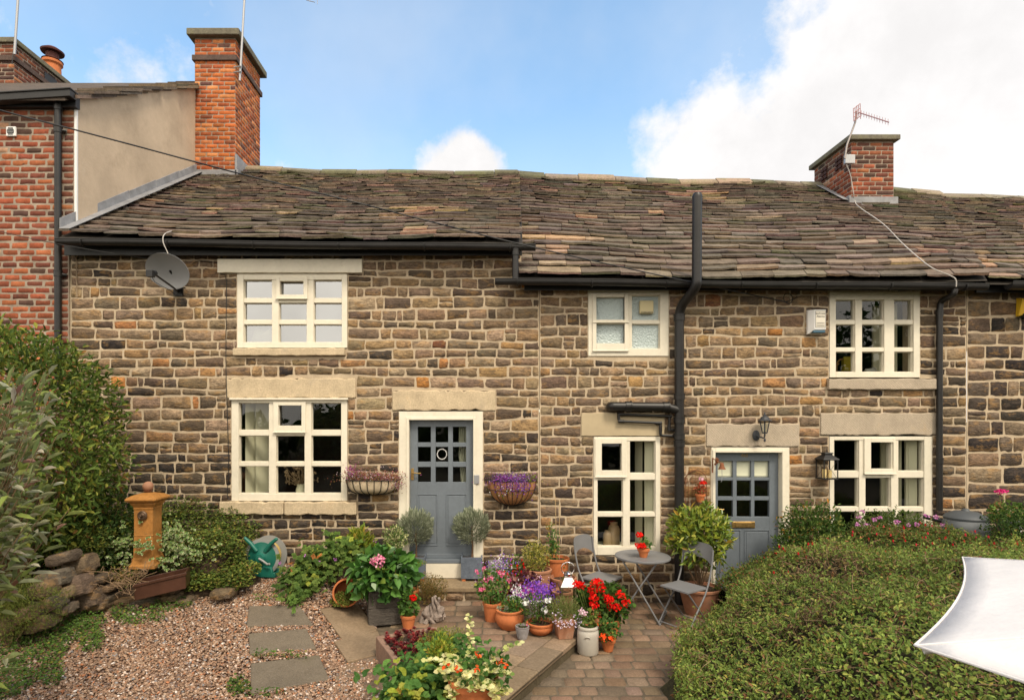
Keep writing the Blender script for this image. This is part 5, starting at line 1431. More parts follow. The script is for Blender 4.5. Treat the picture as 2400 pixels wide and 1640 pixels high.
t, P_ = bush('spurge', 'upright lime green spurge tuft against the wall', 'plant', (at(843, 1262, 7.1).x, 7.1, .78), (.17, .15, .20), 480, .085, .020, G_YEL, z0=.45, seed=31, shell=.2, up=1.2, w=(1, 1), tw=12, trunk=.01)
# fern
t = thing('fern', 'yellow green fern between the spurge and the lavender', 'fern', (at(935, 1330, 6.95).x, 6.9, .3)); lv = Leaves(); q = random.Random(5)
for k in range(15):
    a = -1.2+k*.30+q.gauss(0, .15); ln = q.uniform(.30, .42); pr = None
    for j in range(17):
        s_ = j/16; x = math.sin(a)*ln*s_*.95; z = .24+ln*(s_*1.15-s_*s_*.75)*abs(math.cos(a*.6)); y = -.12*s_+.05*math.cos(a*3)*s_
        if pr is not None:
            d = Vector((x, y, z))-pr; d.normalize(); sd = d.cross(Vector((0, -1, .2))).normalized()
            for sg in (-1, 1): lv.add([pr], [tuple(sd*sg+d*.5)], [(0, -.9, .5)], .065*math.sin(math.pi*min(1, s_*.88+.12)), .013, [Vector(pick(G_YEL[:4]))*.8], .1, (1, 1))
        pr = Vector((x, y, z))
lv.build('fronds', M['leaf'], t)
t, P_ = bush('variegated_shrub', 'small cream variegated shrub behind the hydrangea', 'plant', (at(926, 1262, 7.1).x, 7.1, .86), (.15, .12, .15), 600, .038, .017, G_VAR, z0=.3, seed=33, shell=.3, up=.8, tw=14, trunk=.01)
t, P_ = bush('heather', 'rusty brown green mound of heather on the door step corner', 'plant', (at(1003, 1362, 6.82).x, 6.82, .33), (.24, .16, .17), 2600, .022, .008, G_BRN, z0=.13, seed=34, shell=.2, up=.9, tw=10, trunk=.008)
# empty pot + geranium pot by the timber box
t = potted('terracotta_pot', 'terracotta pot half hidden behind the timber box, top rim showing', 'pot', 960, 1425, .13, .105, .075, .20)
def geranium(t, c, rad, n, flowers, pal, fr=.045, L=.045, Lp=G_MID, seed=0, fn=44, fl=.024):
    lv = Leaves(); P_ = crown(lv, c, rad, n, L, L*.95, Lp, shell=.35, lumpa=.2, seed=seed, w=(.95, 1.1), out=.8, up=.1, fold=.12, curl=.1); lv.build('foliage', M['leaf'], t)
    florets(t, 'flower_head', flowers, fr, pal, fn, fl)
    stems(t, list(flowers)+[tuple(v) for v in P_[:10]], .0028, mt='greenstem', base=(c[0], c[1], max(0, c[2]-rad[2]-.05)))
M['greenstem'] = mat('green_stem', (.16, .22, .05), rough=.7)
def loc(t, px, py, y): return tuple(at(px, py, y)-t.location)
G_RICH = [(4, (.055, .12, .02)), (3, (.09, .17, .03)), (2, (.035, .075, .015)), (.6, (.22, .24, .05))]
t = potted('potted_geranium', 'small terracotta pot with one scarlet head beside the driftwood', 'potted plant', 957, 1475, .13, .075, .055, .14)
geranium(t, (0, 0, .25), (.10, .09, .14), 190, [loc(t, 968, 1401, t.location.y-.05)], RED, .034, seed=1, Lp=G_RICH)
# driftwood stump
p = gnd(1010, 1462, .13); t = thing('driftwood', 'twisted silver grey driftwood stump standing on the paving', 'driftwood', (p.x, p.y+.1, .13))
m = MB(); q = random.Random(8)
for k in range(16):
    a = q.uniform(0, 6.28); r0 = q.uniform(.02, .10); h = q.uniform(.12, .30)
    pts = [(r0*math.cos(a)*(1.3-s)+.03*math.sin(6*s+k)+.05*s*(s > .4), r0*.8*math.sin(a)*(1.2-s)+.03*math.cos(5*s+k), h*s-.01) for s in np.linspace(0, 1, 7)]
    m.tube(pts, [q.uniform(.016, .034)*(1.25-.8*s) for s in np.linspace(0, 1, 7)], 7)
for k in range(7): m.blob((q.uniform(-.09, .1), q.uniform(-.07, .05), q.uniform(.02, .12)), (.05, .04, .05), k, .5, 10, 7)
m.build('wood', M['bark'], t, smooth=True)

# ---- stone trough with houseleeks and strawberry plants
A_, B_ = Vector((-1.02, 5.36)), Vector((-.47, 5.62)); ax = (B_-A_).normalized(); bx = Vector((ax.y, -ax.x)); W_, L_ = .60, .98
ctr = (A_+B_)/2+bx*L_/2; rot = math.atan2(ax.y, ax.x)
t = thing('stone_trough', 'long rectangular stone trough planted with crimson houseleeks and strawberry leaves', 'trough', (ctr.x, ctr.y, .12), rot)
m = MB(); h = .20; e = .055
m.box(-W_/2, W_/2, L_/2-e, L_/2, 0, h); m.box(-W_/2, W_/2, -L_/2, -L_/2+e, 0, h); m.box(-W_/2, -W_/2+e, -L_/2+e, L_/2-e, 0, h); m.box(W_/2-e, W_/2, -L_/2+e, L_/2-e, 0, h)
m.build('trough_body', mat('red_sandstone', (.25, .155, .11), rough=.9, vary=((4, .75, 1.2), (40, .8, 1.2)), blot=((3, .55, .15, (.12, .10, .07), .5),), bump=(30, .6, .008)), t, bevel=.012)
m = MB(); m.box(-W_/2+e, W_/2-e, -L_/2+e, L_/2-e, .05, h-.03); m.build('soil', M['soil'], t)
lv = Leaves(); HL = [(4, (.20, .022, .025)), (3, (.13, .018, .020)), (1.5, (.32, .05, .045)), (.5, (.20, .14, .06))]
q = random.Random(12)
for k in range(190):
    x = q.uniform(-.25, .25); y = q.uniform(-.16, .46); c = np.array([x, y, h-.01+q.uniform(-.01, .035)]); nl = 13; r_ = q.uniform(.6, 1.1)
    cc_ = Vector(pick(HL))
    an = np.arange(nl)*2.4+q.uniform(0, 6); el = np.linspace(.15, 1.2, nl)
    A = np.stack([np.cos(an)*np.cos(el), np.sin(an)*np.cos(el), np.sin(el)], 1)
    lv.add(np.tile(c, (nl, 1)), A, np.tile(np.array([0, 0, 1.]), (nl, 1))-A*.5, .034*r_, .014*r_, np.tile(np.array(cc_), (nl, 1))*rng.uniform(.7, 1.3, (nl, 1)), .2, (.8, 1.0), -.1)
lv.build('houseleeks', M['gloss'], t)
lv = Leaves(); ST = [(4, (.075, .17, .035)), (3, (.11, .22, .045)), (2, (.045, .11, .022)), (.6, (.30, .33, .06))]
def trifol(lv, P_, sz, pal, seed=0, k3=3, nz_=.7):
    n_ = len(P_); c_ = colr(P_, pal, 6, seed); Nn = nrm(rdir(n_)*.5+np.array([0, -nz_*.6, .9])); S0 = nrm(np.cross(Nn, rdir(n_))); S1 = np.cross(Nn, S0); s_ = sz*rng.uniform(.75, 1.2, n_)
    for k in range(k3):
        a = (k-(k3-1)/2)*1.25; A = S0*math.cos(a)+S1*math.sin(a); lv.add(P_, A, Nn, s_, s_*.8, c_, .22, (.85, 1.1), .1)
P_ = rng.normal(0, 1, (300, 3))*np.array([.14, .13, .045])+np.array([.12, -.26, h+.04]); trifol(lv, P_, .046, ST, 3)
P_ = rng.normal(0, 1, (190, 3))*np.array([.16, .08, .08])+np.array([-.10, -.55, h-.06]); trifol(lv, P_, .046, ST, 4)
lv.build('strawberry_leaves', M['leaf'], t)
lv = Leaves(); crown(lv, (.20, .02, h+.02), (.24, .14, .12), 2400, .020, .006, [(3, (.25, .27, .05)), (3, (.17, .22, .04)), (1, (.42, .38, .10))], shell=.1, seed=8, half=True, up=1.0); lv.build('saxifrage', M['leaf'], t)
# plants spilling at the front of the trough
t = thing('strawberry_patch', 'strawberry and lime green foliage spilling forward of the trough at the bottom edge', 'plant', (-.45, 4.4, .13))
lv = Leaves(); P_ = np.array(at(985, 1600, 4.35))+rng.normal(0, 1, (380, 3))*np.array([.15, .10, .07]); trifol(lv, P_, .046, ST, 5)
P_ = np.array(at(955, 1625, 4.2))+rng.normal(0, 1, (60, 3))*np.array([.12, .1, .08]); trifol(lv, P_, .04, G_YEL, 6)
crown(lv, tuple(at(1035, 1530, 4.45)), (.10, .09, .15), 500, .04, .018, G_YEL, shell=.2, seed=17, up=1); lv.build('foliage', M['leaf'], t, world=True)

# ---- big pot with variegated plant in the foreground
t = thing('potted_plant', 'largest orange terracotta pot in front, with pale lime leaves and orange busy lizzies', 'potted plant', (-.083, 4.2, .13), group='plants in pots')
pot(t, .175, .118, .33, rim=.05)
lv = Leaves(); q = random.Random(15); LM = [(4, (.60, .57, .24)), (3, (.70, .67, .36)), (1.5, (.42, .45, .15)), (1, (.18, .26, .06))]
for k in range(44):
    a = q.uniform(0, 6.28) if k < 22 else q.uniform(3.3, 6.0); ln = q.uniform(.12, .27); up = q.uniform(-.2, .9)
    if k == 0: a, ln, up = 2.2, .19, 2.4
    if k == 1: a, ln, up = .35, .32, .9
    if k == 2: a, ln, up = 3.0, .30, .6
    for j in range(14):
        s_ = j/13; r_ = .05+ln*s_*(.55 if k == 0 else 1); c = Vector((r_*math.cos(a)*(.35 if k == 0 else 1), r_*math.sin(a)*.8, .34+ln*(up*s_-.55*s_*s_+.25*s_)))
        for sg in (-1, 1):
            d = Vector((-math.sin(a)*sg+math.cos(a)*.3, math.cos(a)*sg+math.sin(a)*.3, .35)); d = Matrix.Rotation(j*1.57, 3, 'Z') @ d
            lv.add([c], [d], [(q.gauss(0, .3), -.5+q.gauss(0, .3), .9)], q.uniform(.034, .05), q.uniform(.028, .038), [Vector(pick(LM))], .12, (1, 1.05))
lv.build('variegated_leaves', M['leaf'], t)
lv = Leaves(); crown(lv, (.06, -.02, .39), (.22, .18, .12), 210, .05, .036, ST, shell=.3, seed=3, w=(1, 1)); lv.build('green_leaves', M['leaf'], t)
florets(t, 'flower', [loc(t, a, b, c) for a, b, c in ((1120, 1531, 4.12), (1072, 1566, 3.98), (1168, 1548, 4.05), (1179, 1557, 4.0), (1043, 1556, 4.06), (1117, 1567, 3.98))], .015, ORG, 6, .028, flatz=.5)

# ---- the group of pots on the terrace
t = potted('potted_fuchsia', 'terracotta pot of magenta pink pelargoniums and blue lobelia, leftmost of the pot group', 'potted plant', 1154, 1458, ZU, .10, .078, .20)
y = t.location.y
geranium(t, (.0, 0, .36), (.17, .13, .22), 420, [loc(t, a, b, y-.1) for a, b in ((1118, 1338), (1134, 1331), (1141, 1355), (1152, 1354), (1170, 1340), (1176, 1346), (1193, 1362), (1126, 1379), (1133, 1380), (1169, 1386), (1139, 1362))], PINK, .022, L=.036, seed=2, Lp=ST, fn=16, fl=.022)
lv = Leaves(); P_ = np.array([.09, .08, .60])+rng.normal(0, 1, (260, 3))*np.array([.09, .05, .05]); lv.add(P_, rdir(260), rdir(260), .014, .012, colr(P_, PURP+[(2, (.7, .7, .8))], 9), .1, (1, 1)); 
P_ = np.array([-.13, .0, .44])+rng.normal(0, 1, (90, 3))*np.array([.04, .03, .04]); lv.add(P_, rdir(90), rdir(90), .013, .011, colr(P_, MAG+[(2, (.7, .7, .8))], 9), .1, (1, 1)); lv.build('lobelia', M['petal'], t)
t = potted('bowl_pot', 'round bellied terracotta bowl pot with sparse green shoots', 'potted plant', 1194, 1478, ZU, .135, .095, .20, belly=.035, rim=.022)
lv = Leaves(); crown(lv, (.05, .02, .22), (.11, .09, .09), 230, .045, .020, ST, shell=.2, seed=4, up=1); crown(lv, (-.07, 0, .19), (.05, .05, .03), 22, .04, .028, G_GREY, shell=.3); lv.build('foliage', M['leaf'], t)
t = potted('bowl_pot', 'low wide terracotta bowl with leafy stems and white flowers, behind the tiny grey pot', 'potted plant', 1266, 1490, ZU, .135, .07, .125, belly=.028, rim=.022)
lv = Leaves(); y = t.location.y; crown(lv, (-.03, 0, .26), (.15, .12, .15), 420, .045, .013, G_RICH+[(2, (.16, .15, .06))], shell=.15, seed=6, up=.4); lv.build('foliage', M['leaf'], t)
florets(t, 'flower', [loc(t, 1232, 1413, y-.08), loc(t, 1284, 1409, y-.06), loc(t, 1276, 1430, y-.1)], .026, WHT, 16, .034)
stems(t, ring(9, .12, .2, .36, 3), .003, base=(0, 0, .1))
t = potted('small_pot', 'tiny grey ribbed pot with a single pink bud', 'potted plant', 1225, 1500, ZU, .067, .045, .125, mt='greyrib' if 'greyrib' in M else 'paleterra', rim=.012) if False else None
M['greyrib'] = mat('grey_glazed_pot', (.26, .24, .24), rough=.7, vary=((8, .75, 1.2),), bump=(30, .3, .003))
p = gnd(1225, 1500, ZU); t = thing('small_pot', 'tiny grey ribbed pot with a single pink bud', 'potted plant', (p.x, p.y+.05, ZU), group='plants in pots')
pr = [(0, 0), (.045, 0)]
for k in range(8): z = .008+k*.013; r_ = .047+.022*(k/8)**.8; pr += [(r_, z), (r_+.0035, z+.006), (r_, z+.012)]
pr += [(.070, .115), (.070, .128), (.060, .128), (.058, .10)]
m = MB(); m.lathe(pr, n=28); o = m.build('pot', M['greyrib'], t, smooth=60); m = MB(); m.lathe([(.058, .108), (0, .11)], n=20); m.build('soil', M['soil'], o)
lv = Leaves(); crown(lv, (0, 0, .13), (.045, .04, .025), 30, .02, .014, G_RICH, shell=.2); lv.build('foliage', M['leaf'], t); florets(t, 'flower', [(.045, -.02, .145)], .012, PINK, 10, .014)
# white + purple lobelia basket behind
p = Vector((at(1240, 1400, 6.35).x, 6.35, .30)); t = thing('lobelia_bowl', 'pale bowl overflowing with violet and white lobelia, behind the terracotta bowls', 'potted plant', p, group='plants in pots')
m = MB(); m.lathe([(0, -.17), (.08, -.17), (.17, -.02), (.20, .06), (.21, .07), (.19, .075), (0, .05)], n=30); m.build('bowl', mat('pale_bowl', (.55, .50, .48), rough=.6), t, smooth=50)
lv = Leaves(); c = np.array([.0, 0, .13]); P_ = []
def fcloud(lv, c, sd, n, L, pal, seed=0):
    P_ = np.array(c)+rng.normal(0, 1, (n, 3))*np.array(sd); P_[:, 2] = np.abs(P_[:, 2]-c[2])*1.0+c[2]*1.0 if False else P_[:, 2]
    Nn = nrm(rdir(n)+np.array([0, -.8, .6])); lv.add(P_, nrm(np.cross(Nn, rdir(n))), Nn, L, L*.9, colr(P_, pal, 9, seed), .08, (1, 1.1), 0)
    Nn2 = Nn+.2; lv.add(P_, -nrm(np.cross(Nn2, rdir(n))), Nn, L*.8, L*.8, colr(P_, pal, 9, seed), .08, (1, 1.1), 0)
fcloud(lv, (.10, -.02, .16), (.09, .07, .045), 420, .017, PURP, 1); fcloud(lv, (.0, -.06, .13), (.08, .05, .045), 200, .017, PURP+MAG, 2); fcloud(lv, (-.12, -.02, .12), (.05, .06, .04), 190, .016, WHT, 3); fcloud(lv, (.0, -.12, .07), (.10, .04, .03), 90, .014, WHT, 4); fcloud(lv, (.14, -.08, .07), (.07, .05, .03), 140, .016, PURP, 3)
lv.build('lobelia_flowers', M['petal'], t)
lv = Leaves(); crown(lv, (0, 0, .07), (.19, .16, .08), 600, .022, .009, G_RICH, shell=.2, seed=2); lv.build('foliage', M['leaf'], t)
florets(t, 'viola', [(-.10, -.17, .07)], .018, [(1, (.85, .38, .03))], 12, .02)
# heuchera and red fuchsia
t = potted('potted_heuchera', 'wine red frilly heuchera in a hidden pot in the middle of the group', 'potted plant', 1228, 1425, ZU, .12, .09, .17, y=6.62)
lv = Leaves(); crown(lv, (0, 0, .30), (.20, .15, .15), 420, .05, .048, [(4, (.13, .030, .035)), (3, (.20, .055, .055)), (2, (.075, .02, .028)), (1, (.26, .12, .10))], shell=.3, seed=5, w=(1, 1.15), fold=.1); lv.build('foliage', M['gloss'], t)
lv = Leaves(); fcloud(lv, (.16, -.05, .38), (.04, .03, .04), 50, .010, LPINK); lv.build('flowers', M['petal'], t)
t = potted('potted_fuchsia', 'small red fuchsia in a hidden pot under the grey slate tile', 'potted plant', 1205, 1400, .13, .11, .08, .18, y=6.95)
lv = Leaves(); crown(lv, (.0, 0, .42), (.20, .12, .15), 480, .034, .018, G_RICH+[(1.5, (.25, .10, .05))], shell=.2, seed=7); lv.build('foliage', M['leaf'], t)
lv = Leaves(); P_ = rng.normal(0, 1, (34, 3))*np.array([.10, .05, .07])+np.array([0, -.10, .40])
for k in range(3): lv.add(P_, np.tile(np.array([[.3*math.cos(k*2.1), .3*math.sin(k*2.1), -1]]), (34, 1)), rdir(34), .036, .013, colr(P_, RED, 5), .1, (1, .9))
lv.build('bells', M['petal'], t)
# square pot
p = gnd(1325, 1500, ZU); t = thing('square_pot', 'square tapered pinkish terracotta pot with trailing tiny lilac flowers', 'potted plant', (p.x, p.y+.10, ZU), R(8), group='plants in pots')
m = MB()
for (a, b, z0, z1, k0, k1) in ((.072, .072, 0, .16, 1, 1.28), (.104, .104, .16, .195, 1, 1.02)):
    vs = [(sx*a*k, sy*b*k, z) for (k, z) in ((k0, z0), (k1, z1)) for (sx, sy) in ((-1, -1), (1, -1), (1, 1), (-1, 1))]
    m.add(vs, [(3, 2, 1, 0), (4, 5, 6, 7)]+[(i, (i+1) % 4, 4+(i+1) % 4, 4+i) for i in range(4)])
m.build('pot', M['paleterra'], t, bevel=.004)
lv = Leaves(); crown(lv, (0, 0, .26), (.17, .14, .14), 2200, .024, .006, [(3, (.20, .24, .07)), (3, (.14, .18, .045)), (1, (.30, .26, .12))], shell=.15, seed=9, up=.9); lv.build('foliage', M['leaf'], t)
lv = Leaves(); fcloud(lv, (.0, -.15, .19), (.09, .03, .022), 60, .013, [(2, (.72, .60, .78)), (1, (.85, .8, .85))]); fcloud(lv, (.13, -.10, .21), (.05, .03, .03), 40, .013, [(2, (.75, .62, .80))]); fcloud(lv, (-.1, -.1, .26), (.04, .03, .03), 14, .013, [(2, (.75, .62, .80))]); lv.build('flowers', M['petal'], t)
# stoneware crock
p = gnd(1382, 1538, 0); t = thing('stoneware_crock', 'tall pale grey stoneware crock with a pink geranium, standing on the brick paving', 'crock', (p.x, p.y+.10, 0), group='plants in pots')
M['crock'] = mat('pale_stoneware', (.44, .41, .36), rough=.35, spec=.4, vary=((5, .88, 1.08),), bump=(25, .08, .003))
m = MB(); m.lathe([(0, 0), (.098, 0), (.106, .012), (.108, .19), (.106, .222), (.096, .235), (.094, .244), (.103, .25), (.104, .268), (.096, .276), (.088, .276), (.086, .24), (0, .235)], n=40); o = m.build('crock_body', M['crock'], t, smooth=50)
m = MB(); m.tube([(-.05, -.096, .17), (-.045, -.104, .188), (-.025, -.112, .197), (-.003, -.112, .19), (.005, -.108, .17)], [.004, .006, .006, .006, .004], 8); m.build('crock_handle', M['crock'], t, smooth=60)
y = t.location.y
geranium(t, (.01, .02, .33), (.12, .10, .09), 240, [loc(t, 1366, 1434, y-.08)], LPINK, .040, L=.04, seed=3, Lp=[(4, (.10, .18, .03)), (2, (.20, .24, .05)), (1, (.32, .14, .06)), (2, (.06, .10, .02))], fl=.022)
# scarlet geraniums behind the crock
t = potted('scarlet_geranium', 'tall bushy geranium with many scarlet heads between crock and table', 'potted plant', 1420, 1470, 0, .15, .11, .22, y=6.15)
y = t.location.y
fl = ((775, 803), (755, 793), (865, 780), (890, 775), (905, 815), (850, 830), (858, 880), (965, 893), (1040, 860), (1078, 915), (860, 935), (968, 942), (1015, 943), (880, 1000), (735, 790), (945, 880))
geranium(t, (-.02, .05, .36), (.30, .20, .22), 1150, [loc(t, 1100+a/2.94, 1100+b/2.94, y-.14+.05*math.sin(a)) for a, b in fl], RED, .044, L=.05, seed=4, Lp=G_RICH, fl=.026)
lv = Leaves(); crown(lv, (-.26, .05, .27), (.12, .1, .12), 420, .018, .010, G_MID, shell=.2, seed=14); lv.build('side_shoots', M['leaf'], t)
t = potted('potted_busy_lizzie', 'small terracotta pot with orange red busy lizzies right of the crock', 'potted plant', 1425, 1528, 0, .068, .046, .12)
y = t.location.y
lv = Leaves(); crown(lv, (0, 0, .20), (.12, .10, .10), 230, .042, .028, ST, shell=.3, seed=5, w=(1, 1)); lv.build('foliage', M['leaf'], t)
florets(t, 'flower', [loc(t, 1412, 1490, y-.1), loc(t, 1434, 1493, y-.1), loc(t, 1416, 1497, y-.11), loc(t, 1374+20, 1462, y-.05)], .024, ORG, 14, .028, flatz=.6)
# euonymus, cane pot, empty pots
t = potted('potted_euonymus', 'tall pale terracotta pot with a golden variegated euonymus ball', 'potted plant', 1262, 1420, .13, .15, .11, .36, 'paleterra', y=6.85)
t.location.z = at(0, 1395, 6.85).z; t.location.z = .20
lv = Leaves(); crown(lv, (-.03, 0, .50), (.165, .15, .19), 1500, .024, .015, [(3, (.44, .38, .07)), (3, (.20, .22, .04)), (2, (.55, .50, .15)), (2, (.09, .13, .03))], shell=.25, seed=6, up=.7); lv.build('foliage', M['leaf'], t)
m = MB(); p = at(1270, 1400, 7.0)
m.box(p.x-.05, p.x+.42, 6.72, 7.38, .0, .20, (.22, .17, .11)); m.build('stone_ledge', M['flag'], None, bevel=.015, kind='structure')
p = Vector((at(1305, 1300, 7.15).x, 7.15, .20)); t = thing('potted_tomato', 'orange terracotta pot with a straggly climber on two thin canes', 'potted plant', p, group='plants in pots')
pot(t, .148, .115, .42)
lv = Leaves(); crown(lv, (-.05, -.02, .58), (.07, .06, .22), 260, .04, .018, ST+[(1, (.40, .30, .06))], shell=.1, seed=8); crown(lv, (.07, -.1, .38), (.03, .03, .06), 40, .03, .015, ST, shell=.1)
crown(lv, (-.08, 0, .80), (.06, .05, .05), 50, .03, .014, [(2, (.45, .25, .06)), (2, (.2, .25, .06))], shell=.1); lv.build('foliage', M['leaf'], t)
m = MB(); m.tube([(.0, 0, .38), (-.02, 0, 1.18)], .004, 6); m.tube([(.03, 0, .38), (.035, 0, 1.08)], .004, 6); m.build('canes', mat('cane', (.42, .30, .16)), t)
t = potted('terracotta_pot', 'empty wide weathered terracotta pot left of the lantern, upper of the two', 'pot', 1320, 1400, .20, .155, .12, .24, 'paleterra', y=6.93)
t = potted('terracotta_pot', 'empty smaller weathered terracotta pot behind the steel lantern, lower of the two', 'pot', 1318, 1412, .13, .115, .085, .24, 'paleterra', y=6.62)
stems(t, [(-.03, -.02, .42), (.02, 0, .36), (-.05, .01, .34)], .005, mt='redstem' if 'redstem' in M else 'twig', base=(0, 0, .2))
m = MB(); p = at(1168, 1338, 7.33); m.obox((p.x, 7.30, p.z-.02), (.26, .02, .34), Matrix.Rotation(R(-9), 3, 'X')); o = m.build('slate_tile', mat('grey_slate_tile', (.20, .19, .17), rough=.85, vary=((6, .8, 1.2),), bump=(30, .3, .004)), None); tag(o, 'plain grey slate tile leaning on the wall right of the lavender', 'slate tile')

# ---- steel lantern
p = gnd(1331, 1440, ZU); p = Vector((at(1331, 1400, 6.25).x, 6.25, ZU)); t = thing('steel_lantern', 'polished steel lantern with a ring handle standing among the pots', 'lantern', p)
zt_ = at(0, 1372, 6.25).z-ZU; w_ = .075
m = MB()
for sx in (-1, 1):
    for sy in (-1, 1): m.obox((sx*w_, sy*w_, zt_/2), (.016, .016, zt_))
m.box(-w_-.012, w_+.012, -w_-.012, w_+.012, 0, .02)
vs = [(sx*k, sy*k, z) for (k, z) in ((w_+.014, zt_), (w_+.014, zt_+.008), (.040, zt_+.10), (.040, zt_+.115)) for (sx, sy) in ((-1, -1), (1, -1), (1, 1), (-1, 1))]
fs = [(3, 2, 1, 0), (12, 13, 14, 15)]+[(r*4+i, r*4+(i+1) % 4, r*4+4+(i+1) % 4, r*4+4+i) for r in range(3) for i in range(4)]
m.add(vs, fs); m.lathe([(.045, zt_+.115), (.045, zt_+.135), (.055, zt_+.14), (.03, zt_+.155), (0, zt_+.158)], n=24)
m.build('frame', M['steel'], t, bevel=.0015)
m = MB(); m.tube([(.072*math.cos(a), 0, zt_+.19+.065*math.sin(a)) for a in np.linspace(-.9, math.pi+.9, 22)], .005, 8); m.build('handle', M['steel'], t, smooth=60)
m = MB()
for sy in (-1, 1): m.add([(-w_, sy*w_, .02), (w_, sy*w_, .02), (w_, sy*w_, zt_), (-w_, sy*w_, zt_)], [(0, 1, 2, 3)]); m.add([(sy*w_, -w_, .02), (sy*w_, w_, .02), (sy*w_, w_, zt_), (sy*w_, -w_, zt_)], [(0, 1, 2, 3)])
m.build('glass', M['glass'], t)

# ---- bistro table and chairs
M['bistro'] = mat('grey_powder_coat', (.165, .165, .172), rough=.45, spec=.4, vary=((5, .92, 1.06),), bump=(60, .05, .002))
tc_ = Vector((1.879, 6.855, 0)); t = thing('bistro_table', 'round grey metal folding bistro table with crossed legs', 'table', tc_)
m = MB(); m.lathe([(0, .700), (.30, .698), (.318, .690), (.322, .694), (.322, .712), (.316, .716), (.30, .712), (0, .713)], n=56); m.build('tabletop', M['bistro'], t, smooth=40)
a_ = Vector((.43, .90, 0)).normalized(); p_ = Vector((.90, -.43, 0)).normalized()
for sg, wd_ in ((1, .25), (-1, .22)):
    for s2 in (-1, 1):
        m = MB(); m.tube([p_*.24*sg+a_*wd_*s2*1.0+Vector((0, 0, .0)), -p_*.20*sg+a_*wd_*s2*.85+Vector((0, 0, .695))], .0105, 8); m.build('leg', M['bistro'], t, smooth=60)
m = MB()
for sg, wd_ in ((1, .25), (-1, .22)): m.tube([p_*.24*sg-a_*wd_+Vector((0, 0, .01)), p_*.24*sg+a_*wd_+Vector((0, 0, .01))], .009, 8); m.tube([-p_*.20*sg-a_*wd_*.85+Vector((0, 0, .69)), -p_*.20*sg+a_*wd_*.85+Vector((0, 0, .69))], .008, 6)
m.build('crossbar', M['bistro'], t, smooth=60)
def bchair(c, rz, lab):
    "folding chair, facing +x"
    t = thing('bistro_chair', lab, 'chair', c, rz, group='bistro chairs')
    w = .195; m = MB(); n = 6; vs = []
    m.box(-.17, .18, -.185, .185, .443, .452); m.box(-.172, .182, -.187, -.180, .432, .443); m.box(-.172, .182, .180, .187, .432, .443); m.box(.174, .182, -.18, .18, .432, .443); m.build('seat', M['bistro'], t, bevel=.004)
    for sg in (-1, 1):
        m = MB(); pts = [(-.26, sg*w, .86), (-.245, sg*w, .72), (-.20, sg*w, .54), (-.12, sg*w, .38), (.02, sg*w, .22), (.20, sg*w, .0)]
        P_ = bend(pts, .07, 4); m.tube(P_, .0105, 8); m.build('side_tube', M['bistro'], t, smooth=60)
        m = MB(); m.tube([(.15, sg*.165, .435), (-.24, sg*.165, 0)], .009, 8); m.build('leg', M['bistro'], t, smooth=60)
    m = MB(); m.tube([(.17, -w, .035), (.17, w, .035)], .007, 8); m.tube([(-.22, -.165, .03), (-.22, .165, .03)], .007, 8); m.build('crossbar', M['bistro'], t, smooth=60)
    # curved backrest plate: arched top, arched bottom edge
    m = MB(); N_ = 18; vs = []
    for i in range(N_+1):
        s = i/N_*2-1; y = s*(w+.006); bow = -.035*(1-s*s)
        zb = .66+.085*(1-abs(s)**2.4); ztp = .835+.075*math.sqrt(max(0, 1-abs(s)**3.2)) if abs(s) < 1 else .80
        if i in (0, N_): zb, ztp = .655, .80
        for z in (zb, ztp):
            xb = -.225-.14*(z-.66)
            vs += [(xb+bow-.0135, y, z), (xb+bow-.0165, y, z)]
    fs = []
    for i in range(N_):
        a = i*4; fs += [(a, a+4, a+6, a+2), (a+1, a+3, a+7, a+5), (a+2, a+6, a+7, a+3), (a, a+1, a+5, a+4)]
    fs += [(0, 2, 3, 1), (N_*4, N_*4+1, N_*4+3, N_*4+2)]
    m.add(vs, fs); m.build('backrest', M['bistro'], t, smooth=35)
    return t
bchair((1.40, 6.90, 0), R(-44), 'grey metal folding chair left of the bistro table, its back to the flower pots')
bchair((2.25, 6.51, 0), R(214), 'grey metal folding chair right of the bistro table, next to the hedge')
tz = Vector((at(1507, 1300, 6.80).x, 6.78, .714)); t = thing('potted_geranium', 'small terracotta pot with a scarlet geranium on the bistro table', 'potted plant', tz)
pot(t, .062, .040, .105, rim=.032)
lv = Leaves(); P_ = np.array([.03, 0, .17])+rng.normal(0, 1, (40, 3))*np.array([.035, .03, .03]); trifol(lv, P_, .028, ST+[(2, (.3, .28, .08))], 3); lv.build('foliage', M['leaf'], t)
florets(t, 'flower_head', [loc(t, 1499, 1253, 6.75), loc(t, 1497, 1278, 6.72), loc(t, 1507, 1279, 6.72)], .034, RED, 50, .026); stems(t, [loc(t, 1499, 1256, 6.77), (.03, 0, .2)], .003, mt='greenstem', base=(0, 0, .09))

# ---- hose reel
p = gnd(632, 1336, .47); t = thing('hose_reel', 'dark green garden hose reel standing against the left wall', 'hose reel', (p.x, 7.0, gz(p.x, 7.0)), R(-8))
Gm = mat('green_plastic', (.010, .115, .085), rough=.4, spec=.4, vary=((5, .9, 1.1),)); Gy = mat('grey_plastic', (.26, .26, .25), rough=.5)
X90 = Matrix.Rotation(R(90), 3, 'X'); cz = .235
m = MB(); m.lathe([(0, -.01), (.17, -.01), (.18, 0), (.18, .012), (.12, .02), (.06, .05), (.05, .075), (0, .08)], (0, -.09, cz), 40, M=X90); m.build('reel_disc', Gm, t, smooth=40)
m = MB(); m.lathe([(.182, .0), (.218, .0), (.222, .012), (.182, .014)], (0, -.085, cz), 44, M=X90); m.lathe([(.0, .0), (.225, .0), (.228, .014), (0, .016)], (0, .09, cz), 44, M=X90); m.build('reel_flange', Gy, t, smooth=40)
m = MB(); 
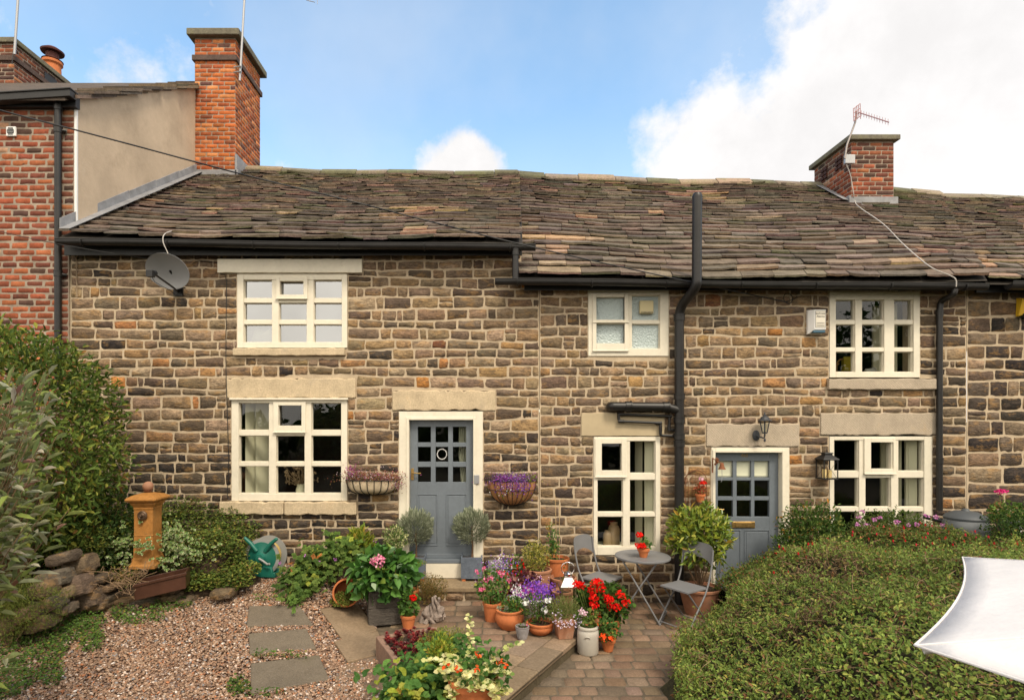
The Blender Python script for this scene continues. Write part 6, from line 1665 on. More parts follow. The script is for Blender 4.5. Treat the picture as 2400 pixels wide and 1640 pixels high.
for k in range(5): m.tube([((.15+.01*(k % 2))*math.cos(a), -.06+k*.03, cz+(.15+.01*(k % 2))*math.sin(a)) for a in np.linspace(0, 6.283, 40)], .014, 8)
m.build('hose', mat('yellow_hose', (.38, .27, .09), rough=.6), t, smooth=60)
m = MB()
for sg in (-1, 1): m.tube([(sg*.05, -.12, cz+.07), (sg*.13, -.13, cz+.17), (sg*.21, -.13, cz+.235)], [.028, .024, .020], 10)
m.obox((0, -.12, .065), (.34, .05, .12), taper=.8); m.obox((0, 0, .03), (.36, .26, .06)); m.obox((0, -.10, .14), (.08, .04, .2)); m.build('stand', Gm, t, smooth=40, bevel=.008)
m = MB(); m.tube([(0, -.17, cz), (.05, -.18, cz-.02), (.12, -.19, cz-.06), (.15, -.2, cz-.05)], .013, 8); m.build('crank_handle', Gy, t, smooth=60)

# ---- fountain: turned stone pillar over a glazed trough
M['ochre'] = mat('ochre_stone', (.37, .165, .040), rough=.7, spec=.25, vary=((5, .6, 1.25), (30, .8, 1.15)), blot=((5, .52, .12, (.20, .12, .05), .6), (9, .6, .08, (.12, .10, .06), .5)), bump=(20, .35, .006))
yf = 6.3; p = at(347, 1326, yf); t = thing('fountain', 'ochre stone pillar fountain with a ball finial and brass tap rosette', 'fountain', p, R(3))
H = at(347, 1140, yf).z-p.z
def sq_prof(m, prof, c=(0, 0, 0)):
    vs = [(c[0]+sx*k, c[1]+sy*k, z) for (k, z) in prof for (sx, sy) in ((-1, -1), (1, -1), (1, 1), (-1, 1))]
    r = len(prof); m.add(vs, [(3, 2, 1, 0), tuple((r-1)*4+i for i in range(4))]+[(j*4+i, j*4+(i+1) % 4, j*4+4+(i+1) % 4, j*4+4+i) for j in range(r-1) for i in range(4)])
kx = yf/F
m = MB(); sq_prof(m, [(.135, 0), (.135, .03), (.120, .05), (.112, .10), (.104, .12), (.098, H*.40), (.103, H*.405), (.098, H*.41), (.098, H*.72), (.104, H*.74), (.100, H*.755), (.118, H*.785), (.125, H*.80), (.122, H*.81), (.150, H*.83), (.163, H*.85), (.160, H*.868), (.12, H*.90), (.05, H*.925), (.03, H*.93)])
m.build('pillar', M['ochre'], t, bevel=.006)
m = MB(); m.lathe([(.03, H*.925), (.025, H*.935), (.05, H*.95)]+[(.055*math.sin(a), H*.94+.055-.055*math.cos(a)) for a in np.linspace(.5, math.pi, 10)], n=24); m.build('ball_finial', mat('red_stone_ball', (.30, .15, .09), rough=.75, vary=((9, .8, 1.2),)), t, smooth=50)
m = MB(); m.lathe([(.05, 0), (.05, .01), (.038, .018), (.03, .012), (.015, .02), (.012, .05), (0, .055)], (0, -.112, H*.66), 20, M=X90); m.build('tap_rosette', mat('old_bronze', (.11, .07, .045), rough=.5, metal=.5), t, smooth=50)
a = at(318, 1365, 6.05); b = at(440, 1337, 6.2); ang = math.atan2(b.y-a.y, b.x-a.x); c = (a+b)/2; t = thing('glazed_trough', 'long reddish brown glazed trough beneath the fountain pillar', 'trough', (c.x+.0, c.y+.02, c.z-.16), ang)
L2 = (b-a).length/2-.01; m = MB(); e = .022; hh = .17; w2 = .13
sl = (b.z-a.z)/(2*L2)
def shear(m):
    m.v = [(x, y, z+sl*x) for (x, y, z) in m.v]; return m
m.box(-L2, L2, -w2, -w2+e, 0, hh); m.box(-L2, L2, w2-e, w2, 0, hh); m.box(-L2, -L2+e, -w2+e, w2-e, 0, hh); m.box(L2-e, L2, -w2+e, w2-e, 0, hh); m.box(-L2+e, L2-e, -w2+e, w2-e, .02, .09); m.box(-L2-.01, L2+.01, -w2-.012, -w2, hh-.03, hh+.004)
shear(m).build('trough_body', mat('brown_glaze', (.060, .026, .016), rough=.28, spec=.5, vary=((5, .7, 1.3),)), t, bevel=.008)
t = thing('dead_vine', 'tangle of bare brown stems beside the glazed trough', 'plant', at(290, 1360, 6.0)); m = MB(); q = random.Random(77)
for k in range(46):
    pts = [Vector((q.gauss(0, .10), q.gauss(0, .05)-.03, q.uniform(-.05, .02)))]
    for j in range(5): pts.append(pts[-1]+Vector((q.gauss(0, .05), q.gauss(0, .03), q.gauss(.015, .035))))
    m.tube(pts, .0028, 4)
m.build('stems', M['twig2'], t, smooth=60)
lv = Leaves(); crown(lv, (0, 0, .05), (.16, .10, .12), 260, .02, .014, G_BRN, shell=.1); lv.build('foliage', M['leaf'], t)

c_ = at(22, 1420, 5.35); t, P_ = bush('conifer', 'feathery yellow green prostrate shrub over the left end of the dry stone wall', 'shrub', (c_.x, c_.y, c_.z), (.44, .28, .26), 9000, .030, .006, [(4, (.13, .16, .03)), (3, (.09, .12, .025)), (2, (.20, .20, .05))], z0=.25, seed=51, shell=.2, lumpa=.3, tw=6, trunk=.02, w=(1, 1))
c_ = at(150, 1262, 6.2); t, P_ = bush('periwinkle', 'low green trailing plant over the top of the dry stone wall', 'plant', (c_.x, c_.y, c_.z), (.50, .22, .17), 3800, .034, .02, [(4, (.11, .15, .03)), (3, (.16, .19, .04)), (1, (.25, .22, .05)), (1, (.06, .09, .02))], z0=.55, seed=52, shell=.2, lumpa=.3, tw=16, trunk=.01)

# ---- wall hung baskets
def wallbasket(px0, px1, pyt, pyb, lab, round_, pal, lin, pts_):
    x0, x1, zt_, zb = fx(px0), fx(px1), fz(pyt), fz(pyb); w = (x1-x0)/2; h = zt_-zb; c = Vector(((x0+x1)/2, D-.02, zt_)); dep = .19
    t = thing('wall_basket', lab, 'wall basket', c, group='wall baskets beside the left door')
    def S(u, v):   # u -1..1 across, v 0 top..1 bottom
        k = (1-v**2.2)**.5 if round_ else (1-v**5)**.5*(1-.12*v)
        return Vector((w*k*u, -dep*k*math.sqrt(max(0, 1-u**2)) if round_ else -dep*(k*.9+.1)*(1-abs(u)**5)**.35, -h*v))
    vs = []; nu, nv = 18, 8
    for j in range(nv+1):
        for i in range(nu+1): vs.append(S(i/nu*2-1, j/nv*.995)*.97)
    m = MB(); m.add(vs, [(j*(nu+1)+i, j*(nu+1)+nu+1+i, j*(nu+1)+nu+2+i, j*(nu+1)+i+1) for j in range(nv) for i in range(nu)]); m.build('liner', lin, t, smooth=True)
    m = MB()
    for k in range(9 if round_ else 8):
        u = -1+2*(k+.5)/(9 if round_ else 8); u = max(-.97, min(.97, u*1.04)); m.tube([S(u, v) for v in np.linspace(0, .99, 10)], .0055 if not round_ else .004, 6)
    m.tube([S(u, 0) for u in np.linspace(-1, 1, 26)], .006, 6); m.tube([S(u, .35)*1.01 for u in np.linspace(-.99, .99, 26)], .004, 6) if round_ else None
    m.tube([(-w, 0, 0), (w, 0, 0)], .006, 6)
    m.build('wire_frame', M['black'], t, smooth=60)
    m = MB(); m.add([tuple(S(u, .05)*.95) for u in np.linspace(-1, 1, 19)], [tuple(range(19))]); m.build('soil', M['soil'], t)
    lv = Leaves(); n = 1500
    for (cx, cz_, sx_, sz_, nn, pl) in pts_:
        P_ = np.array([cx, -dep*(.6 if cz_ > 0 else 1.02*math.sqrt(max(.2, 1-(cx/w)**2))), cz_])+rng.normal(0, 1, (nn, 3))*np.array([sx_, .055, sz_]); Nn = rdir(nn)
        lv.add(P_, nrm(rdir(nn)+np.array([0, -.3, .6])), Nn, rng.uniform(.012, .024, nn), .010, colr(P_, pl, 12, 1), .1, (1, 1))
    lv.build('flowers', M['petal'], t)
    q = random.Random(px0); m = MB()
    for k in range(26): x = q.uniform(-w*.9, w*.9); m.tube([(x, -.08, 0), (x+q.gauss(0, .02), -.1, .07), (x+q.gauss(0, .04), -.1, q.uniform(.08, .17))], .0016, 4)
    m.build('stems', M['twig'], t)
BR_ = [(3, (.30, .10, .07)), (2, (.42, .20, .16)), (1.5, (.62, .50, .55)), (2, (.20, .13, .05)), (1, (.40, .10, .28))]
wallbasket(812, 940, 1122, 1158, 'long cream lined hay rack basket with faded pink heather, left of the left door', False, BR_, mat('cream_liner', (.52, .42, .29), rough=.9, bump=(20, .4, .01), vary=((9, .8, 1.15),)),
           ((-.2, .05, .10, .05, 500, BR_), (0, .04, .12, .035, 420, BR_), (.22, .02, .10, .045, 560, BR_), (.0, .02, .2, .03, 300, G_BRN), (.30, -.06, .05, .05, 200, BR_), (-.25, .12, .05, .04, 90, MAG)))
cc2 = [(3, (.24, .05, .24)), (2, (.36, .10, .40)), (2, (.16, .06, .42)), (1, (.6, .45, .65))]
wallbasket(1140, 1259, 1124, 1185, 'half round coir lined basket of purple lobelia, right of the left door', True, cc2, mat('coir_liner', (.36, .17, .07), rough=.95, bump=(30, .7, .01), vary=((15, .7, 1.3),)),
           ((-.12, .03, .09, .035, 420, cc2), (.08, .03, .10, .035, 420, PURP+cc2), (-.02, -.05, .12, .05, 520, cc2), (.1, -.07, .07, .05, 200, PURP), (.2, .02, .06, .03, 180, G_YEL), (-.05, -.11, .10, .04, 130, G_YEL+WHT), (.02, .09, .10, .03, 90, G_GREY)))

# ---- wall lantern over the right door
def lant_body(m, g, w, zb, zt_, n=6, top=1.0, rot=0):
    pass
c = at(1778, 1020, D); t = thing('wall_lamp', 'black coach style wall lamp fixed on the tooled lintel of the right door', 'wall lamp', (fx(1769), D-.03, fz(1020)))
M['lampgrey'] = mat('dark_grey_metal', (.035, .038, .045), rough=.5, spec=.4)
m = MB(); m.lathe([(0, 0), (.045, 0), (.045, .012), (.03, .022), (0, .026)], (0, .0, .0), 24, M=X90, sq=(1, 1.5)); m.tube([(0, -.02, 0), (.03, -.07, -.02), (.055, -.10, -.03), (.06, -.11, .0), (.06, -.11, .03)], .010, 8); m.blob((.06, -.11, -.055), (.014, .014, .022), 1, 0); m.build('bracket', M['lampgrey'], t, smooth=50)
m = MB(); lx, ly = .06, -.11
for k in range(6):
    a = k*math.pi/3; m.tube([(lx+.032*math.cos(a), ly+.032*math.sin(a), .04), (lx+.062*math.cos(a), ly+.062*math.sin(a), .185)], .005, 6)
m.lathe([(.0, .02), (.035, .03), (.036, .045), (0, .045)], (lx, ly, 0), 6); m.lathe([(.085, .185), (.085, .192), (.06, .205), (.045, .235), (.02, .25), (.02, .262), (.008, .27), (.006, .29), (0, .30)], (lx, ly, 0), 12); m.build('lamp_head', M['lampgrey'], t)
m = MB(); m.lathe([(.030, .045), (.059, .184)], (lx, ly, 0), 6); m.f = m.f[:6]; m.build('lamp_glass', M['glass'], t)
# hanging candle lantern
t = thing('candle_lantern', 'black four sided candle lantern with two cream candles hung on the wall', 'lantern', (fx(1925), D-.12, fz(1119)))
m = MB(); w = .085; hh = fz(1075)-fz(1119)
for sx in (-1, 1):
    for sy in (-1, 1): m.obox((sx*w, sy*w, hh/2), (.010, .010, hh))
m.obox((0, 0, .004), (w*2.25, w*2.25, .012)); m.obox((0, 0, hh), (w*2.2, w*2.2, .010))
sq_prof(m, [(w*1.2, hh+.005), (w*1.12, hh+.014), (.045, hh+.06), (.045, hh+.075), (.055, hh+.078), (.05, hh+.09)])
for sg in (-1, 1):
    for (a, b) in (((-w, 0), (w, hh)), ((-w, hh), (w, 0))): m.tube([(a[0], sg*w, a[1]), (b[0], sg*w, b[1])], .002, 4)
m.tube([(0, 0, hh+.09), (0, 0, hh+.135), (.018, .03, hh+.15), (0, .10, hh+.15)], .004, 6); m.build('lantern_frame', M['black'], t)
m = MB()
for (dx, h2) in ((-.032, .115), (.036, .105)): m.lathe([(0, .012), (.024, .012), (.025, h2), (.02, h2+.004), (0, h2-.002)], (dx, 0, 0), 18)
m.build('candles', mat('candle_wax', (.62, .48, .22), rough=.6), t, smooth=50)
# door bell on bracket
t = thing('door_bell', 'rusty hanging bell with a pull chain on the left door frame of the right door', 'bell', (fx(1672), D-.03, fz(1090)))
M['rust'] = mat('rusty_iron', (.17, .065, .03), rough=.85, vary=((20, .6, 1.4),))
m = MB(); m.box(-.03, -.018, -.012, .0, -.09, .10); m.tube([(-.02, -.01, .09), (.0, -.05, .07), (.03, -.08, .05), (.05, -.09, .04)], .006, 6)
for k in range(7): m.blob((.0+.012*(k % 3), -.03-.006*k, .02+.012*k), (.014, .008, .014), k, .4, 6, 5)
m.build('bracket', M['rust'], t)
m = MB(); m.lathe([(0, .045), (.016, .042), (.024, .02), (.03, -.01), (.048, -.038), (.044, -.04), (0, -.02)], (.06, -.09, 0), 20); m.build('bell_body', M['rust'], t, smooth=60)
m = MB(); m.tube([(.06, -.09, -.03), (.062, -.09, -.12), (.058, -.09, -.19), (.048, -.09, -.20)], .003, 5); m.build('pull_chain', M['greymetal'], t)
m = MB(); m.box(fx(1111)-.0, fx(1123), D-.033, D-.012, fz(1133), fz(1112)); o = m.build('door_bell', M['greymetal'], None, bevel=.004); tag(o, 'small grey push button bell box on the cream frame of the left door', 'door bell')
# wire trellis with a potted geranium
t = thing('wire_plant_holder', 'rusty arched wire plant holder on the wall between soil pipe and right door', 'plant holder', (fx(1629), D-.03, fz(1193)))
w = (fx(1654)-fx(1604))/2; H = fz(1101)-fz(1193); m = MB()
arch = lambda w, H: [(-w, 0, 0), (-w, 0, H-w)]+[(-w*math.cos(a), 0, H-w+w*math.sin(a)) for a in np.linspace(0, math.pi, 14)]+[(w, 0, H-w), (w, 0, 0)]
m.tube(arch(w, H), .005, 6); m.tube(arch(w*.68, H*.86), .003, 5)
for z in (.02, .10, .25, .36): m.tube([(-w, 0, z), (w, 0, z)], .003, 5)
for x in (-.35, 0, .35): m.tube([(w*x, 0, 0), (w*x, 0, H-w*.3)], .003, 5)
m.tube([(w*.9*math.cos(a)*.55+.02, -.07+.055*math.sin(a), .19) for a in np.linspace(0, 6.28, 16)], .003, 5); m.build('wire_frame', M['rust'], t)
t = thing('potted_geranium', 'little terracotta pot of red and pale pink geranium in the arched wire holder', 'potted plant', (fx(1634), D-.105, fz(1173)))
pot(t, .055, .038, .10, rim=.03)
lv = Leaves(); crown(lv, (0, 0, .16), (.08, .06, .06), 110, .03, .026, [(3, (.30, .06, .03)), (2, (.16, .14, .04)), (1, (.45, .12, .06))], shell=.1); lv.build('foliage', M['leaf'], t)
florets(t, 'flower_head', [(.03, -.02, .245)], .036, RED, 46, .022); florets(t, 'flower_head', [(.01, -.01, .285)], .030, LPINK, 36, .020)

# ---- alarm box, yellow box, bath extractor
t = thing('alarm_box', 'white alarm box reading SysTronic Alarms left of the upper right window', 'alarm box', (fx(1888), D-.02, fz(785)))
w = fx(1923)-fx(1888); h = fz(728)-fz(785)
m = MB(); vs = [(0, 0, 0), (0, 0, h), (0, -.03, h-.005), (0, -.03, .0), (.05, -.10, .055), (.05, -.10, h-.01), (w, -.10, .055), (w, -.10, h-.01), (w, 0, 0), (w, 0, h)]
m.add(vs, [(0, 1, 2, 3), (3, 2, 5, 4), (4, 5, 7, 6), (6, 7, 9, 8), (1, 9, 7, 5, 2), (0, 3, 4, 6, 8)]); m.build('case', M['white'], t, bevel=.004)
m = MB(); m.box(.035, w-.004, -.095, -.005, .012, .045); m.build('strobe', mat('blue_lens', (.03, .09, .14), rough=.25, spec=.6), t, bevel=.006)
m = MB(); m.box(.058, w-.006, -.1022, -.1005, .075, h-.022); lab = m.build('label_plate', M['black'], t); m = MB(); m.box(.062, w-.010, -.1035, -.1023, .079, h-.026); m.build('label_face', mat('label_face', (.62, .58, .50), rough=.6), t)
cx2 = (.060+w-.008)/2
for s, z, sz in (('SysTronic', h-.058, .032), ('Alarms', h-.095, .036)):
    o = text(s, 'lettering', (0, 0, 0), sz, M['black'], t, w=False); o.location = (cx2, -.1042, z)
m = MB()
for (z, a, b) in ((.135, .07, w-.018), (.128, .075, w-.03), (.112, .068, w-.016), (.098, .078, w-.022), (.090, .07, w-.018)): m.box(a, b, -.1045, -.1036, z, z+.003)
m.build('small_print', M['black'], t)
t = thing('alarm_box', 'yellow alarm box cut by the right edge of the picture', 'alarm box', (fx(2377), D-.02, fz(743)))
m = MB(); w = .26; h = .24; m.add([(0, 0, 0), (.01, 0, h), (.02, -.07, h-.02), (.0, -.04, 0), (.07, -.10, .03), (.07, -.09, h-.03), (w, -.10, .03), (w, -.09, h-.03), (w, 0, 0), (w, 0, h)], [(0, 1, 2, 3), (3, 2, 5, 4), (4, 5, 7, 6), (6, 7, 9, 8), (1, 9, 7, 5, 2), (0, 3, 4, 6, 8)]); m.build('case', mat('yellow_plastic', (.60, .36, .02), rough=.5), t, bevel=.006)
m = MB(); m.box(.03, w, -.085, -.01, -.012, .03); m.build('base', M['black'], t, bevel=.004)
o = text('YALE', 'lettering', (0, 0, 0), .06, mat('red_print', (.4, .03, .02)), t, w=False, align='LEFT'); o.location = (.10, -.105, h*.74); 
t = thing('extractor_vent', 'square cream extractor hood fixed in the right pane of the frosted window', 'vent', (fx(1515), D+.035, fz(720)))
m = MB(); m.obox((0, -.03, 0), (.175, .055, .165)); m.build('hood', mat('aged_cream_plastic', (.56, .48, .28), rough=.5), t, bevel=.010)
m = MB()
for k in range(9): m.obox((-.066+.0165*k, -.059, -.070), (.006, .006, .022))
m.build('vent_slot', M['black'], t)

# ---- satellite dish
t = thing('satellite_dish', 'grey oval satellite dish on the wall left of the upstairs window', 'satellite dish', (fx(420), D-.02, fz(682)))
cd = at(392, 636, D-.30); cd = Vector(cd)-t.location
Md = Matrix.Rotation(R(-10), 3, 'Z') @ Matrix.Rotation(R(28), 3, 'X') @ Matrix.Rotation(R(6), 3, 'Y')    # bore sight: tilted to the sky, facing -y
m = MB(); vs = []; nr, na = 8, 44
for s, off in ((1, 0), (1, .006)):
    for j in range(nr+1):
        r = j/nr
        for i in range(na):
            a = 2*math.pi*i/na; x = .29*r*math.cos(a); z = .225*r*math.sin(a); y = .055*(1-r*r)+off
            vs.append(cd+Md @ Vector((x, y, z)))
fs = []
for q_ in (0, (nr+1)*na):
    for j in range(nr):
        for i in range(na):
            f_ = (q_+j*na+i, q_+j*na+(i+1) % na, q_+(j+1)*na+(i+1) % na, q_+(j+1)*na+i); fs.append(f_ if q_ else f_[::-1])
for i in range(na): fs.append((nr*na+i, nr*na+(i+1) % na, (nr+1)*na+nr*na+(i+1) % na, (nr+1)*na+nr*na+i))
m.add(vs, fs); m.build('dish', mat('dish_grey', (.20, .20, .205), rough=.45, spec=.4, vary=((4, .93, 1.06),)), t, smooth=35)
bot = cd+Md @ Vector((.05, .0, -.215)); lnb = at(357, 641, D-.62)-t.location
m = MB(); m.tube([bot, lnb+Vector((.03, 0, -.01))], .012, 6); m.build('lnb_arm', M['black'], t)
dr = (cd-lnb).normalized(); m = MB(); m.tube([lnb-dr*.05, lnb+dr*.02], .028, 12); m.tube([lnb+dr*.01, lnb+dr*.055], .034, 14); m.obox(lnb-dr*.04, (.075, .06, .075)); m.build('lnb', M['black'], t, smooth=40)
m = MB(); m.tube([cd+Md @ Vector((0, .05, 0)), cd+Vector((.06, .20, -.12)), (0, 0, 0)], .016, 8); m.tube([bot, (0, 0, -.02)], .010, 6); m.tube([bot+Vector((.1, .05, .02)), (.03, 0, .05)], .008, 6); m.obox((0, .0, 0), (.12, .02, .14)); m.build('wall_bracket', M['black'], t)
m = MB(); m.tube([lnb-dr*.03+Vector((0, 0, -.02)), lnb+Vector((.03, .0, -.10)), lnb+Vector((.09, .05, -.14)), bot+Vector((-.06, 0, -.02)), (-.02, -.02, -.06), (0, 0, -.02)], .004, 5); m.build('cable', M['black'], t, smooth=60)

# ---- cables
def cable(name, lab, pts, r, mt='black', sm=True):
    m = MB(); P_ = [Vector(p) for p in pts]
    if sm:
        out = []
        for i in range(len(P_)-1):
            p0, p1, p2, p3 = P_[max(i-1, 0)], P_[i], P_[i+1], P_[min(i+2, len(P_)-1)]
            for k in range(6):
                s = k/6; out.append(.5*((2*p1)+(p2-p0)*s+(2*p0-5*p1+4*p2-p3)*s*s+(3*p1-p0-3*p2+p3)*s**3))
        out.append(P_[-1]); P_ = out
    m.tube(P_, r, 6); o = m.build(name, M[mt], None, smooth=60); return tag(o, lab, 'cable')
def yl(px): return 5.4+(px/1845)*1.9
cable('overhead_cable', 'long thin black overhead cable slanting across the gable and the roofs', [at(px, py, yl(px)) for px, py in ((-120, 228), (0, 259), (280, 332), (568, 409), (800, 466), (1030, 525), (1260, 582), (1600, 657), (1845, 708))], .0075)
cable('telephone_wire', 'thin wire running down to the satellite dish across the brick wall', [at(px, py, y) for px, py, y in ((-100, 515, 6.6), (31, 550, 6.8), (180, 580, 7.0), (345, 606, 7.3))], .004)
M['palecable'] = mat('pale_cable', (.42, .39, .36), rough=.7)
cable('aerial_cable', 'pale cable looping down the left roof slope to the satellite dish', [PA((1.02-.0), 0, 0)*0+at(px, py, y) for px, py, y in ((532, 428, 10.2), (520, 445, 9.85), (495, 470, 9.2), (455, 505, 8.35), (420, 535, 7.6), (388, 547, 7.12), (382, 565, 7.04), (392, 590, 7.05), (396, 600, 7.06))], .006, 'palecable')
pts = []
for px, py in ((1983, 385), (1993, 410), (2000, 450), (2005, 475)): pts.append(at(px, py, 9.88))
for (px, py) in ((2020, 490), (2070, 525), (2120, 575), (2180, 625), (2225, 645)):
    # on the slope: solve for depth
    lo, hi = 7.1, 10.9
    for _ in range(30):
        y = (lo+hi)/2; p = at(px, py, y); zs = 4.08+(zrr(p.x)-4.08)*(y-YE)/(YR-YE)+.12
        if p.z > zs: lo = y
        else: hi = y
    pts.append(at(px, py, y-.05))
pts += [at(2240, 655, 7.02), at(2241, 672, 7.02)]
cable('aerial_cable', 'pale cable running from the right chimney down the slates to the gutter', pts, .007, 'palecable')
cable('wall_cable', 'thin black cable clipped down the wall left of the two left windows', [at(px, py, D-.03) for px, py in ((450, 618, ), (470, 612), (513, 618), (516, 640), (530, 655), (530, 760), (530, 880), (534, 1000), (536, 1100), (533, 1160), (541, 1172))], .0045)
# small loop on the right upper wall
cable('wall_cable', 'coiled end of cable on the wall under the right gutter', [at(px, py, D-.04) for px, py in ((1790, 696), (1835, 706), (1850, 712), (1858, 700), (1850, 688), (1838, 692), (1840, 706), (1862, 700), (1868, 694))], .005)

# ---- aerials
t = thing('tv_aerial', 'tall thin aerial mast on the big orange chimney, cut by the top edge', 'aerial', at(552, 190, 10.38))
m = MB(); a = Vector((0, 0, 0)); b = at(577, -60, 10.38)-t.location; m.tube([at(562, 190, 10.34)-t.location, at(578, -90, 10.34)-t.location], .020, 8)
m.build('mast', M['greymetal'], t, smooth=60)
m = MB(); m.tube([at(548, 170, 10.36)-t.location, at(566, 168, 10.30)-t.location], .012, 6); m.tube([at(548, 158, 10.36)-t.location, at(566, 156, 10.30)-t.location], .012, 6); m.build('bracket', M['greymetal'], t)
m = MB(); m.tube([at(560, -60, 10.34)-t.location, at(760, -22, 9.6)-t.location], .012, 6)
for k in range(9):
    px = 600+k*18; py = -52+k*5; c = at(px, py, 10.2-k*.06)-t.location; m.tube([c+Vector((0, 0, -.16)), c+Vector((0, 0, .16))], .004, 5)
m.tube([at(718, 1, 10.1)-t.location, at(738, 6, 10.1)-t.location], .006, 5)
m.build('boom', M['greymetal'], t)
t = thing('aerial_mast', 'aerial pole on the far left chimney stack, cut by the top edge', 'aerial', at(38, 110, 10.92))
m = MB(); m.tube([at(34, 128, 10.92)-t.location, at(46, -60, 10.92)-t.location], .022, 8); m.build('mast', M['greymetal'], t, smooth=60); m = MB(); m.tube([at(36, 85, 10.92)-t.location, at(26, 60, 10.92)-t.location+Vector((0, .1, 0)), at(28, 150, 10.92)-t.location], .006, 5); m.build('cable', M['black'], t)
t = thing('tv_aerial', 'bent television aerial with grid reflector on the right chimney', 'aerial', at(1990, 365, 9.9))
L0 = t.location; m = MB(); m.tube([at(px, py, 9.86)-L0 for px, py in ((1980, 372), (1985, 340), (1996, 310), (2004, 288), (2008, 262))], .016, 8); m.build('mast', mat('galvanised', (.33, .29, .27), rough=.5, metal=.5), t, smooth=60)
m = MB(); m.obox(at(1991, 374, 9.88)-L0, (.17, .05, .15)); m.tube([at(1992, 362, 9.9)-L0, at(1984, 384, 9.9)-L0], .014, 6); m.build('bracket', M['greymetal'], t, bevel=.006)
M['aer'] = mat('aerial_rods', (.38, .20, .20), rough=.5, metal=.3)
m = MB()
for (a, b) in (((2000, 256), (2016, 243)), ((2000, 266), (2016, 254)), ((2001, 284), (2017, 272)), ((2001, 275), (2016, 263)), ((2000, 254), (2001, 285)), ((2016, 243), (2017, 279)), ((2008, 248), (2009, 280)), ((2004, 252), (2005, 283)), ((2012, 246), (2013, 276))): m.tube([at(*a, 9.8)-L0, at(*b, 9.8)-L0], .006, 5)
m.build('reflector', M['aer'], t)
m = MB(); a = at(2012, 264, 9.8)-L0; b = at(2083, 287, 9.2)-L0; m.tube([a, b], .009, 6)
for k in range(11): c = a+(b-a)*(.1+.88*k/10); m.tube([c+Vector((0, 0, -.05)), c+Vector((0, 0, .05))], .004, 4)
m.build('boom', M['aer'], t)

# ---- water butt, small wall, planter at the right
p = at(2263, 1270, 7.0); t = thing('water_butt', 'grey plastic water butt with a domed lid under the black downpipe', 'water butt', (p.x, 7.0, 0))
zt_ = fz(1198); M['butt'] = mat('grey_butt_plastic', (.125, .135, .145), rough=.42, spec=.4, vary=((4, .9, 1.1),))
r = .232; m = MB(); z1 = at(0, 1218, 6.9).z; m.lathe([(0, 0), (r*.9, 0), (r*.98, .3), (r, z1-.33), (r*1.02, z1-.32), (r*1.02, z1-.30), (r, z1-.29), (r*1.0, z1-.14), (r*1.02, z1-.13), (r*.98, z1-.05), (r*.9, z1), (0, z1)], n=44); m.build('barrel', M['butt'], t, smooth=40)
m = MB(); m.lathe([(r*.93, z1-.01), (r*.95, z1+.015), (r*.85, z1+.045), (r*.5, z1+.085), (r*.2, z1+.095), (r*.12, z1+.12), (0, z1+.125)], n=44); m.build('lid', mat('dark_lid', (.065, .072, .080), rough=.5), t, smooth=40)
m = MB(); m.tube([(-.14, .12, z1-.06), (-.30, .28, z1-.02)], .03, 10); m.build('inlet_hose', M['black'], t)
m = MB(); m.box(fx(2305), fx(2420), 6.75, D-.03, 0, fz(1232)-.03); o = m.build('stone_plinth', M['mortar'], None); ms = Masonry(); courses(ms, (0, 6.75, 0), U3, W3, N3, fx(2305), fx(2420), 0, fz(1232)-.03, [], (.12, .16), (.16, .3), .015, .02, lambda x, z: pick([(1, (.22, .14, .08)), (1, (.14, .1, .07))])); ms.build('stonework', M['stone'], o)
m = MB(); m.box(fx(2303), fx(2422), 6.72, D-.03, fz(1232)-.028, fz(1232)+.01); m.build('coping', M['flag'], o, bevel=.01); tag(o, 'low rough stone plinth between water butt and the right edge', 'plinth')
t = thing('potted_geranium', 'dark bowl of geranium with one magenta head on the stone plinth', 'potted plant', (at(2363, 1200, 7.05).x, 7.05, fz(1232)+.01))
pot(t, .14, .10, .14, 'butt'); geranium(t, (-.02, 0, .22), (.19, .12, .12), 260, [loc(t, 2342, 1152, 7.0), loc(t, 2352, 1151, 7.0)], [(3, (.75, .06, .28))], .034, L=.05, seed=9, Lp=[(4, (.09, .17, .035)), (2, (.15, .22, .05)), (2, (.22, .14, .05))])
t = thing('mug', 'white mug with dark pattern left on the stone plinth', 'mug', (fx(2306), 7.0, fz(1205)-.02)); m = MB(); m.lathe([(0, 0), (.03, 0), (.034, .01), (.037, .085), (.033, .085), (.03, .012), (0, .01)], n=24); m.build('mug_body', M['white'], t, smooth=50)
m = MB(); m.tube([(.035, 0, .07), (.055, 0, .065), (.058, 0, .035), (.035, 0, .02)], .005, 8); m.build('mug_handle', M['white'], t)
t.location.z = fz(1232)+.01; t.location.x = fx(2318)

# ---- parasol in the near right corner
ctr = Vector((2.40, 1.185, 0)); t = thing('parasol', 'white hexagonal garden parasol reaching in from the right edge', 'parasol', ctr)
M['canvas'] = mat('white_canvas', (.80, .77, .765), rough=.9, transl=.3, vary=((2.5, .93, 1.04),), blot=((9, .66, .06, (.42, .39, .34), .35),), bump=(5, .5, .02))
zr_, za = 1.75, 1.98; a0 = math.atan2(1.5-1.185, 1.12-2.40); RR = (Vector((1.12, 1.5))-Vector((2.4, 1.185))).length
m = MB(); nn = 12; rings = 14; vs = [(0, 0, za)]; 
for j in range(1, rings+1):
    s = j/rings
    for k in range(6):
        for i in range(nn):
            u = i/nn; A = Vector((math.cos(a0+k*math.pi/3), math.sin(a0+k*math.pi/3), 0)); B = Vector((math.cos(a0+(k+1)*math.pi/3), math.sin(a0+(k+1)*math.pi/3), 0))
            p = (A*(1-u)+B*u)*RR*s; pin = 1-.038*4*u*(1-u)*s**1.5; p *= pin
            p.z = za-(za-zr_)*(s*pin**.8)-.004*4*u*(1-u)*s
            vs.append(tuple(p))
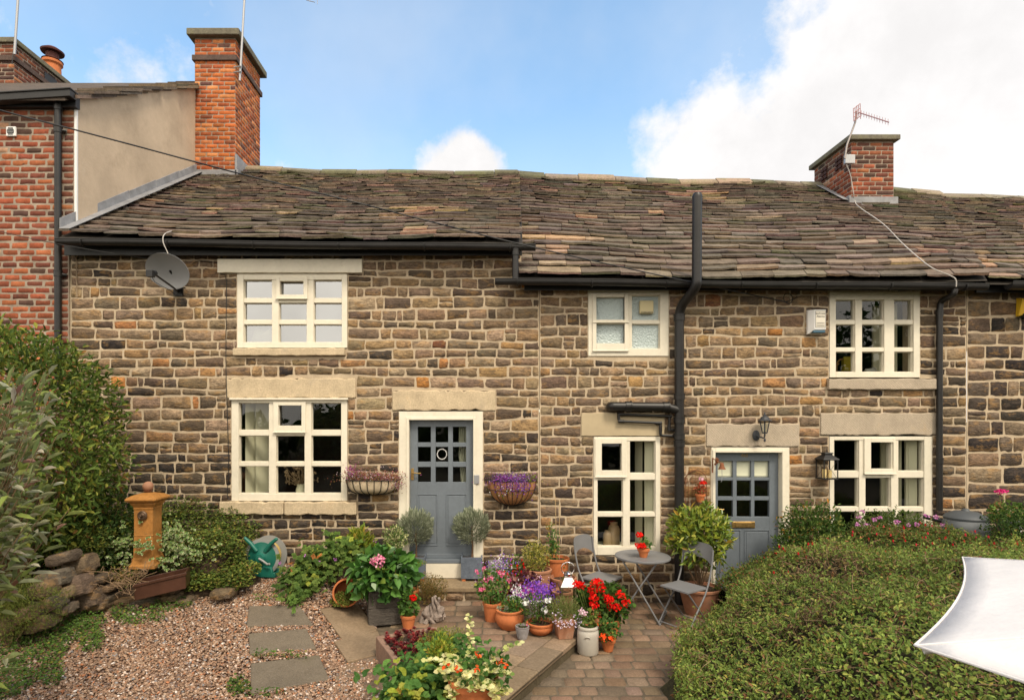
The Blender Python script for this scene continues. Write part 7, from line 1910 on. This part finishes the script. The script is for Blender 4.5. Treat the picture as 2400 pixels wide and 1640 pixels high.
nr_ = 6*nn; fs = [(0, 1+i, 1+(i+1) % nr_) for i in range(nr_)]
for j in range(rings-1):
    for i in range(nr_): a = 1+j*nr_+i; b = 1+j*nr_+(i+1) % nr_; fs.append((a, a+nr_, b+nr_, b))
m.add(vs, fs); o = m.build('canopy', M['canvas'], t, smooth=True)
sd = o.modifiers.new('cloth', 'SOLIDIFY'); sd.thickness = .003; sd.offset = -1
mh = MB(); rim = [vs[1+(rings-1)*nr_+i] for i in range(nr_)]; mh.tube([Vector(p)+Vector((0, 0, .001)) for p in rim+[rim[0]]], .0035, 6); mh.build('hem', M['canvas'], t, smooth=60)
ms_ = MB()
for k in range(6):
    ms_.tube([Vector(vs[1+j*nr_+k*nn])+Vector((0, 0, .0012)) for j in range(rings)], .0022, 5)
ms_.build('seams', M['canvas'], t, smooth=60)
for k in range(6):
    A = Vector((math.cos(a0+k*math.pi/3), math.sin(a0+k*math.pi/3), 0)); m = MB(); m.tube([A*.03+Vector((0, 0, za-.03)), A*RR*.55+Vector((0, 0, za-(za-zr_)*.55**1.15-.02)), A*RR*.985+Vector((0, 0, zr_-.012))], .008, 6); m.build('rib', M['white'], t, smooth=60)
m = MB(); m.tube([(0, 0, -.3+.3), (0, 0, za+.05)], .02, 14); m.build('pole', M['white'], t, smooth=60); m = MB(); m.lathe([(0, 0), (.24, 0), (.24, .04), (.05, .07), (.03, .2), (0, .2)], n=30); m.build('base', M['greymetal'], t, smooth=40)

# ---- woods on the slope behind the camera, seen only in the window panes
lv = Leaves()
for (x, y, r_, h_, n_) in ((9, -13, 5, 5.5, 2600), (17, -12, 5.5, 6, 2600), (25, -14, 6, 6.5, 2000), (2, -15, 4, 3.2, 1500), (-6, -16, 4.5, 2.4, 1300), (-15, -16, 5, 2.6, 1300), (34, -12, 6, 6, 1500)):
    P_ = crown(lv, (x, y, h_*.5), (r_, 2.5, h_*.62), n_, .55, .4, G_DARK, shell=.3, seed=int(x)+40, f=.7, fz_=3)
lv.build('woods', M['leaf'], kind='stuff')
